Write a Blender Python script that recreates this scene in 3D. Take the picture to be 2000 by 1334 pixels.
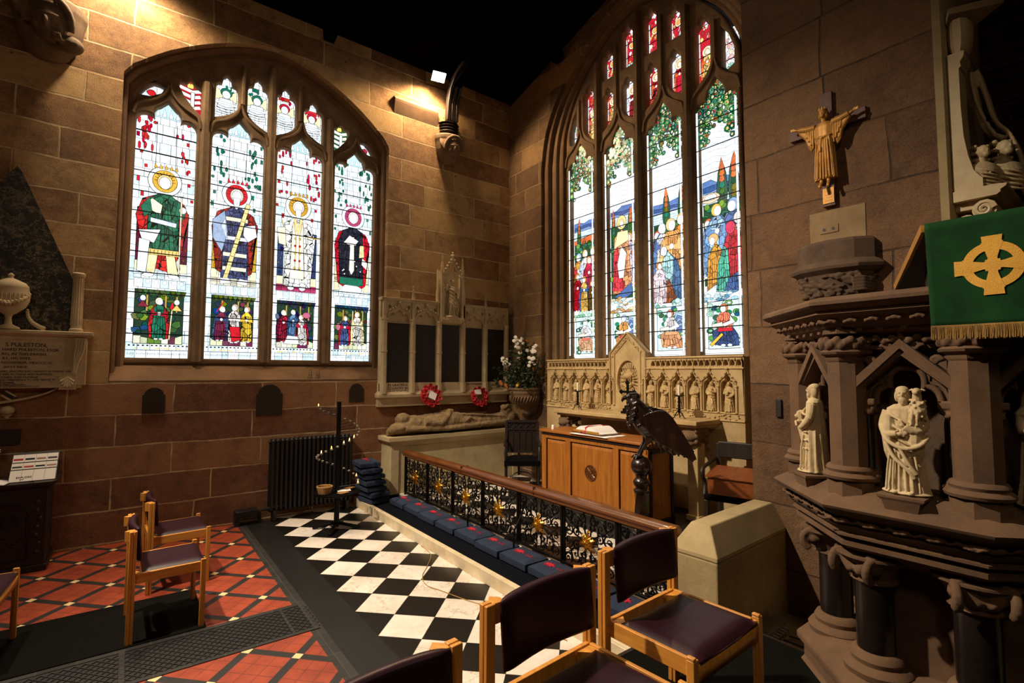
import bpy, bmesh, math, random
from mathutils import Vector, Matrix, Euler
from mathutils.noise import noise as pnoise
random.seed(7)
R = math.radians
PI = math.pi
scene = bpy.context.scene
col = scene.collection
for _o in list(bpy.data.objects):
    bpy.data.objects.remove(_o)

# ---------------------------------------------------------------- camera
cam_d = bpy.data.cameras.new('camera')
cam = bpy.data.objects.new('camera', cam_d)
col.objects.link(cam)
cam_d.sensor_width = 36.0
cam_d.lens = 977.9 / 2000 * 36.0
cam_d.clip_start = 0.05
_p, _y, _r = .060486, .652003, .002897
_fw = Vector((math.sin(_y) * math.cos(_p), math.cos(_y) * math.cos(_p), math.sin(_p)))
_rt = Vector((math.cos(_y), -math.sin(_y), 0))
_up = _rt.cross(_fw)
_r2 = _rt * math.cos(_r) + _up * math.sin(_r)
_u2 = -_rt * math.sin(_r) + _up * math.cos(_r)
_m = Matrix((_r2, _u2, -_fw)).transposed().to_4x4()
_m.translation = (0, 0, 1.85)
cam.matrix_world = _m
scene.camera = cam

# ---------------------------------------------------------------- exposure, world, large lights
vs = scene.view_settings
vs.view_transform = 'Standard'
vs.look = 'None'
vs.exposure = 0.0
vs.gamma = 1.0
vs.use_curve_mapping = False
world = bpy.data.worlds.new('world')
scene.world = world
world.use_nodes = True
_bg = world.node_tree.nodes['Background']
_bg.inputs[0].default_value = (.55, .62, .75, 1)
_bg.inputs[1].default_value = 0.012


def spot(name, loc, target, power, color, size=1.2, blend=.6, radius=.12):
    d = bpy.data.lights.new(name, 'SPOT')
    d.energy = power
    d.color = color
    d.spot_size = size
    d.spot_blend = blend
    d.shadow_soft_size = radius
    o = bpy.data.objects.new(name, d)
    col.objects.link(o)
    o.location = loc
    o.rotation_euler = (Vector(target) - Vector(loc)).to_track_quat('-Z', 'Y').to_euler()
    return o


WARM = (1.0, .70, .40)
NEUT = (1.0, .80, .57)
# floodlight by the roof post on the north wall (lights the corner of the chapel)
spot('flood_corner', (3.56, 6.74, 6.40), (3.5, 4.6, 0), 330, WARM, R(155), .35, .10)
# floodlight just above the top left edge of the frame
spot('flood_left', (-.42, 6.20, 6.75), (4.0, 4.0, .9), 750, NEUT, R(105), .8, .10)
spot('flood_left_wall', (-.22, 6.58, 6.38), (-.3, 6.9, 2.0), 330, NEUT, R(150), .6, .12)
# floodlight high on the west side of the chapel, the key light for floor, altar and pulpit
spot('flood_west', (-1.5, 4.3, 6.3), (3.0, 2.9, .2), 2500, (1.0, .85, .66), R(76), .75, .10)
# unseen fill lights added in the nave for bounce, behind the photographer
spot('nave_fill', (-2.6, -1.6, 5.6), (2.0, 5.0, 1.2), 170, NEUT, R(95), .9, .35)
spot('nave_fill_right', (1.6, -2.2, 5.8), (1.2, 5.0, .6), 70, NEUT, R(95), .9, .35)


# ---------------------------------------------------------------- materials
def srgb(h):
    h = h.lstrip('#')
    v = [int(h[i:i + 2], 16) / 255 for i in (0, 2, 4)]
    return tuple(c / 12.92 if c <= .04045 else ((c + .055) / 1.055) ** 2.4 for c in v) + (1,)


class NT:
    def __init__(s, name):
        s.m = bpy.data.materials.new(name)
        s.m.use_nodes = True
        s.t = s.m.node_tree
        s.b = s.t.nodes['Principled BSDF']
        s.o = s.t.nodes['Material Output']

    def n(s, typ, **kw):
        nd = s.t.nodes.new(typ)
        for k, v in kw.items():
            if k.startswith('i_'):
                nd.inputs[k[2:].replace('_', ' ')].default_value = v
            else:
                setattr(nd, k, v)
        return nd

    def l(s, a, b):
        s.t.links.new(a, b)

    def ramp(s, fac, stops):
        r = s.n('ShaderNodeValToRGB')
        e = r.color_ramp.elements
        while len(e) < len(stops):
            e.new(.5)
        for i, (p, c) in enumerate(stops):
            e[i].position = p
            e[i].color = c
        s.l(fac, r.inputs[0])
        return r.outputs[0]

    def mix(s, fac, a, b, mode='MIX'):
        m = s.n('ShaderNodeMix', data_type='RGBA', blend_type=mode)
        for sock, v in ((0, fac), (6, a), (7, b)):
            if hasattr(v, 'is_linked') or hasattr(v, 'links'):
                s.l(v, m.inputs[sock])
            else:
                m.inputs[sock].default_value = v
        return m.outputs[2]

    def math(s, op, a, b=None, c=None):
        m = s.n('ShaderNodeMath', operation=op)
        for i, v in enumerate((a, b, c)):
            if v is None:
                continue
            if hasattr(v, 'links'):
                s.l(v, m.inputs[i])
            else:
                m.inputs[i].default_value = v
        return m.outputs[0]

    def coord(s, scale=1.0, rot=(0, 0, 0), loc=(0, 0, 0)):
        tc = s.n('ShaderNodeTexCoord')
        mp = s.n('ShaderNodeMapping')
        s.l(tc.outputs['Object'], mp.inputs[0])
        mp.inputs['Scale'].default_value = (scale,) * 3 if not isinstance(scale, tuple) else scale
        mp.inputs['Rotation'].default_value = rot
        mp.inputs['Location'].default_value = loc
        return mp.outputs[0]

    def noise(s, vec, scale, detail=4, rough=.6):
        n = s.n('ShaderNodeTexNoise')
        n.inputs['Scale'].default_value = scale
        n.inputs['Detail'].default_value = detail
        n.inputs['Roughness'].default_value = rough
        if vec is not None:
            s.l(vec, n.inputs['Vector'])
        return n.outputs[0]

    def bump(s, h, strength=.4, dist=.01):
        b = s.n('ShaderNodeBump')
        b.inputs['Strength'].default_value = strength
        b.inputs['Distance'].default_value = dist
        s.l(h, b.inputs['Height'])
        s.l(b.outputs[0], s.b.inputs['Normal'])


def stone(name, c1, c2, scale=5.0, rough=.9, bump=.35, grain=90, dist=.006):
    t = NT(name)
    v = t.coord()
    n1 = t.noise(v, scale, 5, .65)
    n2 = t.noise(v, grain, 3, .7)
    f = t.math('ADD', t.math('MULTIPLY', n1, .75), t.math('MULTIPLY', n2, .25))
    t.l(t.ramp(f, [(.32, srgb(c1)), (.68, srgb(c2))]), t.b.inputs['Base Color'])
    t.b.inputs['Roughness'].default_value = rough
    h = t.math('ADD', t.math('MULTIPLY', n1, .6), t.math('MULTIPLY', n2, .4))
    t.bump(h, bump, dist)
    return t.m


def plain(name, c, rough=.5, metal=0, spec=None, coat=0, bump=None, var=0):
    t = NT(name)
    if var:
        v = t.coord()
        n = t.noise(v, 12, 4)
        cc = srgb(c)
        dk = tuple(x * (1 - var) for x in cc[:3]) + (1,)
        t.l(t.ramp(n, [(.3, dk), (.7, cc)]), t.b.inputs['Base Color'])
    else:
        t.b.inputs['Base Color'].default_value = srgb(c)
    t.b.inputs['Roughness'].default_value = rough
    t.b.inputs['Metallic'].default_value = metal
    if spec is not None:
        t.b.inputs['Specular IOR Level'].default_value = spec
    if coat:
        t.b.inputs['Coat Weight'].default_value = coat
    if bump:
        t.bump(t.noise(t.coord(), bump[0], 4), bump[1], .004)
    return t.m


def wood(name, c1, c2, rough=.45, scale=3.0, axis=2, coat=.1):
    t = NT(name)
    sc = [14.0, 14.0, 14.0]
    sc[axis] = 1.2
    v = t.coord(tuple(x * scale / 3 for x in sc))
    n1 = t.noise(v, 3.0, 5, .6)
    n2 = t.noise(t.coord(), 160, 2)
    f = t.math('ADD', t.math('MULTIPLY', n1, .85), t.math('MULTIPLY', n2, .15))
    t.l(t.ramp(f, [(.3, srgb(c1)), (.7, srgb(c2))]), t.b.inputs['Base Color'])
    t.b.inputs['Roughness'].default_value = rough
    t.b.inputs['Coat Weight'].default_value = coat
    t.bump(n1, .15, .003)
    return t.m


def ashlar(name, stones, mortar, row=.338, width=.86, loc=(0, 0, 0), seed=0., mort=.011, blotch='#5a3a22', vary=.5, low=None):
    """coursed stone blocks with pale joints; u,v = object x,y"""
    t = NT(name)
    v = t.coord(1.0, (0, 0, 0), loc)
    wob = t.n('ShaderNodeTexNoise')
    wob.inputs['Scale'].default_value = 2.2
    wob.inputs['Detail'].default_value = 4
    t.l(v, wob.inputs['Vector'])
    sub = t.n('ShaderNodeVectorMath', operation='SUBTRACT')
    t.l(wob.outputs['Color'], sub.inputs[0])
    sub.inputs[1].default_value = (.5, .5, .5)
    scl = t.n('ShaderNodeVectorMath', operation='MULTIPLY')
    t.l(sub.outputs[0], scl.inputs[0])
    scl.inputs[1].default_value = (.05, .045, 0)
    add = t.n('ShaderNodeVectorMath', operation='ADD')
    t.l(v, add.inputs[0])
    t.l(scl.outputs[0], add.inputs[1])
    br = t.n('ShaderNodeTexBrick')
    br.offset = .43
    br.squash = 1.45
    br.squash_frequency = 3
    br.offset_frequency = 2
    br.inputs['Color1'].default_value = (0, 0, 0, 1)
    br.inputs['Color2'].default_value = (1, 1, 1, 1)
    br.inputs['Mortar'].default_value = (.5, .5, .5, 1)
    br.inputs['Scale'].default_value = 1.0
    br.inputs['Mortar Size'].default_value = mort
    br.inputs['Mortar Smooth'].default_value = .35
    br.inputs['Brick Width'].default_value = width
    br.inputs['Row Height'].default_value = row
    t.l(add.outputs[0], br.inputs['Vector'])
    n1 = t.noise(v, 1.3, 5, .6)
    n2 = t.noise(v, 9, 6, .7)
    n3 = t.noise(v, 110, 3, .7)
    f = t.math('ADD', t.math('ADD', t.math('MULTIPLY', br.outputs[0], vary * .7), t.math('MULTIPLY', n1, .45)),
               t.math('ADD', t.math('MULTIPLY', n2, .60), -.125))
    f = t.math('ADD', f, t.math('MULTIPLY', t.math('SUBTRACT', n3, .5), .75))
    k = len(stones)
    c = t.ramp(f, [(.25 + .6 * i / (k - 1), srgb(s)) for i, s in enumerate(stones)])
    bl = t.ramp(t.noise(v, 3.1, 5, .75), [(.56, (0, 0, 0, 1)), (.72, (1, 1, 1, 1))])
    c = t.mix(t.math('MULTIPLY', bl, .55), c, srgb(blotch))
    if low:     # the lower courses are of redder stone
        sz = t.n('ShaderNodeSeparateXYZ')
        t.l(add.outputs[0], sz.inputs[0])
        c = t.mix(t.math('MULTIPLY', t.math('LESS_THAN', sz.outputs[1], low[0]), .75), c, t.ramp(f, [(.25, srgb(low[1])), (.75, srgb(low[2]))]))
    # pits and soot marks in the faces
    pt = t.n('ShaderNodeTexVoronoi')
    pt.inputs['Scale'].default_value = 3.6
    t.l(v, pt.inputs['Vector'])
    pit = t.math('MULTIPLY', t.math('LESS_THAN', pt.outputs['Distance'], .055), t.math('GREATER_THAN', n1, .52))
    c = t.mix(t.math('MULTIPLY', pit, .8), c, srgb('#1d130b'))
    soot = t.ramp(t.noise(v, 1.7, 6, .8), [(.50, (0, 0, 0, 1)), (.66, (1, 1, 1, 1))])
    c = t.mix(t.math('MULTIPLY', soot, .45), c, srgb('#3b281a'))
    # joints come and go: only partly filled with pale mortar
    mm = t.ramp(t.noise(v, 4.0, 3), [(.38, (.25, .25, .25, 1)), (.6, (1, 1, 1, 1))])
    c = t.mix(t.math('MULTIPLY', br.outputs['Fac'], mm), c, srgb(mortar))
    t.l(c, t.b.inputs['Base Color'])
    t.b.inputs['Roughness'].default_value = .92
    h = t.math('SUBTRACT', t.math('ADD', t.math('MULTIPLY', n2, .8), t.math('MULTIPLY', n3, .5)),
               t.math('MULTIPLY', br.outputs['Fac'], .8))
    t.bump(h, .95, .020)
    return t.m


M = {}
M['ashlar_n'] = ashlar('sandstone_north', ['#5a3c24', '#7e5a36', '#926a40', '#ab8454', '#b8935e'], '#cdb286', loc=(.1, -.02, 0), width=.92, vary=.75, low=(1.69, '#5c3220', '#94603f'))
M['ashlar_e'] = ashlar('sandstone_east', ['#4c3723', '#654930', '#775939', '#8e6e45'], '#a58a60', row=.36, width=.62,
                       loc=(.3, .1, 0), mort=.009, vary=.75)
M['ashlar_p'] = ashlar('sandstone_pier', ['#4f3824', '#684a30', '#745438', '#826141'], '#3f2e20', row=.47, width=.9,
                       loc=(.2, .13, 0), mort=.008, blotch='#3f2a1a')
M['tracery'] = stone('tracery_stone', '#634c34', '#8c6f4c', 6)
M['reveal'] = stone('reveal_stone', '#5a4029', '#82603e', 3)
M['limestone'] = stone('pale_limestone', '#a8936e', '#cbb68f', 5, bump=.15)
M['alabaster'] = stone('reredos_alabaster', '#9c7f52', '#c9ad7a', 4, rough=.7, bump=.3, dist=.01)
M['tomb'] = stone('tomb_stone', '#a8946c', '#cdb98e', 3, bump=.2)
M['effigy'] = stone('worn_effigy_stone', '#6a5438', '#99805a', 9, bump=.5, grain=60, dist=.01)
M['pulpit'] = stone('pulpit_stone', '#4b3524', '#6e5136', 4, bump=.2)
M['statue'] = stone('statue_stone', '#a8906a', '#cbb68e', 8, bump=.15)
M['corbel'] = stone('corbel_stone', '#5e4933', '#7e6446', 7, bump=.5)
M['dark_corbel'] = stone('dark_corbel_stone', '#3d2d20', '#5d4631', 7, bump=.5)
M['low_wall'] = stone('low_wall_stone', '#82704e', '#aa9468', 4, bump=.5, grain=50, dist=.01)
M['coping'] = stone('coping_stone', '#92805a', '#b8a276', 3, bump=.25)
M['monument'] = stone('monument_marble', '#a8906a', '#c9b48a', 3, rough=.55, bump=.1)
M['bronze_tablet'] = plain('bronze_tablet', '#2b211a', .6, .25, var=.3)
M['plaque'] = plain('dark_plaque', '#33281d', .6, .3, var=.4)
M['oak_altar'] = wood('altar_oak', '#8a4f1c', '#b97428', .42, axis=2)
M['oak_top'] = wood('altar_oak_top', '#83491a', '#b06c26', .4, axis=1)
M['chair_oak'] = wood('chair_oak', '#b0702a', '#d8963f', .4, axis=2)
M['chair_rail'] = wood('chair_oak_rail', '#b0702a', '#d8963f', .4, axis=1)
M['rail_wood'] = wood('rail_mahogany', '#4a260f', '#74421b', .3, axis=1, coat=.5)
M['dark_wood'] = wood('dark_oak', '#150c07', '#2a1a10', .5, axis=2, coat=0)
M['eagle_wood'] = wood('lectern_wood', '#140a06', '#26130b', .3, axis=2, coat=.5)
M['box_wood'] = wood('box_wood', '#6a3514', '#8c4c20', .4, axis=1)
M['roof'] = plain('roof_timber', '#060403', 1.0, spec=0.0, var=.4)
M['leather'] = plain('purple_leather', '#2a0e19', .38, 0, .4, bump=(60, .12), var=.25)
M['iron'] = plain('black_iron', '#0e0d0d', .45, .7)
M['radiator'] = plain('radiator_paint', '#17110e', .5, .1)
M['gold'] = plain('gilt', '#e8a838', .28, 1.0)
M['gold_flat'] = plain('gold_leaf_flat', '#b07c30', .5, .35, var=.3)
M['repair'] = stone('repair_stone', '#715a3e', '#8d7350', 5)
M['cross_wood'] = wood('cross_wood', '#3e1d0e', '#5c2f18', .6, axis=2, coat=0)
M['black_velvet'] = plain('dark_upholstery', '#08070a', .95, spec=.08)
M['blue_cloth'] = plain('kneeler_blue', '#1f2c44', .95, bump=(220, .5), var=.3)
M['red_wool'] = plain('kneeler_red', '#b3142e', .9)
M['carpet_blue'] = plain('step_carpet', '#0a0d14', .98, spec=.1, bump=(300, .5), var=.3)
M['carpet_dark'] = plain('dark_carpet', '#0f0e0a', .98, spec=.08, bump=(260, .5), var=.35)
M['paper'] = plain('paper', '#efe9e2', .8)
M['white_marble_edge'] = stone('step_marble', '#c9b189', '#e8d8b8', 5, rough=.4, bump=.05)
M['candle'] = plain('candle_wax', '#f2ead6', .4)
M['silver'] = plain('tin_cup', '#b8b4ac', .3, .9)
M['wicker'] = plain('wicker', '#b98a4a', .6, bump=(150, .8), var=.45)
M['red_poppy'] = plain('poppy_red', '#c4101e', .7, var=.35)
M['poppy_black'] = plain('poppy_black', '#120c0c', .6)
M['green_cloth'] = plain('green_silk', '#113c1a', .85, 0, .15, bump=(40, .25), var=.4)
M['gold_cloth'] = plain('gold_cloth', '#dca022', .5, 0, bump=(300, .6), var=.2)
M['fringe'] = plain('gold_fringe', '#a87e34', .6, 0, bump=(400, .8), var=.6)
def veined():
    t = NT('obelisk_marble')
    v = t.coord()
    n = t.n('ShaderNodeTexNoise')
    n.inputs['Scale'].default_value = 4.5
    n.inputs['Detail'].default_value = 9
    n.inputs['Roughness'].default_value = .7
    n.inputs['Distortion'].default_value = 2.2
    t.l(v, n.inputs['Vector'])
    c = t.ramp(n.outputs[0], [(.36, srgb('#0d0b09')), (.52, srgb('#2a241b')), (.60, srgb('#4e4230')), (.70, srgb('#8a7450'))])
    vein = t.math('LESS_THAN', t.math('ABSOLUTE', t.math('SUBTRACT', t.noise(v, 7, 8, .7), .5)), .008)
    c = t.mix(t.math('MULTIPLY', vein, .5), c, srgb('#a89878'))
    t.l(c, t.b.inputs['Base Color'])
    t.b.inputs['Roughness'].default_value = .5
    t.b.inputs['Specular IOR Level'].default_value = .25
    return t.m


M['marble_dark'] = veined()
M['black_marble'] = stone('pulpit_dark_marble', '#120e0d', '#221a17', 9, rough=.25, bump=.02)
M['leaf'] = plain('leaf_green', '#2c3a16', .7, var=.5)
M['fl_white'] = plain('petal_white', '#f3ecdf', .7)
M['fl_orange'] = plain('petal_orange', '#c9691c', .7, var=.3)
M['fl_yellow'] = plain('petal_yellow', '#e8b52a', .7)
M['lead'] = plain('lead_grey', '#1a1816', .7)
M['ribbon'] = plain('red_ribbon', '#b01020', .5)
M['page_gilt'] = plain('page_edges', '#b98a3a', .5, .3)
M['text'] = plain('lettering', '#2a2018', .8)
M['rubber'] = plain('black_cable', '#0c0b0b', .6)
M['grey_plastic'] = plain('socket_grey', '#6d604e', .5)


def emis(name, c, s):
    t = NT(name)
    t.b.inputs['Base Color'].default_value = srgb(c)
    t.b.inputs['Emission Color'].default_value = srgb(c)
    t.b.inputs['Emission Strength'].default_value = s
    return t.m


M['lamp'] = emis('lamp_face', '#fff2dc', 150)
M['flame'] = emis('candle_flame', '#ffb14a', 14)


# ---------------------------------------------------------------- object helpers
def tag(o, label=None, cat=None, group=None, kind=None):
    for k, v in (('label', label), ('category', cat), ('group', group), ('kind', kind)):
        if v:
            o[k] = v
    return o


PINV = {}


def thing(name, label, cat, loc=(0, 0, 0), rz=0, group=None, kind=None, world=False):
    """world=True: the parts are given in room coordinates, the empty only marks the base"""
    o = bpy.data.objects.new(name, None)
    o.empty_display_size = .1
    col.objects.link(o)
    o.location = loc
    o.rotation_euler = (0, 0, rz)
    if world:
        PINV[o.name] = (Matrix.Translation(loc) @ Matrix.Rotation(rz, 4, 'Z')).inverted()
    return tag(o, label, cat, group, kind)


def set_parent(o, parent):
    o.parent = parent
    if parent.name in PINV:
        o.matrix_parent_inverse = PINV[parent.name]
    kids.setdefault(parent.name, []).append(o)


def copy_tree(o, parent=None):
    c = o.copy()
    col.objects.link(c)
    c.parent = parent
    for ch in kids.get(o.name, []):
        copy_tree(ch, c)
    return c


kids = {}


class B:
    def __init__(s, mat=None):
        s.bm = bmesh.new()
        s.M = Matrix(mat) if mat else Matrix.Identity(4)
        s.mi = 0

    def v(s, p):
        return s.bm.verts.new(s.M @ Vector(p))

    def f(s, vs):
        try:
            fc = s.bm.faces.new(vs)
            fc.material_index = s.mi
            return fc
        except ValueError:
            return None

    def face(s, pts):
        return s.f([s.v(p) for p in pts])

    def box(s, x0, x1, y0, y1, z0, z1, tp=0, taper=None):
        a = [s.v(p) for p in ((x0, y0, z0), (x1, y0, z0), (x1, y1, z0), (x0, y1, z0))]
        if taper:
            tx, ty = taper
            b = [s.v(p) for p in ((x0 + tx, y0 + ty, z1), (x1 - tx, y0 + ty, z1), (x1 - tx, y1 - ty, z1), (x0 + tx, y1 - ty, z1))]
        else:
            b = [s.v(p) for p in ((x0, y0, z1), (x1, y0, z1), (x1, y1, z1), (x0, y1, z1))]
        s.f(a[::-1])
        s.f(b)
        for i in range(4):
            j = (i + 1) % 4
            s.f([a[i], a[j], b[j], b[i]])
        return s

    def bar(s, p0, p1, w, h, up=(0, 0, 1)):
        p0, p1 = Vector(p0), Vector(p1)
        d = (p1 - p0).normalized()
        u = Vector(up)
        sd = d.cross(u)
        if sd.length < 1e-4:
            sd = d.cross(Vector((0, 1, 0)))
        sd.normalize()
        u = sd.cross(d)
        r = []
        for p in (p0, p1):
            r.append([s.v(p + sd * (a * w / 2) + u * (b * h / 2)) for a, b in ((-1, -1), (1, -1), (1, 1), (-1, 1))])
        s.f(r[0][::-1])
        s.f(r[1])
        for i in range(4):
            j = (i + 1) % 4
            s.f([r[0][i], r[0][j], r[1][j], r[1][i]])
        return s

    def rings(s, rings, cap=True, closed=False):
        rv = [[s.v(p) for p in r] for r in rings]
        n = len(rv[0])
        m = len(rv)
        for k in range(m if closed else m - 1):
            a, b = rv[k], rv[(k + 1) % m]
            for i in range(n):
                j = (i + 1) % n
                s.f([a[i], a[j], b[j], b[i]])
        if cap and not closed:
            s.f(rv[0][::-1])
            s.f(rv[-1])
        return s

    def tube(s, pts, r, n=8, closed=False, flat=1.0):
        pts = [Vector(p) for p in pts]
        m = len(pts)
        rr = r if isinstance(r, (list, tuple)) else [r] * m
        rings = []
        prev = None
        for i, p in enumerate(pts):
            if closed:
                d = pts[(i + 1) % m] - pts[i - 1]
            else:
                d = pts[min(i + 1, m - 1)] - pts[max(i - 1, 0)]
            if d.length < 1e-7:
                d = Vector((0, 0, 1))
            d.normalize()
            if prev is None:
                a = d.orthogonal().normalized()
                if abs(d.z) < .9:
                    a = d.cross(Vector((0, 0, 1))).normalized()
            else:
                a = prev - d * prev.dot(d)
                if a.length < 1e-5:
                    a = d.orthogonal()
                a.normalize()
            prev = a
            b = d.cross(a)
            rings.append([p + (a * math.cos(2 * PI * k / n) + b * math.sin(2 * PI * k / n) * flat) * rr[i] for k in range(n)])
        return s.rings(rings, True, closed)

    def cyl(s, p0, p1, r0, r1=None, n=16):
        return s.tube([p0, p1], [r0, r0 if r1 is None else r1], n)

    def lathe(s, prof, c=(0, 0, 0), n=24, sx=1, sy=1, ph=0):
        rings = []
        for r, z in prof:
            rings.append([(c[0] + r * sx * math.cos(ph + 2 * PI * k / n), c[1] + r * sy * math.sin(ph + 2 * PI * k / n), c[2] + z)
                          for k in range(n)])
        return s.rings(rings)

    def ball(s, c, r, n=12, m=8, rot=None):
        if not isinstance(r, (tuple, list)):
            r = (r, r, r)
        q = Euler(rot).to_matrix() if rot else None
        rings = []
        for i in range(1, m):
            t = PI * i / m
            ring = []
            for k in range(n):
                a = 2 * PI * k / n
                p = Vector((r[0] * math.sin(t) * math.cos(a), r[1] * math.sin(t) * math.sin(a), -r[2] * math.cos(t)))
                if q:
                    p = q @ p
                ring.append(p + Vector(c))
            rings.append(ring)
        rv = [[s.v(p) for p in rg] for rg in rings]
        pb, pt = Vector((0, 0, -r[2])), Vector((0, 0, r[2]))
        if q:
            pb, pt = q @ pb, q @ pt
        b, t = s.v(pb + Vector(c)), s.v(pt + Vector(c))
        for k in range(len(rv) - 1):
            for i in range(n):
                j = (i + 1) % n
                s.f([rv[k][i], rv[k][j], rv[k + 1][j], rv[k + 1][i]])
        for i in range(n):
            j = (i + 1) % n
            s.f([b, rv[0][j], rv[0][i]])
            s.f([rv[-1][i], rv[-1][j], t])
        return s

    def prism(s, pts, a, b, ax='y'):
        """polygon pts (two coords) extruded along ax from a to b"""
        def P(p, d):
            return {'y': (p[0], d, p[1]), 'x': (d, p[0], p[1]), 'z': (p[0], p[1], d)}[ax]
        A = [s.v(P(p, a)) for p in pts]
        C = [s.v(P(p, b)) for p in pts]
        s.f(A)
        s.f(C[::-1])
        n = len(pts)
        for i in range(n):
            j = (i + 1) % n
            s.f([A[j], A[i], C[i], C[j]])
        return s

    def grid(s, fn, nu, nv, cu=False):
        vs = [[s.v(fn(i / nu, j / nv)) for j in range(nv + 1)] for i in range(nu if cu else nu + 1)]
        n = len(vs)
        for i in range(n if cu else n - 1):
            for j in range(nv):
                s.f([vs[i][j], vs[(i + 1) % n][j], vs[(i + 1) % n][j + 1], vs[i][j + 1]])
        return s

    def obj(s, name, mat, parent=None, bevel=0, smooth=40, remesh=0, sub=0, solid=0, label=None, seg=2, sm=0, disp=None):
        bm = s.bm
        bmesh.ops.recalc_face_normals(bm, faces=bm.faces[:])
        me = bpy.data.meshes.new(name)
        bm.to_mesh(me)
        bm.free()
        for m in (mat if isinstance(mat, (list, tuple)) else [mat]):
            me.materials.append(M[m] if isinstance(m, str) else m)
        if smooth or remesh:
            me.shade_smooth()
            if smooth and not remesh:
                me.set_sharp_from_angle(angle=R(smooth))
        o = bpy.data.objects.new(name, me)
        col.objects.link(o)
        if parent:
            set_parent(o, parent)
        if remesh:
            md = o.modifiers.new('r', 'REMESH')
            md.mode = 'VOXEL'
            md.voxel_size = remesh
            md.use_smooth_shade = True
            if sm:
                m2 = o.modifiers.new('s', 'SMOOTH')
                m2.iterations = sm
                m2.factor = .5
        if solid:
            md = o.modifiers.new('t', 'SOLIDIFY')
            md.thickness = solid
            md.offset = 0
        if bevel:
            md = o.modifiers.new('b', 'BEVEL')
            md.width = bevel
            md.segments = seg
            md.limit_method = 'ANGLE'
            md.angle_limit = R(35)
            md.harden_normals = False
        if sub:
            md = o.modifiers.new('u', 'SUBSURF')
            md.levels = sub
            md.render_levels = sub
        if label:
            o['label'] = label
        return o


MN = Matrix(((1, 0, 0, 0), (0, 0, -1, 0), (0, 1, 0, 0), (0, 0, 0, 1)))   # local (x,y,z) -> (X, -z -> Y, y -> Z)
ME = Matrix(((0, 0, -1, 0), (-1, 0, 0, 0), (0, 1, 0, 0), (0, 0, 0, 1)))


def plate(name, outer, holes, mat, parent, base, front, back, bevel=0.0, res=1):
    """flat stone plate with holes; base matrix, local z = front..back"""
    cu = bpy.data.curves.new(name, 'CURVE')
    cu.dimensions = '2D'
    cu.fill_mode = 'BOTH'
    th = abs(front - back) / 2
    cu.extrude = max(th - bevel, 0)
    cu.bevel_depth = bevel
    cu.bevel_resolution = res
    if bevel:
        cu.offset = -bevel

    def area(p):
        return sum(p[i][0] * p[(i + 1) % len(p)][1] - p[(i + 1) % len(p)][0] * p[i][1] for i in range(len(p))) / 2
    for k, pts in enumerate([outer] + list(holes)):
        pts = list(pts)
        ccw = area(pts) > 0
        if (k == 0) != ccw:
            pts = pts[::-1]
        sp = cu.splines.new('POLY')
        sp.points.add(len(pts) - 1)
        for i, p in enumerate(pts):
            sp.points[i].co = (p[0], p[1], 0, 1)
        sp.use_cyclic_u = True
    tmp = bpy.data.objects.new('tmp', cu)
    col.objects.link(tmp)
    dg = bpy.context.evaluated_depsgraph_get()
    me = bpy.data.meshes.new_from_object(tmp.evaluated_get(dg), depsgraph=dg)
    bpy.data.objects.remove(tmp)
    bpy.data.curves.remove(cu)
    me.materials.clear()
    me.materials.append(M[mat])
    for p in me.polygons:
        p.material_index = 0
    me.name = name
    me.shade_smooth()
    me.set_sharp_from_angle(angle=R(35))
    o = bpy.data.objects.new(name, me)
    col.objects.link(o)
    mw = base.copy()
    o.matrix_world = Matrix.Translation(base.to_3x3() @ Vector((0, 0, (front + back) / 2))) @ mw
    if parent:
        set_parent(o, parent)
    return o


def text_obj(name, body, size, mat, parent, M4, align='LEFT', extrude=.001, spacing=1.0):
    cu = bpy.data.curves.new(name, 'FONT')
    cu.body = body
    cu.size = size
    cu.align_x = align
    cu.extrude = extrude
    cu.space_line = spacing
    tmp = bpy.data.objects.new('tmp', cu)
    col.objects.link(tmp)
    dg = bpy.context.evaluated_depsgraph_get()
    me = bpy.data.meshes.new_from_object(tmp.evaluated_get(dg), depsgraph=dg)
    bpy.data.objects.remove(tmp)
    bpy.data.curves.remove(cu)
    me.materials.clear()
    me.materials.append(M[mat])
    me.transform(M4)
    o = bpy.data.objects.new(name, me)
    col.objects.link(o)
    if parent:
        set_parent(o, parent)
    return o


def TN(x, y, z):   # text on the north wall (faces south)
    return Matrix.Translation((x, y, z)) @ MN


def TE(x, y, z):
    return Matrix.Translation((x, y, z)) @ ME


def struct(o):
    o['kind'] = 'structure'
    return o


def bez(p0, p1, p2, n=6):
    return [((1 - t) ** 2 * p0[0] + 2 * t * (1 - t) * p1[0] + t * t * p2[0],
             (1 - t) ** 2 * p0[1] + 2 * t * (1 - t) * p1[1] + t * t * p2[1]) for t in [i / n for i in range(n + 1)]]


def smooth_poly(pts, n=5, closed=False):
    """Catmull-Rom through points"""
    out = []
    m = len(pts)
    rng = m if closed else m - 1
    for i in range(rng):
        p0 = pts[(i - 1) % m] if closed else pts[max(i - 1, 0)]
        p1, p2 = pts[i], pts[(i + 1) % m]
        p3 = pts[(i + 2) % m] if closed else pts[min(i + 2, m - 1)]
        for k in range(n):
            t = k / n
            out.append(tuple(.5 * ((2 * b) + (-a + c) * t + (2 * a - 5 * b + 4 * c - d) * t * t + (-a + 3 * b - 3 * c + d) * t ** 3)
                             for a, b, c, d in zip(p0, p1, p2, p3)))
    if not closed:
        out.append(tuple(pts[-1]))
    return out
# ================================================================ the room shell
YN, XE = 6.95, 5.24
ZP = .32            # raised nave platform
ZS = .11            # kneeling step
ZC = .14            # sanctuary floor


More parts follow.
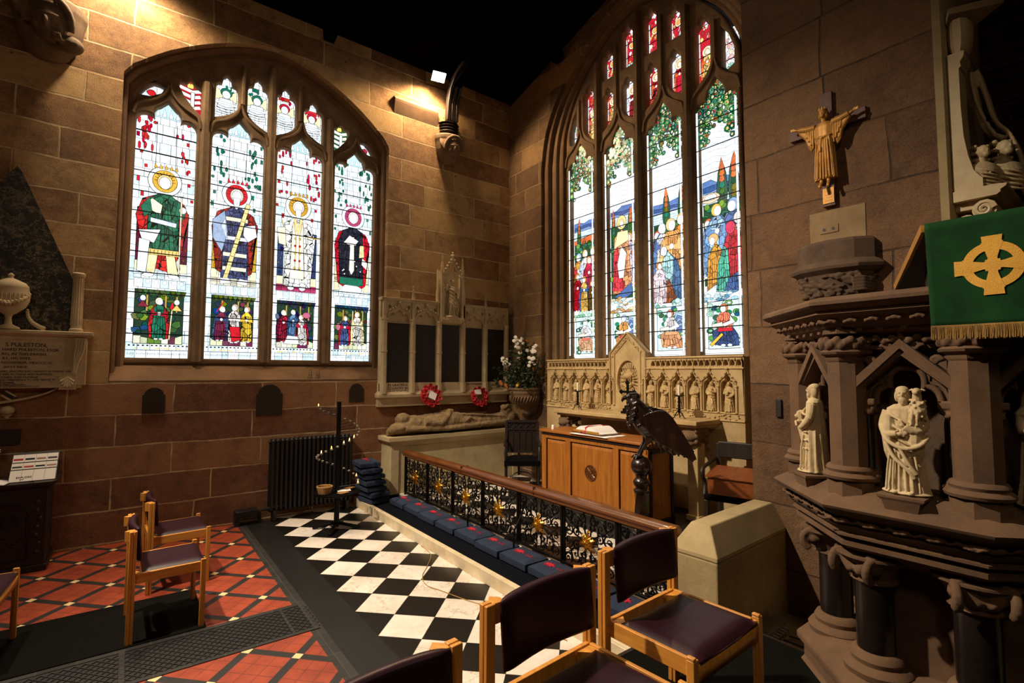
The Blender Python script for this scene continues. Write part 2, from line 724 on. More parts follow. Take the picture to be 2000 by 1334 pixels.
def tile_mats():
    # red quarry tiles set diagonally, dark bands, cream squares at the crossings
    t = NT('red_quarry_tiles')
    tc = t.n('ShaderNodeTexCoord')
    sp = t.n('ShaderNodeSeparateXYZ')
    t.l(tc.outputs['Object'], sp.inputs[0])
    px, py = .25, .2655
    a = t.math('DIVIDE', t.math('SUBTRACT', sp.outputs[0], .945), px * 2)
    b = t.math('DIVIDE', t.math('SUBTRACT', sp.outputs[1], 5.12), py * 2)
    s = t.math('ADD', a, b)
    d = t.math('SUBTRACT', a, b)

    def dist(v):   # distance to the nearest integer
        return t.math('ABSOLUTE', t.math('SUBTRACT', v, t.math('ROUND', v)))
    ds, dd = dist(s), dist(d)
    w = .075
    band_s = t.math('LESS_THAN', ds, w)
    band_d = t.math('LESS_THAN', dd, w)
    band = t.math('MAXIMUM', band_s, band_d)
    node = t.math('MULTIPLY', band_s, band_d)

    def joint(v):
        u = t.math('MULTIPLY', t.math('SUBTRACT', t.math('FRACT', v), w), 3 / (1 - 2 * w))
        return t.math('LESS_THAN', dist(u), .03)
    jt = t.math('MAXIMUM', joint(s), joint(d))
    n = t.noise(tc.outputs['Object'], 5, 5, .7)
    red = t.ramp(n, [(.3, srgb('#7a2c17')), (.7, srgb('#a54526'))])
    red = t.mix(t.math('MULTIPLY', jt, .6), red, srgb('#3a1a10'))
    dark = t.ramp(n, [(.3, srgb('#1a1714')), (.7, srgb('#2b2825'))])
    c = t.mix(band, red, dark)
    c = t.mix(node, c, srgb('#e0c38c'))
    t.l(c, t.b.inputs['Base Color'])
    t.b.inputs['Roughness'].default_value = .5
    t.bump(t.math('ADD', n, t.math('MULTIPLY', jt, -.3)), .15, .004)
    M['tiles_red'] = t.m
    # black and white marble set diagonally
    t = NT('chequer_marble')
    tc = t.n('ShaderNodeTexCoord')
    sp = t.n('ShaderNodeSeparateXYZ')
    t.l(tc.outputs['Object'], sp.inputs[0])
    x = t.math('SUBTRACT', sp.outputs[0], 1.46)
    y = t.math('SUBTRACT', sp.outputs[1], 4.794)
    q = .448
    u = t.math('DIVIDE', t.math('ADD', x, y), q)
    v = t.math('DIVIDE', t.math('SUBTRACT', x, y), q)
    par = t.math('ADD', t.math('FLOOR', u), t.math('FLOOR', v))
    wht = t.math('LESS_THAN', t.math('ABSOLUTE', t.math('MODULO', par, 2)), .5)
    n = t.noise(tc.outputs['Object'], 3, 8, .75)
    vein = t.math('ABSOLUTE', t.math('SUBTRACT', t.noise(tc.outputs['Object'], 2.2, 8, .6), .5))
    vn = t.math('LESS_THAN', vein, .006)
    wc = t.ramp(n, [(.3, srgb('#cfc0ae')), (.62, srgb('#ece2d6'))])
    wc = t.mix(t.math('MULTIPLY', vn, .45), wc, srgb('#9a7a4c'))
    bc = t.ramp(n, [(.3, srgb('#0d0b0a')), (.75, srgb('#1f1b18'))])
    c = t.mix(wht, bc, wc)

    def dist2(vv):
        return t.math('ABSOLUTE', t.math('SUBTRACT', vv, t.math('ROUND', vv)))
    jj = t.math('MAXIMUM', t.math('LESS_THAN', dist2(u), .006), t.math('LESS_THAN', dist2(v), .006))
    c = t.mix(t.math('MULTIPLY', jj, .8), c, srgb('#4a382a'))
    t.l(c, t.b.inputs['Base Color'])
    t.b.inputs['Roughness'].default_value = .32
    M['chequer'] = t.m
    M['slab_black'] = stone('black_slab', '#100f0e', '#1c1c1a', 3, rough=.4, bump=.05)
    # small dark border tiles
    t = NT('border_tiles')
    v = t.coord()
    br = t.n('ShaderNodeTexBrick')
    br.offset = 0
    br.inputs['Color1'].default_value = srgb('#1d1b19')
    br.inputs['Color2'].default_value = srgb('#2c2a27')
    br.inputs['Mortar'].default_value = srgb('#4a4238')
    br.inputs['Scale'].default_value = 1
    br.inputs['Mortar Size'].default_value = .002
    br.inputs['Brick Width'].default_value = .19
    br.inputs['Row Height'].default_value = .155
    t.l(v, br.inputs['Vector'])
    t.l(br.outputs[0], t.b.inputs['Base Color'])
    t.b.inputs['Roughness'].default_value = .5
    M['border'] = t.m


tile_mats()

# ---- floor: one mesh, each paving field its own material
b = B()


def fl(x0, x1, y0, y1, mi, z=0.0, th=.12):
    b.mi = mi
    b.box(x0, x1, y0, y1, z - th, z)


fl(-4.2, 1.10, 1.88, YN, 0)
fl(1.10, 1.19, 1.88, YN, 1)
fl(1.19, 1.462, 1.88, YN, 2)
fl(1.462, 2.57, 1.88, YN, 3)
fl(2.57, 5.24, -3, 2.2, 4)
fl(-4.2, 2.57, -3, 1.88, 4, -.001)
fl(5.24, 9.5, -3, 2.6, 4)
fl(2.57, 5.24, 2.2, YN, 4, -.001)
floor_o = struct(b.obj('floor', ['tiles_red', 'border', 'slab_black', 'chequer', 'low_wall'], smooth=0))
# step with marble riser, sanctuary paving, altar footpace
b = B()
b.box(2.545, 2.575, 1.89, YN, 0, ZS)
b.box(2.575, 2.60, 1.89, YN, ZS - .03, ZS)
struct(b.obj('trim_1', 'white_marble_edge', bevel=.004))
b = B()
b.box(2.601, 3.08, 2.17, YN, .0, ZS - .004)
tag(b.obj('step_carpet', 'carpet_blue'), 'dark blue-black carpet strip covering the marble step below the altar rail', 'carpet')
b = B()
b.box(3.08, XE, 2.17, YN, 0, ZC)
struct(b.obj('trim_2', 'chequer', smooth=0))
b = B()
b.box(4.02, XE, 2.20, 5.35, ZC, .30)
struct(b.obj('trim_3', 'slab_black', smooth=0, bevel=.01))
# raised nave platform in the foreground
b = B()
b.box(-4.2, 3.0, -3, 1.86, 0, ZP)
struct(b.obj('trim_4', 'carpet_dark', smooth=0))
b = B()
b.box(-4.2, 3.012, 1.862, 1.885, ZP - .05, ZP + .002)
b.box(3.002, 3.02, -3, 1.86, ZP - .05, ZP + .002)
struct(b.obj('trim_5', 'dark_wood', smooth=0))

# dark carpet runner and the heating grate
b = B()
b.box(-2.6, .515, 4.30, 5.10, .0, .012)
tag(b.obj('carpet_runner', 'carpet_dark', bevel=.004), 'dark brown carpet runner on the red tiles under the two far chairs', 'carpet')
g = thing('floor_grate', 'long black iron heating grate set in the floor beside the dark carpet runner', 'grate', (-.4, 4.05, 0), world=True)
b = B()
for y0, y1 in ((3.80, 3.835), (4.25, 4.295)):
    b.box(-2.2, 1.17, y0, y1, .0, .006)
b.box(1.13, 1.17, 3.835, 4.25, 0, .006)
b.box(.02, .05, 3.835, 4.25, 0, .0065)
b.box(.99, 1.01, 3.835, 4.25, 0, .0065)
b.obj('frame', 'border', g, smooth=0)
b = B()
b.box(-2.2, 1.13, 3.835, 4.25, .0005, .002)
b.obj('backing', 'poppy_black', g, smooth=0)
b = B()
px, py = .052, .030
ny = int(.415 / py)
x = -2.2
k = 0
while x < 1.13:
    for j in range(ny):
        y = 3.835 + j * py
        xa, xb = (x, x + px / 2) if (j % 2 == 0) else (x + px / 2, x)
        b.bar((xa, y, .005), (xb, y + py, .005), .0045, .005)
        b.bar((xa + (px / 2 if j % 2 == 0 else 0) + (0 if j % 2 == 0 else 0), y, .005) if False else (xa + (px if j % 2 == 0 else 0), y, .005),
              (xb + (0 if j % 2 == 0 else px), y + py, .005), .0045, .005)
    x += px
b.obj('mesh_grid', 'lead', g, smooth=0)

# ---- walls
ARCH_N = [(1.40 - 1.575, 4.9), (1.40 - 1.575, 5.20), (1.40 - 1.49, 5.33), (1.40 - 1.15, 5.62), (1.40 - .72, 5.88), (1.40 - .3, 6.05), (1.40, 6.10)]
ARCH_N = smooth_poly(ARCH_N[:2], 1) + smooth_poly(ARCH_N[2:], 3)


def mirror(pts, c):
    return pts + [(2 * c - x, y) for x, y in pts[::-1] if abs(x - c) > 1e-4]


ARN = mirror(ARCH_N, 1.40)


def scale_open(pts, c, d, z0, dz=None):
    """inset an opening outline by d"""
    n = len(pts)
    out = []
    cx = sum(p[0] for p in pts) / n
    cz = sum(p[1] for p in pts) / n
    hx = max(abs(p[0] - c) for p in pts)
    top = max(p[1] for p in pts)
    for x, z in pts:
        x2 = c + (x - c) * (hx - d) / hx
        z2 = z - d * max(0, min(1, (z - 4.6) / .5))
        out.append((x2, z2))
    return out


wall_out = [(-4.2, -.1), (XE, -.1), (XE, 6.62), (-4.2, 6.62)]
wn = plate('wall_north', wall_out, [[(-.175, 1.72)] + ARN + [(2.975, 1.72)]], 'ashlar_n', None, MN, -YN - .5, -YN)
struct(wn)
# east wall: u = -Y ; slopes up to the south with the lean-to roof
CE = -4.28
AE = [(CE - 1.81, 4.7), (CE - 1.81, 5.17), (CE - 1.70, 5.72), (CE - 1.41, 6.22), (CE - .96, 6.62), (CE - .43, 6.94), (CE, 7.06)]
AE = AE[:1] + smooth_poly(AE[1:], 4)
ARE = mirror(AE, CE)


def roof_z(y):
    return 6.53 + (6.95 - y) * .262


eo = [(-YN, -.1), (-2.05, -.1), (-2.05, roof_z(2.05) + .05), (-YN, roof_z(6.95) + .05)]
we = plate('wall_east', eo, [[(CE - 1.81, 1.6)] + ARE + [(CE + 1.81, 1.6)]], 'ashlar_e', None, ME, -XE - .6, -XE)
struct(we)
# quarter joints: hood mould of the east arch, dressed voussoirs
w1 = struct(thing('window_1', None, None, (1.4, 7.2, 1.72), world=True))
w2 = struct(thing('window_2', None, None, (5.5, 4.28, 1.6), world=True))
# north window: nested orders
o1 = scale_open(ARN, 1.40, .045, 0)
o2 = scale_open(ARN, 1.40, .13, 0)
plate('arch_order', [(-.22, 1.72)] + [(x + (-.05 if x < 1.4 else .05), z + .05) for x, z in ARN] + [(3.02, 1.72)],
      [[(o1[0][0], 1.74)] + o1 + [(o1[-1][0], 1.74)]], 'reveal', w1, MN, -YN - .30, -YN - .10, .03)
plate('arch_order', [(-.16, 1.8)] + [(x + (-.0 if x < 1.4 else .0), z) for x, z in ARN] + [(2.96, 1.8)],
      [[(o2[0][0], 1.90)] + o2 + [(o2[-1][0], 1.90)]], 'reveal', w1, MN, -YN - .38, -YN - .19, .035)
b = B()
b.prism([(YN + .005, 1.715), (YN + .005, 1.74), (YN + .30, 1.99), (YN + .44, 1.99), (YN + .44, 1.70)], -.17, 2.97, 'x')
b.obj('sill', 'reveal', w1, smooth=0)


def light(cx, hw, z0, zs, za, inset=0.0):
    """outline of a cusped, pointed light"""
    hw += inset
    za += inset
    pts = [(-hw, z0 - inset), (-hw, zs - .04)]
    pts += bez((-hw, zs - .04), (-hw, zs + .075), (-hw * .70, zs + .085), 4)[1:]
    pts += bez((-hw * .70, zs + .085), (-hw * .50, zs + .09), (-hw * .42, zs + .05), 3)[1:]
    pts += bez((-hw * .42, zs + .05), (-hw * .50, zs + .17), (-hw * .24, zs + (za - zs) * .72), 4)[1:]
    pts += [(0, za)]
    full = pts + [(-x, z) for x, z in pts[::-1][1:]]
    return [(cx + x, z) for x, z in full]


def quad_top(cx, hw, z0, z1):
    """small cusped light with a flat foot"""
    h = min(hw * 1.1, .14)
    pts = [(-hw, z0), (-hw, z1 - h * 1.3)] + bez((-hw, z1 - h * 1.3), (-hw, z1 - h * .75), (-hw * .45, z1 - h * .8), 3)[1:]
    pts += [(-hw * .38, z1 - h * .35), (0, z1)]
    full = pts + [(-x, z) for x, z in pts[::-1][1:]]
    return [(cx + x, z) for x, z in full]


def mouch(x0, x1, z0, z1, low='l', rise=.22):
    """tracery light whose foot follows the ogee below; low corner on side low"""
    w = x1 - x0
    hx = w / 2
    h = min(.15, w * .55)
    top = [(0, z1 - h * 1.4)] + bez((0, z1 - h * 1.4), (0, z1 - h * .8), (w * .28, z1 - h * .8), 3)[1:] + [(w * .32, z1 - h * .3), (w * .5, z1)]
    top += [(w * .68, z1 - h * .3)] + bez((w * .72, z1 - h * .8), (w, z1 - h * .8), (w, z1 - h * 1.4), 3)
    bot = [(w, z0 + rise)] + bez((w, z0 + rise), (w * .95, z0 + rise * .45), (0, z0), 5)[1:]
    pts = top + bot[:-1] + [(0, z0)]
    if low == 'r':
        pts = [(w - x, z) for x, z in pts]
    return [(x0 + x, z) for x, z in pts]


NL = [.257, 1.024, 1.784, 2.553]
n_lights = [light(c, .302, 2.0, 4.80, 5.08) for c in NL]
n_tr = []
crescent = [(-.045, 5.085), (.08, 5.10), (.18, 5.17), (.215, 5.245), (.14, 5.265), (.04, 5.25), (-.02, 5.18)]
inner = [(.35, 5.33), (.37, 5.385), (.43, 5.385), (.475, 5.45), (.52, 5.385), (.597, 5.35), (.597, 5.01), (.50, 5.10), (.41, 5.21)]
for s in (crescent, inner):
    n_tr.append(s)
    n_tr.append([(2.8 - x, z) for x, z in s])
for s in (mouch(.737, .995, 5.06, 5.64, 'l'), mouch(1.10, 1.355, 5.03, 5.72, 'r')):
    n_tr.append(s)
    n_tr.append([(2.8 - x, z) for x, z in s])
inner_arch = scale_open(ARN, 1.40, .10, 0)
plate('tracery', [(inner_arch[0][0], 1.93)] + inner_arch + [(inner_arch[-1][0], 1.93)], n_lights + n_tr, 'tracery', w1, MN,
      -7.265, -7.15, .022)
# east window tracery
EL = [CE - 1.13, CE - .37, CE + .39, CE + 1.13]
e_lights = [light(c, .262, 2.06, 5.06, 5.40) for c in EL]
e_tr = []
for s in (mouch(CE - .665, CE - .47, 5.42, 6.05, 'l', .2), mouch(CE - .30, CE - .105, 5.42, 6.05, 'r', .2),
          mouch(CE - 1.07, CE - .86, 5.38, 6.26, 'r', .25),
          [(CE - 1.37, 5.46), (CE - 1.37, 5.66), (CE - 1.30, 5.86), (CE - 1.22, 5.97), (CE - 1.215, 5.50), (CE - 1.29, 5.42)],
          quad_top(CE - .567, .098, 6.19, 6.63), quad_top(CE - .20, .10, 6.19, 6.82)):
    e_tr.append(s)
    e_tr.append([(2 * CE - x, z) for x, z in s])
AI = [(CE - 1.45, 5.3), (CE - 1.42, 5.68), (CE - 1.20, 6.18), (CE - .84, 6.58), (CE - .42, 6.86), (CE, 6.96)]
AI = [(CE - 1.45, 4.7)] + smooth_poly(AI, 4)
AIM = mirror(AI, CE)
plate('tracery', [(CE - 1.47, 1.9)] + AIM + [(CE + 1.47, 1.9)], e_lights + e_tr, 'tracery', w2, ME, -5.585, -5.46, .022)


def blend(A, Bp, t):
    return [(a[0] * (1 - t) + c[0] * t, a[1] * (1 - t) + c[1] * t) for a, c in zip(A, Bp)]


for t0, x0, x1, mat in ((.28, XE + .06, XE + .22, 'reveal'), (.58, XE + .14, XE + .30, 'tracery'), (.86, XE + .20, XE + .36, 'reveal')):
    a_out = [(CE - 1.83, 1.6)] + [(x + (-.03 if x < CE else .03), z + .03) for x, z in ARE] + [(CE + 1.83, 1.6)]
    inn = blend(ARE, AIM, t0) if len(ARE) == len(AIM) else AIM
    plate('arch_order', a_out, [[(inn[0][0], 1.62)] + inn + [(inn[-1][0], 1.62)]], mat, w2, ME, -x1, -x0, .035)
b = B()
b.prism([(XE + .01, 1.6), (XE + .01, 1.66), (XE + .2, 1.75), (XE + .34, 2.04), (XE + .58, 2.04), (XE + .58, 1.6)], -CE - 1.8, -CE + 1.8, 'y')
b.obj('sill', 'reveal', w2, smooth=0)


# raised mullion ribs, nested behind each other
def rib(bb, base, x, z0, z1, zf, w=.05, d=.05):
    bb.M = base
    bb.prism([(x - w, -zf), (x - w * .35, -zf + d), (x + w * .35, -zf + d), (x + w, -zf)], z0, z1, 'y')


b = B()
for x in (.64, 1.40, 2.168):
    rib(b, MN, x, 1.96, (5.45 if x != 1.40 else 5.92), 7.155, .055, .06)
for x in (1.047, 1.753):
    rib(b, MN, x, 5.30, 5.82, 7.155, .03, .035)
b.obj('mullion_rib', 'tracery', w1, smooth=0)
b = B()
for x in (CE - .75, CE, CE + .76):
    rib(b, ME, x, 2.0, (6.5 if x != CE else 6.86), 5.465, .055, .07)
for x in (CE - .385, CE + .385, CE - 1.14, CE + 1.14):
    rib(b, ME, x, 5.62, 6.6 if abs(x - CE) < .5 else 6.1, 5.465, .035, .04)
b.obj('mullion_rib', 'tracery', w2, smooth=0)
# ogee ribs over the lights
b = B()
b.M = MN
for c in NL:
    for sg in (-1, 1):
        p = [(c + sg * .335, 4.84, 7.14), (c + sg * .30, 4.97, 7.14), (c + sg * .16, 5.05, 7.14), (c + sg * .05, 5.16, 7.14), (c, 5.30, 7.14)]
        b.tube([(x, z, -y) for x, z, y in smooth_poly(p, 4)], .018, 6)
b.obj('ogee_rib', 'tracery', w1)
b = B()
b.M = ME
for c in EL:
    for sg in (-1, 1):
        p = [(c + sg * .315, 5.12), (c + sg * .28, 5.27), (c + sg * .15, 5.37), (c + sg * .05, 5.48), (c, 5.66)]
        b.tube([(x, z, -5.45) for x, z in smooth_poly(p, 4)], .018, 6)
b.obj('ogee_rib', 'tracery', w2)

# string course step of the wall beside the corner post, and sill-level course
b = B()
b.prism([(YN + .01, 5.72), (YN - .04, 5.95), (YN - .045, 5.985), (YN + .01, 6.05)], 3.04, 3.78, 'x')
struct(b.obj('trim_6', 'reveal', smooth=0))

# ---- the pier on the right (faces west) with rounded right corner
b = B()
pts = [(4.10, 2.11), (4.10, .86), (4.14, .80), (4.22, .78), (4.9, .78), (4.9, 2.11)]
b2 = [(-2.11, -.1), (-.84, -.1), (-.84, 7.4), (-2.11, 7.4)]
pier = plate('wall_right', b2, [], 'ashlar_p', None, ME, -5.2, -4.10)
struct(pier)
b = B()
b.prism([(4.10, .84), (4.115, .80), (4.16, .785), (5.2, .785), (5.2, .84)], -.1, 7.4, 'z')
struct(b.obj('trim_7', 'coping', smooth=30))
# low parclose wall with hipped coping, running back to the pier
b = B()
D = Vector((.997, .045, 0))
Pn = Vector((-.045, .997, 0))
P0 = Vector((3.05, 1.815, 0))
E0 = .62


def LW(a, c, z):
    q = P0 + D * a + Pn * c
    return (q.x, q.y, z)


low = [LW(0, 0, 0), LW(1.06, 0, 0), LW(1.06, .34, 0), LW(0, .34, 0)]
b.rings([low, [(x, y, E0) for x, y, z in low]])
struct(b.obj('wall_low', 'low_wall', smooth=0, bevel=.012))
b = B()
hi = [LW(.10, .10, .82), LW(1.06, .10, .82), LW(1.06, .24, .82), LW(.10, .24, .82)]
b.rings([[(x, y, E0 + .001) for x, y, z in low], [(x, y, E0 + .03) for x, y, z in low], hi])
struct(b.obj('trim_8', 'coping', smooth=0, bevel=.008))

# ---- roof: boards on a slope with beams, almost lost in the dark
b = B()
zl = roof_z(6.95) + .06
b.face([(-4.2, YN + .4, 6.62), (XE + .5, YN + .4, 6.62), (XE + .5, YN - .1, 6.64), (-4.2, YN - .1, 6.64)])
b.face([(-4.2, YN - .1, 6.64), (XE + .5, YN - .1, 6.64), (XE + .5, -3, roof_z(-3) + .1), (-4.2, -3, roof_z(-3) + .1)])
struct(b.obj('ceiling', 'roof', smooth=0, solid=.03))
b = B()
for y in (5.6, 4.1, 2.6):
    z = roof_z(y) - .02
    b.box(-4.2, XE - .02, y - .07, y + .07, z - .14, z)
for x in (-2.2, -.3, 2.0, 3.98):
    for y0, y1 in ((6.8, 5.67), (5.53, 4.17), (4.03, 2.67), (2.53, -2.6)):
        b.bar((x, y0, roof_z(y0) - .12), (x, y1, roof_z(y1) - .12), .14, .2)
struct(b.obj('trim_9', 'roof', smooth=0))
# plain dark walls that close the nave behind the photographer and beyond the pier
b = B()
b.box(-4.4, -4.2, -3.2, YN, -.1, 9.4)
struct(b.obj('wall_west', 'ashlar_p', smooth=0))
b = B()
b.box(-4.4, 9.6, -3.2, -3.0, -.1, 9.4)
struct(b.obj('wall_south', 'ashlar_p', smooth=0))
# ================================================================ stained glass
def glass_mat():
    t = NT('stained_glass')
    at = t.n('ShaderNodeAttribute', attribute_name='col')
    tc = t.n('ShaderNodeTexCoord')
    v = tc.outputs['Object']
    n1 = t.noise(v, 14, 4, .7)
    n2 = t.noise(v, 60, 4, .7)
    # thin leads that break the larger fields into pieces (alpha of the colour says how finely)
    wob = t.n('ShaderNodeTexVoronoi', feature='DISTANCE_TO_EDGE')
    wob.inputs['Scale'].default_value = 13
    wob.inputs['Randomness'].default_value = .8
    st = t.n('ShaderNodeMapping')
    st.inputs['Scale'].default_value = (1.0, 1.0, 1.0)
    t.l(v, st.inputs[0])
    t.l(st.outputs[0], wob.inputs['Vector'])
    ld = t.math('MULTIPLY', t.math('LESS_THAN', wob.outputs['Distance'], .035), at.outputs['Alpha'])
    f = t.math('ADD', t.math('ADD', t.math('MULTIPLY', n1, .5), t.math('MULTIPLY', n2, .5)), 0)
    var = t.ramp(f, [(.34, (.5, .55, .6, 1)), (.54, (1, 1, 1, 1))])
    c = t.mix(1.0, at.outputs['Color'], var, 'MULTIPLY')
    cell = t.n('ShaderNodeTexVoronoi')
    cell.inputs['Scale'].default_value = 13
    cell.inputs['Randomness'].default_value = .8
    t.l(v, cell.inputs['Vector'])
    sc_ = t.n('ShaderNodeSeparateColor')
    t.l(cell.outputs['Color'], sc_.inputs[0])
    tone = t.ramp(sc_.outputs[0], [(.1, (.62, .62, .62, 1)), (.5, (1, 1, 1, 1)), (.9, (1.35, 1.3, 1.2, 1))])
    c = t.mix(at.outputs['Alpha'], c, t.mix(1.0, c, tone, 'MULTIPLY'))
    c = t.mix(ld, c, (.004, .004, .004, 1))
    t.b.inputs['Base Color'].default_value = (.01, .01, .01, 1)
    t.b.inputs['Roughness'].default_value = .25
    t.l(c, t.b.inputs['Emission Color'])
    t.b.inputs['Emission Strength'].default_value = 1.6
    return t.m


M['glass'] = glass_mat()
WHITE, ICE, SKY = '#f4fbff', '#dff0f4', '#c8dfe6'
LEADC = '#020202'


class Glass:
    def __init__(s, clip):
        s.polys = []
        s.clip = clip
        xs = [p[0] for p in clip]
        zs = [p[1] for p in clip]
        s.x0, s.x1, s.z0, s.z1 = min(xs), max(xs), min(zs), max(zs)

    def p(s, pts, c, lead=.0035, a=0.0):
        """one piece of glass with its lead"""
        pts = [tuple(q) for q in pts]
        lead *= 1.4
        if lead:
            n = len(pts)
            ar = sum(pts[i][0] * pts[(i + 1) % n][1] - pts[(i + 1) % n][0] * pts[i][1] for i in range(n))
            sg = 1 if ar > 0 else -1
            out = []
            for i in range(n):
                a0, b0, c0 = Vector(pts[i - 1]), Vector(pts[i]), Vector(pts[(i + 1) % n])
                d1, d2 = (b0 - a0), (c0 - b0)
                if d1.length < 1e-6 or d2.length < 1e-6:
                    out.append(pts[i])
                    continue
                n1 = Vector((d1.y, -d1.x)).normalized() * sg
                n2 = Vector((d2.y, -d2.x)).normalized() * sg
                m = (n1 + n2)
                if m.length < .3:
                    m = n1
                m.normalize()
                k = 1 / max(.5, m.dot(n1))
                q = b0 + m * lead * k
                out.append((q.x, q.y))
            s.polys.append((out, LEADC, 0))
        s.polys.append((pts, c, a))

    def r(s, x0, x1, z0, z1, c, lead=.0035, a=0.0):
        s.p([(x0, z0), (x1, z0), (x1, z1), (x0, z1)], c, lead, a)

    def e(s, cx, cz, rx, rz, c, lead=.0035, n=14, a=0.0, a0=0, a1=2 * PI):
        pts = [(cx + rx * math.cos(a0 + (a1 - a0) * i / n), cz + rz * math.sin(a0 + (a1 - a0) * i / n)) for i in range(n + (0 if a1 - a0 > 6.2 else 1))]
        s.p(pts, c, lead, a)

    def line(s, pts, w=.003, c=LEADC):
        w *= 1.3 if c == LEADC else 1
        for a, b in zip(pts[:-1], pts[1:]):
            d = Vector(b) - Vector(a)
            if d.length < 1e-6:
                continue
            nn = Vector((-d.y, d.x)).normalized() * w
            s.polys.append(([(a[0] + nn.x, a[1] + nn.y), (a[0] - nn.x, a[1] - nn.y), (b[0] - nn.x, b[1] - nn.y), (b[0] + nn.x, b[1] + nn.y)], c, 0))

    def build(s, name, parent, base, zf):
        bm = bmesh.new()
        cl = bm.loops.layers.color.new('col')
        m3 = base.to_3x3()
        tw = m3 @ Vector((0, 0, 1))
        # the backing pane
        vs = [bm.verts.new(base @ Vector((x, z, -zf))) for x, z in s.clip]
        f = bm.faces.new(vs)
        for l in f.loops:
            l[cl] = srgb(ICE)[:3] + (0.0,)
        for k, (pts, c, a) in enumerate(s.polys):
            off = .0006 + k * .00006
            pp = [(min(max(x, s.x0), s.x1), min(max(z, s.z0), s.z1)) for x, z in pts]
            try:
                vs = [bm.verts.new(base @ Vector((x, z, -zf + off))) for x, z in pp]
                f = bm.faces.new(vs)
            except ValueError:
                continue
            rgb = c if isinstance(c, tuple) else srgb(c)
            # the attribute is stored with sRGB transfer, so undo it
            q = tuple((1.055 * v ** (1 / 2.4) - .055) if v > .0031308 else v * 12.92 for v in rgb[:3])
            for l in f.loops:
                l[cl] = q + (a,)
        bmesh.ops.triangulate(bm, faces=bm.faces[:])
        me = bpy.data.meshes.new(name)
        bm.to_mesh(me)
        bm.free()
        me.materials.append(M['glass'])
        o = bpy.data.objects.new(name, me)
        col.objects.link(o)
        set_parent(o, parent)
        return o


rg = random.Random(11)


def jit(c, d=.12):
    v = srgb(c)
    k = 1 + rg.uniform(-d, d)
    return tuple(min(1, max(0, x * k + rg.uniform(-d, d) * .08)) for x in v[:3]) + (1,)


def quarries(g, x0, x1, z0, z1, cols, w=.09, h=.11):
    """irregular leaded quarries"""
    z = z0
    while z < z1 - .01:
        hh = min(h * rg.uniform(.7, 1.3), z1 - z)
        x = x0
        while x < x1 - .005:
            ww = min(w * rg.uniform(.6, 1.4), x1 - x)
            g.r(x, x + ww, z, z + hh, jit(rg.choice(cols), .05), .0032)
            x += ww
        z += hh


def brickedge(g, x0, x1, z0, z1, c=WHITE, st=.085, w=.028):
    """white strip border of the light"""
    for xa, xb in ((x0, x0 + w), (x1 - w, x1)):
        z = z0
        while z < z1:
            g.r(xa, xb, z, min(z + st, z1), jit(c, .04), .0022)
            z += st


def folds(g, pts, c, n=5, dark='#000000', w=.0022):
    """robe with drapery lines running down it"""
    g.p(pts, jit(c), .004, 1.0)
    xs = [p[0] for p in pts]
    zs = [p[1] for p in pts]
    x0, x1, z0, z1 = min(xs), max(xs), min(zs), max(zs)
    for i in range(n):
        t = (i + .7) / (n + .4)
        xb = x0 + (x1 - x0) * t
        xt = (x0 + x1) / 2 + (xb - (x0 + x1) / 2) * .45
        g.line([(xt, z1 - (z1 - z0) * .12), ((xt + xb) / 2 + rg.uniform(-.006, .006), (z0 + z1) / 2), (xb, z0 + (z1 - z0) * .04)], w)


def person(g, cx, z0, h, robe, cloak=None, hair='#c9a25a', skin='#fbe9dc', face=1, halo=None, lean=0, sit=False):
    """a draped standing figure of height h, feet at z0"""
    u = h / 7.5
    top = z0 + h
    hx = cx + lean * h * .3

    def P(x, z):
        return (cx + lean * z * u * .3 + x * u, z0 + z * u)
    if cloak:
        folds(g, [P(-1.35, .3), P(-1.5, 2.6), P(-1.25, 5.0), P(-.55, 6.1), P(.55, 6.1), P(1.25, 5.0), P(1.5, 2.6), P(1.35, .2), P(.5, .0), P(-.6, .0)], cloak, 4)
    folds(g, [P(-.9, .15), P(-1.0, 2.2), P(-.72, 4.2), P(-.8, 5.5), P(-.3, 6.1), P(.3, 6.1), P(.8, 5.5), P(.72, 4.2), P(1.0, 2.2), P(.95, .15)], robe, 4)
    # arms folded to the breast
    g.p([P(-.85, 5.5), P(-1.15, 4.2), P(-.2, 4.3), P(-.05, 4.7), P(-.7, 4.75)], jit(cloak or robe), .003)
    g.p([P(.85, 5.5), P(1.15, 4.1), P(.3, 4.2), P(.1, 4.6), P(.65, 4.75)], jit(cloak or robe), .003)
    g.e(cx + lean * 4.5 * u * .3, z0 + 4.55 * u, .26 * u, .3 * u, skin, .002, 8)
    if halo:
        g.e(hx, z0 + 6.75 * u, 1.05 * u, 1.05 * u, halo, .004)
    g.e(hx - face * .06 * u, z0 + 6.78 * u, .55 * u, .64 * u, hair, .003, 12)
    g.e(hx + face * .08 * u, z0 + 6.65 * u, .40 * u, .52 * u, skin, .002, 10)
    g.line([(hx + face * .15 * u, z0 + 6.72 * u), (hx + face * .25 * u, z0 + 6.72 * u)], .08 * u * .2, '#5a3a2a')
    g.e(cx - .35 * u, z0 + .06 * u, .3 * u, .13 * u, skin, .002, 8)
    g.e(cx + .4 * u, z0 + .06 * u, .3 * u, .13 * u, skin, .002, 8)


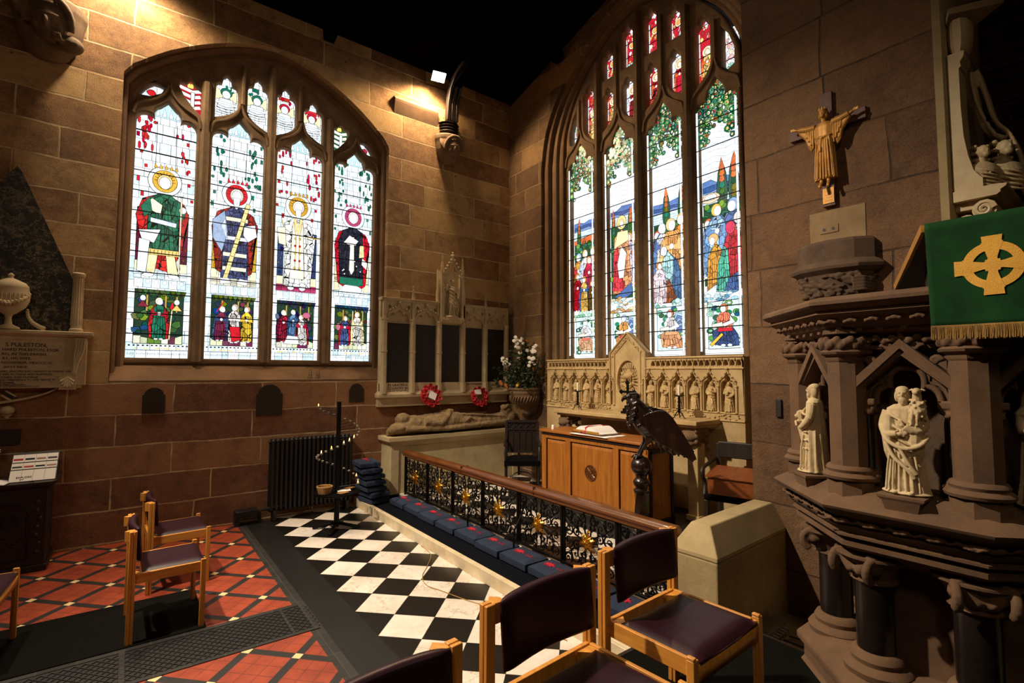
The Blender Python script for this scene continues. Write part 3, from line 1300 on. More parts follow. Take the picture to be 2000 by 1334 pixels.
def canopy(g, cx, hw, z0, z1, accent):
    """white gothic canopy work with coloured gaps"""
    quarries(g, cx - hw, cx + hw, z0, z1, [WHITE, WHITE, ICE, WHITE], .10, .105)
    for i in range(30):
        sx = rg.choice((-1, 1))
        x = cx + sx * rg.uniform(.30, .92) * hw
        z = rg.uniform(z0 + .1, z1)
        ww = rg.uniform(.008, .015)
        hh = rg.uniform(.02, .055)
        g.p([(x - ww, z), (x, z - hh * .35), (x + ww, z), (x + ww, z + hh), (x, z + hh * 1.3), (x - ww, z + hh)], jit(accent, .2), .003)
    for sx in (-1, 1):
        g.r(cx + sx * hw * .33 - .003, cx + sx * hw * .33 + .003, z0 + .1, z1 - .05, LEADC, 0)
    for x in (-.33, -.11, .11, .33):
        g.p([(cx + x * hw - .02, z1 + .02), (cx + x * hw, z1 + .13 - abs(x) * .1), (cx + x * hw + .02, z1 + .02)], WHITE, .003)


def bars(g, zs):
    for z in zs:
        g.r(g.x0, g.x1, z - .0065, z + .0065, LEADC, 0)


def saint(g, cx, k):
    """the four large saints of the north window"""
    z = 2.97
    H = [dict(robe='#1d5e46', cloak='#c01824', halo='#d8a93a', ring=WHITE, acc='#c01c28', curt='#5a1230', floor=ICE),
         dict(robe='#3c4a74', cloak='#8e1626', halo='#c8202a', ring=WHITE, acc='#1e6a52', curt='#c69a2c', floor='#c9c4b0'),
         dict(robe='#f2ead2', cloak='#f4f4ee', halo='#c9962c', ring='#f5f1e0', acc='#c01c28', curt='#2c3c5e', floor='#a83a5c'),
         dict(robe='#1a2238', cloak='#c21622', halo='#b0406a', ring=WHITE, acc='#1e6a4e', curt='#e6d9a8', floor=ICE)][k]
    # patterned curtain behind
    for sx in (-1, 1):
        g.r(cx + sx * .215 - .035, cx + sx * .215 + .035, z + .18, z + .80, H['curt'], .004)
        for i in range(9):
            g.e(cx + sx * .215 + rg.uniform(-.02, .02), z + .22 + i * .065, .016, .022, jit(H['curt'], .5), .003, 8)
        g.r(cx + sx * .215 - .04, cx + sx * .215 + .04, z + .06, z + .17, '#efe3b8', .003)
    for i in range(7):
        for j in range(2):
            g.r(cx - .26 + i * .075, cx - .19 + i * .075, z - .03 + j * .045, z + .01 + j * .045, jit(H['floor'], .25), .002)
    s = .165
    X = lambda x: cx + x * s

    def Z(v):
        return z + v * s
    # halo and ring
    g.e(cx, Z(7.0), .165, .175, H['ring'], .005, 24)
    g.e(cx, Z(7.0), .122, .132, H['halo'], .004, 20)
    for i in range(10):
        a = PI * i / 9
        g.line([(cx + .07 * math.cos(a), Z(7.0) + .075 * math.sin(a)), (cx + .105 * math.cos(a), Z(7.0) + .115 * math.sin(a))], .002)
    for i in range(5):   # crown points over the ring
        g.p([(cx - .11 + i * .05, Z(7.9)), (cx - .105 + i * .055, Z(8.22)), (cx - .075 + i * .05, Z(7.92))], H['halo'], .003)
    # cloak
    if k in (0, 1, 3):
        folds(g, [(X(-.3), Z(6.0)), (X(-1.25), Z(5.5)), (X(-1.6), Z(4.3)), (X(-1.15), Z(3.6)), (X(-1.25), Z(1.0 if k else 2.6)), (X(-.5), Z(.5 if k else .6)), (X(.5), Z(.35)),
                  (X(1.2), Z(.9 if k else 2.0)), (X(1.3), Z(3.4)), (X(1.55), Z(4.6)), (X(1.2), Z(5.5)), (X(.3), Z(6.0))], H['cloak'], 5)
    if k == 0:    # green tunic with gold hem, bare legs
        for sx in (-1, 1):
            g.p([(X(sx * .25), Z(1.6)), (X(sx * .75), Z(1.6)), (X(sx * .72), Z(.35)), (X(sx * 1.05), Z(.05)), (X(sx * .5), Z(-.02)), (X(sx * .38), Z(.4))], '#f3dfa8', .004)
            g.p([(X(sx * .5), Z(-.02)), (X(sx * .4), Z(.18)), (X(sx * .78), Z(.3)), (X(sx * 1.15), Z(.0)), (X(sx * .8), Z(-.12))], WHITE, .003)
        folds(g, [(X(-.95), Z(1.9)), (X(-.7), Z(3.6)), (X(-.85), Z(5.6)), (X(-.3), Z(6.05)), (X(.35), Z(6.05)), (X(.9), Z(5.6)), (X(.7), Z(3.6)), (X(.95), Z(1.9))], H['robe'], 6)
        g.p([(X(-1.0), Z(1.55)), (X(-.98), Z(1.95)), (X(.98), Z(1.95)), (X(1.0), Z(1.55))], '#e3c372', .003)
        for i in range(9):
            g.line([(X(-.9 + i * .22), Z(1.58)), (X(-.9 + i * .22), Z(1.9))], .002)
        g.p([(X(-.75), Z(3.9)), (X(.78), Z(3.7)), (X(.8), Z(4.0)), (X(-.75), Z(4.2))], '#cfd6e4', .003)
        g.p([(X(-1.3), Z(5.0)), (X(-.2), Z(4.5)), (X(-.1), Z(5.2)), (X(-.7), Z(5.6))], '#f6ecc8', .004)     # book
        g.p([(X(-1.4), Z(3.2)), (X(-.15), Z(3.4)), (X(-.5), Z(2.4)), (X(-1.2), Z(2.6))], WHITE, .004)    # scroll
        g.p([(X(-1.35), Z(2.6)), (X(-.75), Z(2.5)), (X(-.9), Z(.2)), (X(-1.4), Z(.3))], '#e8eef0', .004)
        for sx in (-1, 1):
            g.p([(X(sx * .85), Z(5.7)), (X(sx * 1.35), Z(4.9)), (X(sx * 1.1), Z(4.2)), (X(sx * .7), Z(4.7))], '#23684e', .003)
        g.e(X(1.15), Z(5.05), .035, .04, '#f8e9dc', .003)
        g.r(X(1.05) - .006, X(1.05) + .006, Z(.3), Z(6.1), '#e8dcc0', .003)
        g.p([(X(1.05) - .018, Z(6.1)), (X(1.05), Z(6.7)), (X(1.05) + .018, Z(6.1))], WHITE, .003)
    elif k == 1:
        folds(g, [(X(-.9), Z(.4)), (X(-.7), Z(3.6)), (X(-.75), Z(5.5)), (X(-.3), Z(6.0)), (X(.35), Z(6.0)), (X(.75), Z(5.5)), (X(.7), Z(3.6)), (X(.95), Z(.4))], H['robe'], 6)
        for zz, cc in ((1.0, '#e9e2c6'), (2.1, '#e9e2c6'), (3.4, '#d6dbe6'), (4.9, '#e8dfc0')):
            g.p([(X(-.8), Z(zz)), (X(.82), Z(zz)), (X(.82), Z(zz + .28)), (X(-.8), Z(zz + .28))], cc, .003)
        g.p([(X(-.8), Z(5.6)), (X(-1.55), Z(4.8)), (X(-1.5), Z(3.4)), (X(-.9), Z(2.4)), (X(-.55), Z(4.0))], '#93a6c4', .004)
        g.p([(X(-1.0), Z(4.4)), (X(-.75), Z(5.0)), (X(-.55), Z(3.4))], '#c4cfde', .003)
        g.p([(X(.6), Z(4.6)), (X(1.35), Z(4.8)), (X(1.5), Z(3.9)), (X(.9), Z(3.4)), (X(.55), Z(3.9))], WHITE, .004)
        g.p([(X(-.85), Z(-.05)), (X(-.55), Z(.0)), (X(.95), Z(6.35)), (X(.72), Z(6.45))], '#ecd38c', .004)     # long staff
        for i in range(9):
            t = i / 9
            g.line([(X(-.85 + 1.57 * t), Z(6.4 * t)), (X(-.55 + 1.5 * t), Z(6.35 * t))], .0022)
        for sx in (-1, 1):
            g.p([(X(sx * .4), Z(.4)), (X(sx * .2), Z(.05)), (X(sx * .9), Z(-.1)), (X(sx * .95), Z(.3))], WHITE, .003)
    elif k == 2:
        folds(g, [(X(-1.0), Z(.2)), (X(-.95), Z(3.0)), (X(-1.35), Z(4.4)), (X(-1.0), Z(5.5)), (X(-.3), Z(6.0)), (X(.3), Z(6.0)), (X(1.0), Z(5.5)), (X(1.4), Z(4.4)), (X(.95), Z(3.0)), (X(1.05), Z(.2))], H['cloak'], 6)
        g.p([(X(-.55), Z(.9)), (X(-.4), Z(5.6)), (X(.4), Z(5.6)), (X(.55), Z(.9))], H['robe'], .004)
        g.p([(X(-.35), Z(5.9)), (X(0), Z(4.6)), (X(.35), Z(5.9)), (X(.2), Z(6.0)), (X(0), Z(5.2)), (X(-.2), Z(6.0))], '#e9cf8a', .003)
        for sx in (-1, 1):
            g.line([(X(sx * .35), Z(5.6)), (X(sx * .12), Z(4.4)), (X(sx * .18), Z(1.6))], .005, '#b58d3a')
            for i in range(5):
                g.e(X(sx * .18), Z(1.8 + i * .62), .012, .014, '#b81c2c' if (i + k) % 2 else '#d8b04a', .003, 8)
        g.p([(X(-1.6), Z(5.0)), (X(-1.0), Z(5.1)), (X(-.9), Z(3.6)), (X(-1.45), Z(3.7))], '#f3e7c4', .004)
        g.line([(X(-1.3), Z(5.8)), (X(-1.15), Z(5.2))], .006, '#b58d3a')
        g.line([(X(.7), Z(4.55)), (X(1.7), Z(4.5))], .008, '#d8b04a')
        for sx in (-1, 1):
            g.e(X(sx * .45), Z(.1), .04, .03, WHITE, .003, 8)
    else:
        folds(g, [(X(-1.1), Z(1.3)), (X(-1.1), Z(3.2)), (X(-1.25), Z(4.7)), (X(-.85), Z(5.7)), (X(-.3), Z(6.0)), (X(.3), Z(6.0)), (X(.85), Z(5.7)), (X(.95), Z(3.2)), (X(.95), Z(1.3))], H['robe'], 6)
        g.p([(X(-1.1), Z(.95)), (X(-1.1), Z(1.5)), (X(.95), Z(1.5)), (X(1.0), Z(.95)), (X(.5), Z(.8)), (X(-.5), Z(.85))], '#1f6a50', .004)
        for i in range(11):
            g.e(X(rg.uniform(-.9, .8)), Z(rg.uniform(1.7, 5.4)), .009, .010, WHITE, .001, 6)
        g.p([(X(-.28), Z(2.2)), (X(-.2), Z(5.2)), (X(.1), Z(5.2)), (X(.16), Z(2.2)), (X(-.06), Z(1.8))], '#efe9d6', .004)
        g.p([(X(-.8), Z(4.6)), (X(-.3), Z(5.3)), (X(.5), Z(4.9)), (X(.2), Z(4.5)), (X(-.45), Z(4.5))], '#f6ece4', .003)
        g.p([(X(.9), Z(3.4)), (X(1.35), Z(3.0)), (X(1.3), Z(2.4)), (X(.85), Z(2.8))], '#f6ece4', .003)
        g.p([(X(.6), Z(3.4)), (X(1.05), Z(3.5)), (X(1.0), Z(4.6)), (X(.65), Z(4.5))], '#e6d19a', .003)
        g.p([(X(-.9), Z(.6)), (X(-.6), Z(.85)), (X(.5), Z(.8)), (X(.9), Z(.6)), (X(.7), Z(.0)), (X(-.8), Z(.05))], WHITE, .003)
    # head with hair and beard
    g.e(cx, Z(6.95), .074, .088, {0: '#e6c98a', 1: '#dcd6c8', 2: '#e8e4dc', 3: '#e8dcc8'}[k], .004, 16)
    g.e(cx, Z(6.87), .056, .074, '#fdf3ea', .003, 16)
    if k in (1, 2):
        g.p([(X(-.24), Z(6.75)), (X(.24), Z(6.75)), (X(.16), Z(6.05)), (X(0), Z(5.85)), (X(-.16), Z(6.05))], '#e4e8ea', .003)
    g.line([(cx - .028, Z(6.98)), (cx - .010, Z(6.98))], .0014, '#7a5a44')
    g.line([(cx + .010, Z(6.98)), (cx + .028, Z(6.98))], .0014, '#7a5a44')
    g.line([(cx, Z(6.95)), (cx, Z(6.78))], .001, '#9a7a60')


def small_scene(g, cx, k):
    """the small narrative panel at the foot of each north light"""
    x0, x1, z0, z1 = cx - .235, cx + .235, 2.17, 2.80
    g.r(x0, x1, z0, z1, '#22382a', .005)
    pal = [['#1d4a34', '#3c5a22', '#2c4468', '#6a7a2c', '#16362c', '#51602a'],
           ['#1d3a64', '#5a6a24', '#2a4a34', '#8a2030', '#3c2a4a', '#24402c'],
           ['#27406c', '#16303c', '#3c2a3c', '#1e4a3c', '#4a5c78', '#2a3c2a'],
           ['#2a4a3c', '#1c3c5c', '#5a6a2c', '#284a44', '#6a2a34', '#335a2c']][k]
    for i in range(46):
        a = rg.uniform(0, PI)
        x, z = rg.uniform(x0 + .02, x1 - .02), rg.uniform(z0 + .12, z1 - .03)
        rr = rg.uniform(.02, .05)
        g.p([(x + rr * math.cos(a + t) * rg.uniform(.8, 1.2), z + rr * math.sin(a + t) * rg.uniform(.7, 1.1)) for t in (0, 1.2, 2.3, 3.5, 4.8)], jit(rg.choice(pal), .35), .0035)
    for dx, sp in ((-.12, .16), (.06, .15), (.17, .1)):   # trees
        g.r(cx + dx - .008, cx + dx + .008, z1 - .25, z1 - .06, '#b59a4c', .003)
    for i in range(9):
        x = x0 + .02 + i * .053
        g.p([(x, z1), (x + .026, z1 - .05 - rg.uniform(0, .03)), (x + .05, z1)], jit(pal[1], .3), .003)
    # ground
    for i in range(7):
        xa = x0 + i * .067
        g.p([(xa, z0), (xa + .067, z0), (xa + .067, z0 + rg.uniform(.06, .1)), (xa, z0 + rg.uniform(.06, .1))], jit(rg.choice(['#5a7a34', '#d9d6c4', '#6a2f4a', '#c8cfa8']), .2), .003)
    if k == 0:
        person(g, cx - .0, z0 + .05, .50, '#1c6a4e', '#b01c28', '#efe0c0', WHITE, 1)
        g.line([(cx + .105, z0 + .05), (cx + .125, z0 + .42)], .005, '#ecd9a0')
        g.p([(cx + .10, z0 + .42), (cx + .125, z0 + .50), (cx + .15, z0 + .42)], '#c8202a', .003)
        for dx, dz in ((-.16, .53), (.17, .50)):
            g.e(cx + dx, z0 + dz, .026, .032, WHITE, .003)
            g.p([(cx + dx - .05, z0 + dz - .10), (cx + dx, z0 + dz - .03), (cx + dx + .05, z0 + dz - .10)], '#e9c46a' if dx > 0 else '#7a2438', .003)
    elif k == 1:
        person(g, cx + .02, z0 + .04, .50, '#f2e4dc', None, '#c9b08a', WHITE, -1)
        g.p([(cx - .03, z0 + .24), (cx + .08, z0 + .24), (cx + .10, z0 + .08), (cx - .0, z0 + .05)], '#c01c28', .004)
        person(g, cx - .14, z0 + .06, .44, '#6a2440', '#33466e', '#efe0c0', WHITE, 1, lean=.2)
        person(g, cx + .16, z0 + .05, .47, '#e3b83c', None, '#c8a060', WHITE, -1)
        g.line([(cx - .18, z0 + .42), (cx - .1, z0 + .56)], .006, '#b01c28')
    elif k == 2:
        person(g, cx - .15, z0 + .07, .44, '#8a1828', '#6a1830', '#e8dcc0', WHITE, 1)
        person(g, cx - .03, z0 + .12, .40, '#5a78a8', '#33507e', '#efe6d0', WHITE, 1)
        person(g, cx + .10, z0 + .04, .42, '#f4f0e8', '#a81c30', '#c8a870', WHITE, -1, lean=-.25)
        g.p([(cx - .14, z0 + .05), (cx + .05, z0 + .05), (cx + .03, z0 + .15), (cx - .1, z0 + .16)], WHITE, .004)
        g.e(cx + .14, z0 + .45, .05, .04, '#b8607a', .003)
    else:
        person(g, cx - .10, z0 + .05, .44, '#4a68a0', '#b8182a', '#c8a060', WHITE, 1, lean=.1)
        person(g, cx + .10, z0 + .06, .50, '#f2ede2', '#ead9a0', '#d8b878', WHITE, -1, lean=-.12)
        g.line([(cx + .0, z0 + .05), (cx + .02, z0 + .56)], .006, '#ecd48c')
        g.e(cx - .19, z0 + .32, .03, .05, '#c06a80', .003)


for k, cx in enumerate(NL):
    clip = light(cx, .302, 2.0, 4.80, 5.08, .018)
    g = Glass(clip)
    acc = ['#c01c28', '#1e6a52', '#b81c30', '#1e6a4a'][k]
    quarries(g, cx - .32, cx + .32, 1.98, 4.75, [WHITE, ICE, WHITE, SKY, WHITE], .105, .12)
    canopy(g, cx, .30, 4.15, 4.90, acc)
    for x0, x1, zz0, zz1 in ((-.30, -.16, 3.9, 4.8), (.16, .30, 3.9, 4.8)):
        for i in range(5):
            x = cx + rg.uniform(x0 + .02, x1 - .02)
            z = zz0 + i * .17 + rg.uniform(0, .05)
            g.r(x - .012, x + .012, z, z + rg.uniform(.03, .06), jit(acc, .2), .003)
    # canopy base over the scene
    for i in range(6):
        xa = cx - .25 + i * .0833
        g.r(xa, xa + .0833, 2.83, 2.93, SKY if i % 2 else WHITE, .003)
        g.e(xa + .042, 2.90, .02, .025, WHITE, .002, 8)
    saint(g, cx, k)
    small_scene(g, cx, k)
    for i in range(14):
        g.line([(cx - .28 + i * .043, 2.145), (cx - .26 + i * .043, 2.145)], .006)
    for i in range(34):
        x = cx - .28 + i * .0168
        g.line([(x, 2.035), (x, 2.035 + rg.choice((.018, .024, .03)))], .0022, '#4a5a6a')
        if i % 2:
            g.line([(x, 2.05), (x + .012, 2.05)], .0018, '#4a5a6a')
    g.r(cx - .3, cx + .3, 2.085, 2.089, LEADC, 0)
    for i in range(12):
        g.e(cx + rg.uniform(-.27, .27), 2.11, .012, .008, '#e4c65a', 0, 6)
    bars(g, [2.28, 2.52, 2.76, 3.0, 3.24, 3.48, 3.72, 3.96, 4.2, 4.44, 4.68])
    g.build('lancet_glass', w1, MN, 7.268)

# tracery lights of the north window
for k, s in enumerate(n_tr):
    xs = [p[0] for p in s]
    zs = [p[1] for p in s]
    cx, cz = (min(xs) + max(xs)) / 2, (min(zs) + max(zs)) / 2
    w, h = max(xs) - min(xs), max(zs) - min(zs)
    g = Glass([(cx + (x - cx) * 1.08, cz + (z - cz) * 1.05) for x, z in s])
    left = cx < 1.4
    if k < 2:
        quarries(g, min(xs) - .01, max(xs) + .01, min(zs) - .01, max(zs) + .01, [WHITE, ICE], .13, .1)
        g.e(cx, cz + .01, .04, .036, '#c8202a' if left else '#a82440', .004)
    elif k < 4:
        g.r(min(xs) - .01, max(xs) + .01, min(zs) - .01, max(zs) + .02, '#b01c28' if left else '#2c5a34', 0)
        for q in range(4):
            zz = max(zs) - .10 - q * .07
            g.line([(cx - w * .45, zz + .02), (cx + w * .1, zz - .01), (cx + w * .45, zz + .02)], .02, '#f4efe0')
            g.line([(cx - w * .45, zz + .045), (cx + w * .1, zz + .012), (cx + w * .45, zz + .045)], .0025)
        g.r(cx + .01, cx + .045, cz - .08, cz + .1, WHITE, .004)
        g.p([(cx - .03, max(zs) - .07), (cx - .035, max(zs)), (cx, max(zs) - .02), (cx + .035, max(zs)), (cx + .03, max(zs) - .07)], '#ecd068', .003)
    else:
        acc = '#1e6a52' if left else '#b81c30'
        quarries(g, min(xs) - .01, max(xs) + .01, min(zs) - .01, max(zs) + .01, [WHITE, ICE, WHITE], .07, .075)
        for q in range(7):
            g.r(cx + rg.uniform(-.1, .09), cx + rg.uniform(-.09, .1), max(zs) - .14, max(zs) - .09, jit(acc, .3), .003) if q < 2 else \
                g.e(cx + rg.uniform(-.10, .10), max(zs) - rg.uniform(.1, .2), .012, .022, jit(acc, .3), .003, 6)
        zz = cz + .05
        for sx in (-1, 1):
            g.p([(cx + sx * .03, zz + .03), (cx + sx * .115, zz + .10), (cx + sx * .12, zz - .05), (cx + sx * .05, zz - .03)], '#f3e6b4', .004)
        g.e(cx, zz + .055, .065, .06, acc, .004, 14)
        g.e(cx, zz + .03, .045, .052, WHITE, .004, 14)
        g.p([(cx - .1, zz - .16), (cx - .07, zz - .03), (cx + .07, zz - .03), (cx + .1, zz - .16)], WHITE, .004)
        for q in range(4):
            g.line([(cx - .11, zz - .12 - q * .035), (cx, zz - .14 - q * .03), (cx + .11, zz - .11 - q * .035)], .0028)
        g.r(cx - .13, cx + .13, zz - .10, zz - .075, '#dfe8ea', .003)
    g.build('tracery_glass', w1, MN, 7.268)

# ---------------- east window
GRN = ['#1f6a3c', '#3c8a4c', '#2a7a64', '#6aa04c', '#1a4a34', '#4c9a7c']


def vine(g, cx, hw, z0, z1, arch=True):
    """scrolling foliage over the sky"""
    for i in range(240):
        x = cx + rg.uniform(-1, 1) * hw
        t = abs(x - cx) / hw
        lo = z1 - (.20 + .32 * t ** .8 + .05 * math.sin(x * 60))
        z = rg.uniform(lo, z1 + .28 * (1 - t))
        if z < lo or z < z0:
            continue
        r = rg.uniform(.022, .036)
        g.e(x, z, r, r * rg.uniform(.8, 1.2), jit(rg.choice(GRN), .35), .004, 9)
        g.e(x + r * .15, z, r * .55, r * .6, jit(rg.choice(['#e8d08a', '#e0f0e0', '#c8483a', '#2f8a6a', '#e9e4c0']), .2), .003, 8)
        g.e(x, z, r * .22, r * .22, jit(rg.choice(['#b02a2a', '#1f5a3c', '#e8c84a']), .2), .002, 6)


def cypress(g, x, z0, h, w=.05):
    g.p([(x - w * .5, z0), (x - w, z0 + h * .35), (x - w * .65, z0 + h * .75), (x, z0 + h), (x + w * .7, z0 + h * .72), (x + w, z0 + h * .35), (x + w * .5, z0)], jit('#2a5a3c', .2), .005)
    for i in range(7):
        zz = z0 + h * (.1 + .12 * i)
        g.p([(x - w * .5, zz), (x + rg.uniform(-.01, .02), zz + h * .22), (x + w * .5, zz), (x, zz - .02)], jit('#cc6a3c' if i > 3 else rg.choice(['#1f4a3a', '#3c6a2c', '#7a6a2c', '#1e7a6a']), .25), .0035)


def mountains(g, x0, x1, z, h, cols=('#5a78b0', '#3c5a90', '#7a96c4')):
    n = 5
    for j, c in enumerate(cols):
        pts = [(x0, z - h * .4)] + [(x0 + (x1 - x0) * i / n, z + h * (.5 - .35 * j) * rg.uniform(.3, 1.2)) for i in range(n + 1)] + [(x1, z - h * .4)]
        g.p(pts, jit(c, .1), .004)


def shrubs(g, x0, x1, z0, z1, cols=None, n=26, r=.04):
    cols = cols or ['#2a6a3c', '#4c8a34', '#1f5a4a', '#6a9a3c', '#2c7a6a', '#174030']
    for i in range(n):
        g.e(rg.uniform(x0, x1), rg.uniform(z0, z1), r * rg.uniform(.6, 1.2), r * rg.uniform(.5, 1.0), jit(rg.choice(cols), .3), .0035, 8)


def stones_(g, x0, x1, z0, z1, cols=('#b9d6d0', '#e0d0a8', '#8ab8b4', '#d8e4d8', '#c8965a')):
    for i in range(26):
        g.e(rg.uniform(x0, x1), rg.uniform(z0, z1), rg.uniform(.025, .05), rg.uniform(.012, .025), jit(rg.choice(cols), .2), .003, 8)


def reader(g, cx, z0, robe, lower, sash, hairc='#c86a3c', wings=False, horn=False):
    """seated figure in foliage"""
    x0, x1, z1 = cx - .21, cx + .21, z0 + .56
    g.r(x0, x1, z0, z1, '#cfe6e0', .005)
    for i in range(34):
        x, z = rg.uniform(x0 + .02, x1 - .02), rg.uniform(z0 + .02, z1 - .02)
        r = rg.uniform(.02, .05)
        g.e(x, z, r, r * .7, jit(rg.choice(['#2f8a5a', '#1f5a3c', '#7ac0a4', '#24507a', '#5aa04c', '#bfe0d0']), .25), .004, 9)
        if i % 2:
            g.e(x + .005, z, r * .5, r * .35, jit(rg.choice(['#8ac8a8', '#e4efe0', '#2a6a4a']), .2), .003, 8)
    if wings:
        for i in range(6):
            g.p([(cx + .03, z0 + .30), (cx + .08 + i * .02, z0 + .48 - i * .035), (cx + .18, z0 + .46 - i * .045), (cx + .07, z0 + .27 - i * .01)], jit('#5a78a8' if i % 2 else '#9ab4d0', .2), .004)
    folds(g, [(cx - .13, z0 + .05), (cx - .16, z0 + .20), (cx - .05, z0 + .26), (cx + .10, z0 + .24), (cx + .16, z0 + .15), (cx + .17, z0 + .03), (cx + .02, z0 + .02)], lower, 6)
    folds(g, [(cx - .08, z0 + .22), (cx - .10, z0 + .36), (cx - .04, z0 + .43), (cx + .05, z0 + .42), (cx + .10, z0 + .34), (cx + .08, z0 + .21)], robe, 4)
    g.p([(cx - .09, z0 + .20), (cx + .10, z0 + .20), (cx + .09, z0 + .235), (cx - .08, z0 + .24)], sash, .003)
    g.p([(cx + .07, z0 + .38), (cx + .13, z0 + .30), (cx - .02, z0 + .25), (cx - .02, z0 + .29), (cx + .07, z0 + .32)], WHITE, .004)
    g.p([(cx - .15, z0 + .24), (cx - .02, z0 + .26), (cx - .03, z0 + .31), (cx - .16, z0 + .29)], '#f3ead0', .004)
    g.e(cx - .005, z0 + .475, .048, .05, hairc, .004, 12)
    g.e(cx - .015, z0 + .465, .034, .040, WHITE, .003, 12)
    for sx in (-1, 1):
        g.e(cx + sx * .04 + .02, z0 + .035, .03, .015, WHITE, .003, 8)
    if horn:
        g.p([(cx - .19, z0 + .05), (cx - .16, z0 + .03), (cx - .02, z0 + .16), (cx - .04, z0 + .18)], '#e8b83c', .004)


SCN = [2.74, 4.62]
for k, cx in enumerate(EL):
    clip = light(cx, .262, 2.06, 5.06, 5.40, .018)
    g = Glass(clip)
    x0, x1 = cx - .262, cx + .262
    g.r(x0 - .02, x1 + .02, 2.04, 5.45, '#f0f6fc', 0)
    # sky in wide leaded sweeps
    for i in range(12):
        z = 4.25 + i * .075
        g.line([(x0, z + rg.uniform(-.02, .02)), (cx - .1, z + .02), (cx + .05, z - .02 + rg.uniform(-.02, .02)), (x1, z + .03)], .0018, '#4a5a66')
    hz = [4.12, 4.16, 4.02, 4.10][k]
    mountains(g, x0, x1, hz, .20)
    g.r(x0, x1, hz - .20, hz - .06, '#cfe4e8', .004)
    for i in range(3):
        g.line([(x0, hz - .17 + i * .035), (x1, hz - .165 + i * .035)], .0025, '#7a94a8')
    g.r(x0, x1, 2.9, hz - .19, '#2a4a34', 0)
    if k == 0:
        g.p([(x0, 3.92), (x0, 3.86), (x1, 3.86), (x1, 3.95), (cx + .1, 3.97)], '#d8683c', .004)
        cypress(g, cx - .16, 3.74, .52, .04)
        cypress(g, cx - .05, 3.7, .25, .04)
        shrubs(g, x0, x1, 3.62, 3.86)
        for i, (dx, dz, hh, rb, ck, hr) in enumerate(((-.17, 2.98, .75, '#d8a24a', '#c2283a', '#9ab4d8'), (-.02, 3.02, .74, '#e8e4ea', '#b8c4dc', '#e8c89a'), (.14, 3.0, .78, '#e8b4a0', '#d86a6a', '#e0b070'),
                                                      (.06, 2.98, .66, '#c2304a', '#a01c34', '#c89a5a'), (.20, 2.95, .55, '#e8d8c8', '#c88a7a', '#b07a4a'), (-.18, 2.80, .60, '#a81828', '#8a1424', '#c8783c'),
                                                      (-.04, 2.78, .56, '#e8b85a', '#3c5c94', '#d89a4a'), (.13, 2.78, .46, '#7a5a24', '#5a4a1c', '#e8c07a'))):
            person(g, cx + dx, dz, hh, rb, ck, hr, '#fbeee4', 1 if i % 2 else -1)
        shrubs(g, x0, x1, 2.70, 2.76, ['#a8d0b0', '#7ab89a'], 12, .04)
    elif k == 1:
        cypress(g, cx - .21, 3.70, .52, .035)
        cypress(g, cx + .10, 3.72, .48, .05)
        cypress(g, cx + .22, 3.7, .3, .04)
        shrubs(g, x0, x1, 3.2, 3.75)
        shrubs(g, cx + .05, x1, 2.85, 3.3, ['#8ac04c', '#4c9a3c', '#a8d04c', '#2f7a3c'], 24, .05)
        person(g, cx + .17, 3.06, .78, '#c8782c', '#e0a050', '#e8b870', '#fbeee4', -1)
        person(g, cx + .08, 3.10, .74, '#d8c8e0', '#a85a3c', '#c89a6a', '#fbeee4', -1)
        z = 2.95
        folds(g, [(cx - .22, z + .03), (cx - .21, z + .5), (cx - .18, z + .85), (cx - .05, z + .95), (cx + .06, z + .88), (cx + .09, z + .5), (cx + .12, z + .15), (cx - .02, z + .0)], '#e89a6a', 8)
        folds(g, [(cx - .22, z + .08), (cx - .2, z + .62), (cx - .13, z + .72), (cx - .09, z + .3), (cx + .0, z + .05)], '#d0344a', 4)
        g.p([(cx - .19, z - .02), (cx - .05, z + .06), (cx + .12, z + .16), (cx + .14, z + .02), (cx + .02, z - .05)], '#4a68a0', .004)
        g.p([(cx - .13, z + .45), (cx - .06, z + .72), (cx + .03, z + .60), (cx - .02, z + .25), (cx - .1, z + .25)], '#f8f4ee', .004)
        g.p([(cx - .19, z + .70), (cx - .12, z + .93), (cx + .06, z + .92), (cx + .08, z + .78), (cx - .05, z + .74)], '#f4dca8', .004)
        g.e(cx - .05, z + 1.06, .085, .10, '#f2d08a', .005, 20)
        g.e(cx - .05, z + 1.05, .05, .06, '#eecf9a', .003, 14)
        g.e(cx - .045, z + 1.035, .032, .045, '#fff6ee', .003, 12)
        stones_(g, x0, x1, 2.72, 2.92)
        stones_(g, x0, x1, 2.66, 2.76, ('#d89a4a', '#e8c890', '#c8b48a', '#b87a4a'))
    elif k == 2:
        cypress(g, cx - .06, 3.72, .58, .055)
        cypress(g, cx + .17, 3.75, .56, .05)
        shrubs(g, x0, x1, 3.55, 3.80)
        for i, (dx, dz, hh, rb, ck, hr) in enumerate(((-.20, 3.0, .76, '#a84a6a', '#2c3c6c', '#c8563c'), (-.12, 3.04, .80, '#e8e8ee', '#5a78a8', '#dfe6ee'), (.17, 3.0, .92, '#e8943c', '#d87830', '#e8a84a'),
                                                      (.02, 2.90, .98, '#e09a5a', '#e8b070', '#e8c890'))):
            person(g, cx + dx, dz, hh, rb, ck, hr, '#fbf0e6', 1 if i % 2 else -1)
        folds(g, [(cx - .10, 2.84), (cx - .12, 3.30), (cx - .02, 3.42), (cx + .10, 3.30), (cx + .18, 3.05), (cx + .25, 2.82), (cx + .05, 2.76)], '#4a6a9a', 7)
        folds(g, [(cx - .11, 3.0), (cx - .13, 3.30), (cx - .04, 3.44), (cx + .05, 3.33), (cx + .02, 3.0)], '#a8d4d8', 3)
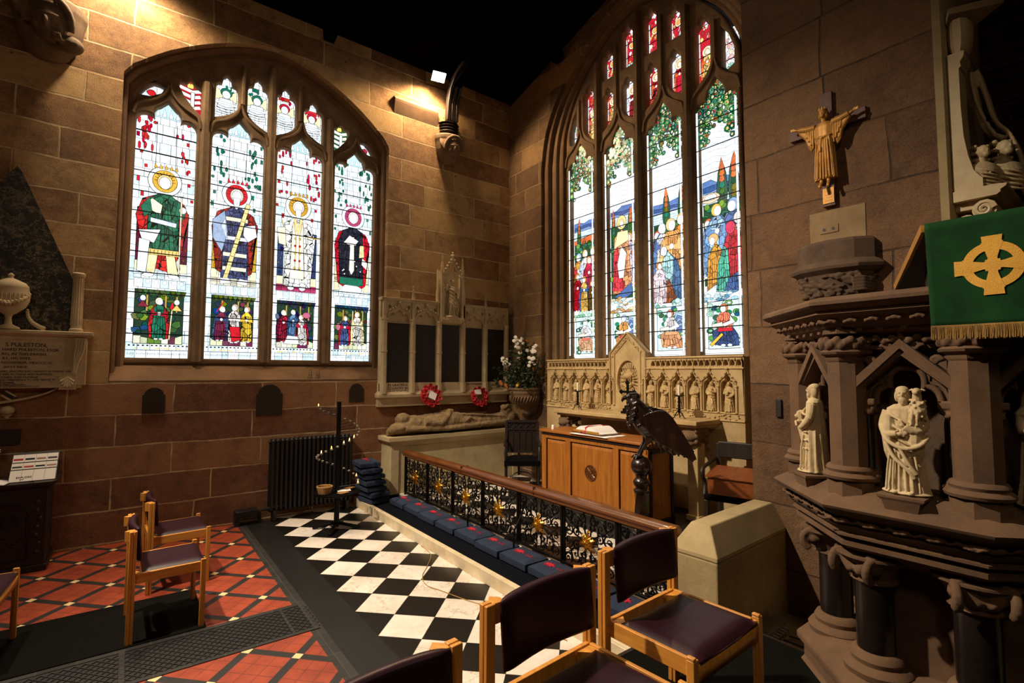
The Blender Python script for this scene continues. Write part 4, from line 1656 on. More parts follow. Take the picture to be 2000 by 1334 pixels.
        g.e(cx - .10, 3.45, .05, .065, '#dfe8f0', .004, 12)
        g.e(cx - .115, 3.44, .032, .045, '#fdf2e8', .003, 12)
        folds(g, [(cx - .13, 2.76), (cx - .11, 3.02), (cx - .02, 3.06), (cx + .05, 2.90), (cx + .10, 2.75)], '#8a4a24', 4)
        person(g, cx - .17, 2.76, .56, '#f0d8dc', '#e8c8d4', '#c87a3c', '#fdf2e8', 1)
        shrubs(g, x0, x1, 2.70, 2.78, ['#b8dcd4', '#8ac4b4'], 10, .04)
    else:
        cypress(g, cx - .01, 3.80, .62, .07)
        cypress(g, cx + .14, 3.80, .64, .07)
        g.e(cx - .16, 3.98, .12, .06, '#e8c8a8', .004, 14)
        g.e(cx - .16, 3.99, .08, .035, '#e0eee8', .003, 14)
        shrubs(g, x0, x1, 3.68, 3.88)
        for i, (dx, dz, hh, rb, ck, hr) in enumerate(((-.20, 3.0, .74, '#9ab0d0', '#5a78a8', '#c86a3c'), (-.08, 3.02, .88, '#9ac0e0', '#6a90c0', '#e8b85a'), (.12, 2.98, .94, '#5a78b0', '#7a9ac8', '#8aa4d0'),
                                                      (.20, 2.9, .84, '#e0c0a0', '#d84a5a', '#e8d8c8'))):
            person(g, cx + dx, dz, hh, rb, ck, hr, '#fbf0e6', 1 if i % 2 else -1)
        folds(g, [(cx + .02, 2.95), (cx + .0, 3.35), (cx + .08, 3.55), (cx + .20, 3.5), (cx + .25, 3.2), (cx + .25, 2.86)], '#c8243c', 7)
        g.e(cx + .09, 3.56, .06, .075, '#d03a5a', .004, 12)
        folds(g, [(cx - .22, 2.84), (cx - .20, 3.25), (cx - .10, 3.42), (cx - .02, 3.3), (cx - .04, 2.95)], '#e09a3c', 5)
        g.e(cx - .13, 3.47, .065, .06, '#e8b070', .004, 12)
        g.e(cx - .145, 3.44, .036, .05, '#fdf2e8', .003, 12)
        folds(g, [(cx - .10, 2.82), (cx - .07, 3.15), (cx - .0, 3.36), (cx + .05, 3.3), (cx + .03, 3.0), (cx + .08, 2.8)], '#5ab8a0', 5)
        folds(g, [(cx + .0, 2.80), (cx + .06, 2.96), (cx + .18, 3.02), (cx + .26, 2.95), (cx + .26, 2.84), (cx + .1, 2.78)], '#3c5c94', 5)
        stones_(g, x0, x1, 2.70, 2.80, ('#9ac8d8', '#c8dce8', '#5a90b0'))
    # lower panel
    g.r(x0, x1, 2.62, 2.70, '#f0ecd0', .003)
    for i in range(7):
        g.line([(x0 + .04 + i * .075, 2.66), (x0 + .04 + i * .075, 2.70)], .002)
    g.line([(x0, 2.66), (x1, 2.66)], .002)
    g.r(x0, x1, 2.08, 2.14, '#f2efe6', .003)
    for i in range(26):
        g.line([(x0 + .03 + i * .018, 2.098), (x0 + .03 + i * .018, 2.118)], .002, '#9aa0a8')
    reader(g, cx, 2.135 + .0, ['#f4f0ee', '#e8a050', '#efe6e6', '#e87a5a'][k], ['#e8b48a', '#e89a5a', '#e8a070', '#2f4a80'][k], ['#d86a5a', '#c8343c', '#e0a070', '#c82430'][k],
           ['#f2f2f2', '#a8b8d8', '#c86a3c', '#d8763c'][k], k in (1, 2), k == 3)
    vine(g, cx, .24, 4.4, 5.13)
    for dx in (-.2, .2):
        for i in range(4):
            g.e(cx + dx, 4.62 + i * .1, .03, .035, jit(rg.choice(GRN), .3), .004, 9)
            g.e(cx + dx * .98, 4.62 + i * .1, .014, .017, '#e8d8a0', .003, 8)
    brickedge(g, x0, x1, 2.1, 5.05, WHITE, .085, .026)
    bars(g, [2.38, 2.62, 2.95, 3.28, 3.6, 3.92, 4.24, 4.56, 4.88])
    g.build('lancet_glass', w2, ME, 5.588)

for k, s in enumerate(e_tr):
    xs = [p[0] for p in s]
    zs = [p[1] for p in s]
    cx, cz = (min(xs) + max(xs)) / 2, (min(zs) + max(zs)) / 2
    w, h = max(xs) - min(xs), max(zs) - min(zs)
    g = Glass([(cx + (x - cx) * 1.1, cz + (z - cz) * 1.04) for x, z in s])
    small = k in (6, 7)
    top = k >= 8
    pal = ['#c02838', '#e0784a', '#e8b46a', '#d84a3c', '#f2dcc0', '#a81c2c', '#e8e0ee'] if not small else ['#c8d8e8', '#e8c8b0', '#8ac0a8', '#e0a0a0', '#f4f0e4']
    bgc = '#e8ecf4' if k in (1, 2) else '#b8202f'
    g.r(min(xs) - .01, max(xs) + .01, min(zs) - .01, max(zs) + .02, bgc if not small else '#dfe6ea', 0)
    for i in range(int(26 + h * 40)):
        x, z = rg.uniform(min(xs), max(xs)), rg.uniform(min(zs), max(zs))
        r = rg.uniform(.012, .028)
        if not top and not small and min(zs) + .05 < z < min(zs) + .45:
            continue
        g.p([(x + r * math.cos(t) * rg.uniform(.7, 1.2), z + r * 1.3 * math.sin(t)) for t in (0, 1.1, 2.2, 3.3, 4.6)], jit(rg.choice(pal), .25), .003)
    if top:
        g.e(cx, cz + .05, .05, .055, '#f2d8b0', .004, 14)
        g.e(cx, cz + .05, .028, .034, '#e8a050', .003, 12)
        for i in range(6):
            g.e(cx + rg.uniform(-.06, .06), min(zs) + rg.uniform(.03, .1), .02, .015, '#9ac8c0', .003, 8)
    elif not small:
        person(g, cx, min(zs) + .06, min(.46, h * .72), '#c42a3c' if k in (1, 2, 3) else '#e8c070', '#e8e4f0' if k == 2 else '#d86a3c', '#e8b870', '#fdf0e4', 1, halo='#f4e4c0')
    g.p([(cx - .03, max(zs) - .06), (cx, max(zs)), (cx + .03, max(zs) - .06), (cx, max(zs) - .10)], '#e4eef4', .003)
    brickedge(g, min(xs), max(xs), min(zs) + (.2 if not top else 0), max(zs) - .14, WHITE, .06, .012)
    bars(g, [z0_ for z0_ in (5.6, 5.8, 6.0, 6.2, 6.4, 6.6) if min(zs) < z0_ < max(zs)])
    g.build('tracery_glass', w2, ME, 5.588)
# ================================================================ things along the north side
# ---- oak chairs with purple leather
def make_chair(label):
    t = thing('oak_chair', label, 'chair', (0, 0, 0), 0, 'purple-seated oak chairs')
    W, Dp = .265, .215
    for sx in (-1, 1):
        x = sx * W
        b = B()        # rear post: two strips with a groove between
        b.box(x - .019, x + .019, Dp - .014, Dp + .008, 0, .745)
        b.box(x - .019, x + .019, Dp - .034, Dp - .018, 0, .745)
        b.box(x - .012, x + .012, Dp - .03, Dp, .003, .74)
        b.obj('post', 'chair_oak', t, bevel=.003)
        b = B()
        b.box(x - .018, x + .018, -Dp - .018, -Dp + .014, 0, .462)
        b.box(x - .018, x + .002, -Dp - .018, -Dp + .014, .462, .474)
        b.box(x - sx * .018 - .005, x - sx * .018 + .005, -Dp - .010, -Dp + .006, .0, .45)
        b.obj('leg', 'chair_oak', t, bevel=.003)
        b = B()        # side rail
        b.box(x - sx * .018 - .009, x - sx * .018 + .009, -Dp + .014, Dp - .034, .385, .452)
        b.obj('side_rail', 'chair_rail', t, bevel=.003)
        b = B()
        b.prism([(x - sx * .02, Dp - .036), (x - sx * .10, Dp - .036), (x - sx * .02, Dp - .12)], .405, .445, 'z')
        b.obj('corner_block', 'chair_oak', t, smooth=0)
    b = B()
    b.grid(lambda u, v: (-.25 + .5 * u, -Dp - .004, .365 + (.075 - .020 * math.sin(PI * u)) * v), 12, 1)
    b.obj('front_rail', 'chair_rail', t, solid=.02)
    b = B()
    b.box(-.25, .25, Dp - .028, Dp - .008, .385, .448)
    b.obj('back_rail', 'chair_oak', t, bevel=.002)
    for sx in (-1, 1):   # slanting brackets that carry the back pad
        b = B()
        b.prism([(sx * .246, Dp - .024), (sx * .246, Dp + .006), (sx * .222, Dp + .034), (sx * .196, Dp + .010), (sx * .196, Dp - .026)], .672, .742, 'z')
        b.obj('back_bracket', 'chair_oak', t, bevel=.002)

    b = B()              # padded back, bowed to the rear

    def pad(u, v):
        a = 2 * PI * v
        q = (abs(math.cos(a)) ** .35) * math.copysign(1, math.cos(a))
        w = (abs(math.sin(a)) ** .55) * math.copysign(1, math.sin(a))
        x = -.232 + .464 * u
        e = 1 - .75 * abs(2 * u - 1) ** 12
        return (x, Dp - .052 + .032 * (1 - (2 * u - 1) ** 2) + .024 * w * e + .010 * q, .640 + .118 * q * (1 - .06 * abs(2 * u - 1) ** 6))
    n = 22
    rings = []
    for i in range(n + 1):
        rings.append([pad(i / n, j / 20) for j in range(20)])
    b.rings(rings)
    b.obj('back_pad', 'leather', t, smooth=60)
    b = B()              # seat cushion, dished

    def seat(u, v):
        x, y = 2 * u - 1, 2 * v - 1
        e = max(abs(x) ** 8, abs(y) ** 8)
        xx = .232 * x * (1 - .02 * y)
        yy = -.045 + .185 * y
        z = .475 - .018 * (1 - x * x) * .6 + .006 * (y < 0) * 0 - .028 * e
        return (xx, yy, z)
    b.grid(seat, 20, 20)
    b.grid(lambda u, v: (.228 * (2 * u - 1), -.045 + .182 * (2 * v - 1), .435), 4, 4)
    rim = []
    for q in range(4):
        for i in range(20):
            tt = i / 20
            uu, vv = ((tt, 0), (1, tt), (1 - tt, 1), (0, 1 - tt))[q]
            rim.append((uu, vv))
    b.rings([[seat(u, v) for u, v in rim], [(.234 * (2 * u - 1), -.045 + .188 * (2 * v - 1), .437) for u, v in rim]], cap=False)
    b.obj('seat_cushion', 'leather', t, smooth=60)
    return t


def put(o, x, y, z, rz, label=None):
    o.location = (x, y, z)
    o.rotation_euler = (0, 0, rz)
    if label:
        o['label'] = label
    return o


chair = make_chair('oak chair with purple leather seat at lower right, its full seat in view')
put(chair, 1.965, 1.355, ZP, R(2.5))
put(copy_tree(chair), 1.275, 1.255, ZP, R(4), 'middle foreground oak chair before the chequered floor, its purple back pad toward the rail')
put(copy_tree(chair), .535, 1.075, ZP, R(5), 'oak chair cut by the bottom edge, only its back pad top and one post showing')
put(copy_tree(chair), .265, 4.60, .012, R(91), 'oak chair with purple leather seat at the end of the dark carpet runner')
put(copy_tree(chair), .385, 5.50, 0, R(93), 'oak chair farthest back on the left, nearest the stone wall, behind another chair')
put(copy_tree(chair), -.80, 4.66, .012, R(86), 'oak chair cut off by the left edge of the picture, in shadow')

# ---- radiator on the north wall
t = thing('radiator', 'black cast iron column radiator under the four light window', 'radiator', (1.94, 6.85, 0), world=True)
b = B()
n = 19
for i in range(n):
    x = 1.43 + (2.46 - 1.43) * (i + .5) / n
    for y in (6.78, 6.90):
        b.tube([(x, y, .14), (x, y, .22), (x, y, .9), (x, y, .97)], [.016, .021, .021, .016], 8)
    b.ball((x, 6.84, .975), (.024, .085, .035), 8, 6)
    b.ball((x, 6.84, .14), (.024, .085, .035), 8, 6)
b.obj('column', 'radiator', t, smooth=60)
for z in (.96, .15):
    b = B()
    b.cyl((1.42, 6.84, z), (2.47, 6.84, z), .022)
    b.obj('header_pipe', 'radiator', t)
for x in (1.50, 2.40):
    b = B()
    b.box(x - .02, x + .02, 6.77, 6.91, 0, .13)
    b.obj('foot', 'radiator', t, bevel=.006)
b = B()
b.tube([(1.42, 6.84, .15), (1.36, 6.84, .15), (1.34, 6.84, .13), (1.34, 6.84, .0)], .018)
b.obj('pipe', 'radiator', t)
t = thing('heating_pipe_cover', 'low dark boxed pipe against the wall left of the radiator', 'pipe cover', (1.2, 6.9, 0), world=True)
b = B()
b.box(1.07, 1.32, 6.80, 6.94, .10, .17)
b.box(1.07, 1.12, 6.80, 6.94, 0, .10)
b.obj('cover', 'radiator', t, bevel=.004)

# ---- spiral votive candle stand
SX, SY = 2.01, 6.03
t = thing('votive_stand', 'black iron votive candle stand with a spiral of candle arms above a round shelf', 'candle stand', (SX, SY, 0))
b = B()
b.cyl((0, 0, .03), (0, 0, .41), .030, n=12)
b.obj('stem', 'iron', t)
b = B()
b.box(-.022, .022, -.018, .018, .43, 1.49)
b.obj('upright', 'iron', t, bevel=.003)
for k in range(4):
    a = R(45 + 90 * k + 12)
    b = B()
    c, s = math.cos(a), math.sin(a)
    b.bar((c * .02, s * .02, .07), (c * .27, s * .27, .018), .035, .03)
    b.obj('foot', 'iron', t, bevel=.004)
b = B()
b.lathe([(0, .41), (.235, .41), (.262, .418), (.262, .436), (.25, .432), (0, .430)], n=40)
b.obj('shelf', 'iron', t)
arms = []
NA = 34
for i in range(NA):
    f = i / (NA - 1)
    z = .52 + .91 * f
    a = R(152) - (1 - f) * 2 * PI * 1.5
    arms.append((z, a, .235))
for z, a, r in arms:
    c, s = math.cos(a), math.sin(a)
    b = B()
    b.tube([(c * .02, s * .02, z - .03), (c * r, s * r, z - .01)], .0032, 5)
    b.obj('candle_arm', 'iron', t, smooth=60)
    b = B()
    b.lathe([(.004, -.012), (.016, -.006), (.019, .0), (.017, .0), (.012, -.004), (.0, -.004)], (c * r, s * r, z), 10)
    b.obj('candle_holder', 'silver', t, smooth=60)
lit = {33, 20, 19, 18, 16, 14, 2, 0}


def tealight(z, a, r, on):
    c, s = SX + math.cos(a) * r, SY + math.sin(a) * r
    o = thing('tea_light', 'x', 'candle', (c, s, z - .003), 0,
              'burning tea lights on the spiral stand' if on else 'unlit tea lights on the spiral stand')
    return o


proto = {}


def nth(k):
    sfx = 'th' if 10 < k < 20 else {1: 'st', 2: 'nd', 3: 'rd'}.get(k % 10, 'th')
    return 'the topmost arm' if k == 1 else ('the lowest arm' if k == NA else '%d%s arm counted from the top' % (k, sfx))


for i, (z, a, r) in enumerate(arms):
    on = i in lit
    if on not in proto:
        o = tealight(z, a, r, on)
        b = B()
        b.lathe([(0, 0), (.0145, 0), (.0145, .012), (.0135, .012), (.0135, .009), (0, .009)], n=12)
        b.obj('tin_cup', 'silver', o)
        b = B()
        b.lathe([(0, .009), (.013, .009), (.013, .0105), (0, .0105)], n=12)
        b.obj('wax', 'candle', o)
        if on:
            b = B()
            b.lathe([(0, .011), (.0045, .016), (.0055, .022), (.003, .032), (0, .042)], n=8)
            b.obj('flame', 'flame', o, smooth=80)
        proto[on] = o
    else:
        o = copy_tree(proto[on])
        o.location = (SX + math.cos(a) * r, SY + math.sin(a) * r, z - .003)
    o['label'] = ('burning' if on else 'unlit') + ' tea light on the spiral stand, ' + nth(NA - i)
    o['group'] = 'burning tea lights on the spiral stand' if on else 'unlit tea lights on the spiral stand'
# basket and papers on the shelf
t = thing('wicker_basket', 'small round wicker basket on the left of the candle stand shelf', 'basket', (SX - .155, SY - .03, .437))
b = B()
rr = [(.062, 0), (.070, .02), (.078, .05), (.084, .078)]
n = 30
for k in range(9):
    f = k / 8
    r = .062 + .022 * f
    pts = [((r + (.0025 if (i + k) % 2 else -.0025)) * math.cos(2 * PI * i / n), (r + (.0025 if (i + k) % 2 else -.0025)) * math.sin(2 * PI * i / n), .004 + .072 * f) for i in range(n)]
    b.tube(pts, .0048, 5, closed=True)
for i in range(15):
    a = 2 * PI * i / 15
    b.tube([(.062 * math.cos(a), .062 * math.sin(a), .0), (.084 * math.cos(a), .084 * math.sin(a), .08)], .003, 4)
b.lathe([(0, .0), (.062, .0), (.062, .004), (0, .004)], n=24)
b.obj('bowl', 'wicker', t, smooth=60)
b = B()
b.tube([((.085) * math.cos(2 * PI * i / n), (.085) * math.sin(2 * PI * i / n), .080 + .002 * (i % 2)) for i in range(n)], .006, 6, closed=True)
b.obj('rim', 'wicker', t, smooth=60)
for k, (dx, dy, w, h, rz, mt, lb) in enumerate(((.03, -.12, .12, .08, .3, 'wicker', 'pale brown leaflet at the front of the candle stand shelf'),
                                                (.07, -.03, .15, .10, -.2, 'paper', 'white printed card lying in the middle of the candle stand shelf'),
                                                (.16, .05, .12, .08, .5, 'wicker', 'tan leaflet at the right edge of the candle stand shelf'))):
    b = B()
    b.box(-w / 2, w / 2, -h / 2, h / 2, 0, .003)
    o = tag(b.obj('leaflet', mt, smooth=0), lb, 'leaflet')
    o.location = (SX + dx, SY + dy, .4375 + k * .0035)
    o.rotation_euler = (0, 0, rz)

# ---- kneelers
random.seed(5)


def kneeler_mesh(w, d, h, seed, motif=True, par=None):
    rr = random.Random(seed)
    b = B()

    def f(u, v, top):
        x, y = 2 * u - 1, 2 * v - 1
        e = max(abs(x) ** 7, abs(y) ** 7)
        nz = pnoise(Vector((x * 2 + seed, y * 2, 1))) * .005
        return (w / 2 * x * (1 - .03 * (1 - e)) * (1 - .0 * e), d / 2 * y, (h - .022 * e + nz) if top else (.0 + .008 * e))
    N_ = 14
    b.grid(lambda u, v: f(u, v, True), N_, N_)
    b.grid(lambda u, v: f(u, v, False), N_, N_)
    rim = []
    for q in range(4):
        for i in range(N_):
            tt = i / N_
            rim.append(((tt, 0), (1, tt), (1 - tt, 1), (0, 1 - tt))[q])
    mids = [(w / 2 * (2 * u - 1) * 1.02, d / 2 * (2 * v - 1) * 1.02, h * .5) for u, v in rim]
    b.rings([[f(u, v, True) for u, v in rim], mids, [f(u, v, False) for u, v in rim]], cap=False)
    o = b.obj('cushion', 'blue_cloth', par, smooth=70)
    if motif:
        b = B()
        # ragged red lion-like rampant shape woven in red wool, with small letters beside it
        pts = []
        for i in range(18):
            a = 2 * PI * i / 18
            r = .062 * (1.0 if i % 2 else .52) * rr.uniform(.8, 1.1)
            pts.append((r * math.cos(a) * .7, .055 + r * math.sin(a) * 1.15))
        zt = h + .0015
        b.prism(pts, zt - .006, zt + .0035, 'z')
        for k in range(4):
            y = -.055 - k * .022
            b.box(-.02, -.012, y - .006, y + .006, zt - .006, zt + .002)
            b.box(-.012, .01, y - .002 + rr.uniform(-.003, .003), y + .003, zt - .006, zt + .002)
        b.obj('motif', 'red_wool', par, smooth=0)
    return o


kp = thing('kneeler', 'x', 'kneeler', (0, 0, 0), 0, 'navy kneelers along the altar rail')
kneeler_mesh(.27, .376, .085, 3, True, kp)
ords = ['farthest navy kneeler, against the tomb end of the altar rail', 'second navy kneeler from the tomb along the altar rail', 'third navy kneeler from the tomb along the altar rail',
        'fourth navy kneeler from the tomb, just beyond the far curved iron handle', 'fifth navy kneeler from the tomb, just nearer than the far curved iron handle', 'sixth navy kneeler from the tomb, between the two curved iron handles',
        'navy kneeler just nearer than the near curved iron handle', 'navy kneeler partly hidden by the middle foreground chair back', 'navy kneeler seen between the posts of two foreground chairs',
        'nearest navy kneeler with a red motif, seen beside the post of the right foreground chair']
for i in range(10):
    y = 6.12 - i * .410
    o = kp if i == 0 else copy_tree(kp)
    put(o, 2.935 + .008 * math.sin(i * 2.1), y, ZS, R(.4 * math.sin(i * 3.7)), ords[i])
# pile of kneelers against the tomb
names = ['bottom', 'second from the bottom', 'third from the bottom', 'fourth from the bottom', 'fifth from the bottom', 'sixth from the bottom', 'topmost']
for i in range(7):
    o = thing('kneeler', 'navy kneeler, %s of the pile beside the radiator' % names[i] + (', a red motif on it' if i == 6 else ''), 'kneeler',
              (2.685 - .018 * i + .012 * math.sin(i * 2), 6.56 + .01 * math.cos(i * 3), ZS + .0805 * i), R(8 - 4 * i * .5), 'pile of navy kneelers')
    if i in (0, 6):
        kneeler_mesh(.27, .36, .078, 20 + i, i == 6, o)
        if i == 0:
            k0 = o
    else:
        c = kids[k0.name][0].copy()
        col.objects.link(c)
        c.parent = o

# ---- altar rail with scrollwork
RX = 3.13
YA, YB = 6.55, 2.165
t = thing('altar_rail', 'polished wooden altar rail on black wrought iron scroll panels with gilt flowers', 'altar rail', (RX, 4.3, ZC), world=True)
b = B()
prof = [(-.040, .695), (-.052, .712), (-.054, .726), (-.046, .738), (-.034, .742), (-.026, .758), (.026, .760), (.034, .742), (.046, .738), (.054, .726), (.052, .712), (.040, .695)]
b.prism([(RX + x, z) for x, z in prof], YB + .0, YA, 'y')
b.box(RX - .04, RX + .04, YB, YA, .675, .696)
for y in (5.0, 3.7):
    b.box(RX - .055, RX + .055, y - .002, y + .002, .69, .761)
b.obj('handrail', 'rail_wood', t, smooth=50)
b = B()
b.box(RX - .012, RX + .012, YB, YA, .160, .182)
b.box(RX - .012, RX + .012, YB, YA, .655, .675)
pw = .638
ys = [6.545 - i * pw for i in range(7)] + [YB + .01]
for y in ys:
    b.box(RX - .013, RX + .013, y - .013, y + .013, ZC + .001, .66)
    b.box(RX - .009, RX + .009, y - .040, y - .026, .17, .66)
b.obj('frame_bar', 'iron', t, bevel=.002)


def spiral(cx, cz, r0, turns, a0, dirn, n=26, tail=None):
    pts = []
    for i in range(n + 1):
        f = i / n
        a = a0 + dirn * turns * 2 * PI * f
        r = r0 * (1 - f) ** .9 + .004
        pts.append((cx + r * math.cos(a), cz + r * math.sin(a)))
    return pts


def rail_panel(y0, y1):
    yc, zc = (y0 + y1) / 2, .42
    w = (y1 - y0) / 2
    b = B()

    def tube(pts, r):
        b.tube([(RX + .002 * math.sin(i), y, z) for i, (y, z) in enumerate(pts)], r, 5)
    for qy in (-1, 1):
        for qz in (-1, 1):
            # main S scroll from the centre to the corner
            for (cy, cz, r, tr, a0, dr) in ((.52, .60, .078, 1.6, 200, -1), (.80, .22, .052, 1.5, 90, 1), (.22, .85, .045, 1.4, 0, -1), (.84, .84, .040, 1.3, 220, 1), (.46, .22, .040, 1.3, 100, -1), (.16, .50, .034, 1.2, 0, 1)):
                pts = spiral(cy * w, cz * .225, r, tr, R(a0), dr)
                pts = [(yc + qy * y, zc + qz * z) for y, z in pts]
                tube(pts, [.0078 - .004 * i / len(pts) for i in range(len(pts))])
                if r > .039:
                    yy, zz = pts[-1]
                    b.ball((RX, yy, zz), (.010, .011, .011), 6, 5)
            for st in ([(0.03, .02), (.12, .07), (.22, .12), (.30, .19)], [(0.03, .0), (.10, .01), (.20, .04), (.29, .06)], [(.02, .03), (.04, .10), (.03, .18), (.06, .23)],
                       [(.12, .07), (.13, .13), (.10, .17)], [(.20, .12), (.26, .10), (.30, .13)], [(.22, .13), (.19, .19), (.22, .225)]):
                pts = [(yc + qy * y * w / .31, zc + qz * z) for y, z in smooth_poly(st, 5)]
                tube(pts, [.0085 - .005 * i / len(pts) for i in range(len(pts))])
            # pointed leaves
            for (ly, lz, la, ll) in ((.13, .08, 20, .075), (.20, .15, 75, .07), (.24, .05, -25, .055), (.06, .19, 110, .05)):
                a = R(la)
                p0 = (ly * w / .31, lz)
                d = (math.cos(a), math.sin(a))
                nn = (-d[1], d[0])
                P = [(p0[0], p0[1]), (p0[0] + d[0] * ll * .4 + nn[0] * .012, p0[1] + d[1] * ll * .4 + nn[1] * .012), (p0[0] + d[0] * ll, p0[1] + d[1] * ll),
                     (p0[0] + d[0] * ll * .45 - nn[0] * .010, p0[1] + d[1] * ll * .45 - nn[1] * .010)]
                b.prism([(yc + qy * y, zc + qz * z) for y, z in P], RX - .003, RX + .003, 'x')
    return b


for k in range(7):
    y1, y0 = ys[k] - .03, ys[k + 1] + .03
    if y1 - y0 < .2:
        continue
    o = rail_panel(y0, y1).obj('scroll_panel', 'iron', t, smooth=60)
    # gilt flower
    yc = (y0 + y1) / 2
    b = B()
    for q in range(12):
        a = 2 * PI * q / 12 + .2
        ln = (.108, .070, .088, .066)[q % 4]
        c, s = math.cos(a), math.sin(a)
        b.M = Matrix.Translation((RX - .028, yc, .42)) @ Matrix.Rotation(a, 4, 'X')
        b.grid(lambda u, v: (-.012 * math.sin(PI * v * .9) + (.010 * abs(2 * u - 1)) + (.022 * v * v), (2 * u - 1) * (.004 + .0165 * math.sin(PI * (.10 + .84 * v)) * (1 + .45 * math.sin(v * 24))), ln * v), 6, 14)
    b.M = Matrix.Identity(4)
    b.ball((RX - .036, yc, .42), (.014, .018, .018), 10, 8)
    for q in range(6):
        a = 2 * PI * q / 6
        b.ball((RX - .038, yc + .018 * math.cos(a), .42 + .018 * math.sin(a)), .007, 6, 5)
    b.cyl((RX - .03, yc, .42), (RX, yc, .42), .006, n=6)
    b.obj('gilt_flower', 'gold', t, smooth=60, label='gilt flower')
# two curved iron grab handles standing in front of the rail
for y, lb in ((4.685, 'curved black iron handle rising between kneelers toward the rail, the one nearer the tomb'), (3.865, 'curved black iron handle rising between kneelers toward the rail, the one nearer the chairs')):
    b = B()
    b.tube(smooth_poly([(2.98, y, ZS - .003), (2.98, y, .24), (2.99, y, .34), (3.04, y, .42), (3.085, y, .50), (3.098, y, .60)], 6), .009, 8)
    b.lathe([(.012, 0), (.012, .008), (.010, .012)], (2.98, y, ZS - .004), 12)
    tag(b.obj('grab_handle', 'iron', smooth=60), lb, 'handle')
# thin cable lying over the marble
pts = [on_ for on_ in [(2.50, 4.55, .004), (2.36, 4.35, .004), (2.26, 4.0, .004), (2.15, 3.86, .004), (2.05, 3.55, .004), (2.10, 3.30, .004), (2.22, 3.02, .004), (2.30, 2.7, .004)]]
pts = [(2.535, 4.9, .005), (2.50, 4.62, .004), (2.33, 4.37, .004), (2.18, 4.18, .004), (2.12, 3.98, .004), (2.17, 3.80, .004), (2.24, 3.55, .004), (2.33, 3.30, .004), (2.37, 3.05, .004), (2.47, 2.6, .004)]
b = B()
b.tube(smooth_poly(pts, 6), .0035, 6)
tag(b.obj('floor_cable', 'wicker'), 'thin pale cable curling across the chequered marble floor', 'cable')

# ---- tomb chest against the north wall
TX0, TX1, TY0, TY1 = 2.90, 5.20, 6.58, 6.945
t = thing('tomb_chest', 'pale stone tomb chest with moulded top slab under the war memorial', 'tomb', (4.0, 6.75, ZC), world=True)
b = B()
b.box(TX0 + .06, TX1, TY0 + .06, TY1, ZC + .001, .82)
b.obj('body', 'tomb', t, bevel=.004)
for bx in ((TX0 + .04, TX0 + .16, TY0 + .035, TY0 + .062), (TX1 - .12, TX1 - .02, TY0 + .035, TY0 + .062), (TX0 + .035, TX0 + .062, TY0 + .063, TY1)):
    b = B()
    b.box(*bx, ZC + .001, .82)
    b.obj('pilaster', 'tomb', t, bevel=.004)
b = B()
b.rings([[(x0, y0, z), (TX1, y0, z), (TX1, TY1, z), (x0, TY1, z)] for x0, y0, z in ((TX0 + .035, TY0 + .035, .80), (TX0 + .03, TY0 + .03, .825), (TX0 + .0, TY0 - .0, .862), (TX0 - .02, TY0 - .02, .875), (TX0 - .02, TY0 - .02, .935))])
b.obj('top_slab', 'tomb', t, bevel=.004)

# ---- recumbent effigy, worn smooth
b = B()
z0 = .945


def sect(x, hw, h, yc=6.74, zo=0):
    return [(x, yc + hw * math.cos(2 * PI * k / 16), z0 + zo + (h * (.5 + .5 * math.sin(2 * PI * k / 16)))) for k in range(16)]


b.rings([sect(2.93, .05, .08), sect(3.0, .12, .12), sect(3.10, .15, .20), sect(3.25, .14, .27), sect(3.45, .16, .26), sect(3.7, .17, .29), sect(3.95, .17, .30), sect(4.2, .155, .26),
         sect(4.5, .14, .22), sect(4.75, .13, .22), sect(4.9, .12, .24), sect(5.02, .10, .22), sect(5.1, .06, .15)])
b.ball((3.16, 6.72, z0 + .22), (.12, .10, .09), 12, 8)           # head on cushion
b.ball((3.07, 6.70, z0 + .10), (.12, .13, .07), 12, 8)
b.ball((2.97, 6.66, z0 + .07), (.06, .06, .05))                  # beast at the head end
b.tube([(3.45, 6.60, z0 + .17), (3.70, 6.585, z0 + .13), (3.86, 6.63, z0 + .24), (3.92, 6.70, z0 + .30)], [.06, .055, .045, .04], 10)
b.tube([(3.50, 6.86, z0 + .2), (3.75, 6.86, z0 + .22), (3.92, 6.78, z0 + .30)], [.05, .045, .04], 10)
b.ball((3.94, 6.73, z0 + .30), (.07, .06, .04))
for k in range(5):                                               # folds of the robe over the legs
    y = 6.64 + k * .045
    b.tube([(4.0, y, z0 + .25), (4.35, y, z0 + .235), (4.75, y + .005, z0 + .20), (4.92, y, z0 + .18)], .016, 6)
b.tube([(4.1, 6.60, z0 + .12), (4.22, 6.59, z0 + .20), (4.34, 6.61, z0 + .13)], .02, 6)
b.tube([(3.15, 6.60, z0 + .09), (3.8, 6.57, z0 + .06), (4.5, 6.60, z0 + .08), (5.0, 6.64, z0 + .10)], .04, 8)
b.ball((5.0, 6.70, z0 + .26), (.10, .09, .11), 12, 8)            # feet on a crouching animal
b.ball((5.07, 6.66, z0 + .18), (.09, .08, .09), 12, 8)
b.ball((4.93, 6.68, z0 + .32), (.05, .06, .05), 10, 8)
b.tube([(4.90, 6.64, z0 + .30), (4.97, 6.62, z0 + .36), (5.05, 6.64, z0 + .34)], .022, 6)
o = b.obj('effigy', 'effigy', remesh=.009, sm=2)
tag(o, 'worn recumbent stone effigy lying on the tomb slab below the two poppy wreaths', 'effigy')
dt = bpy.data.textures.new('worn', 'CLOUDS')
dt.noise_scale = .06
md = o.modifiers.new('d', 'DISPLACE')
md.texture = dt
md.strength = .022
md.mid_level = .5
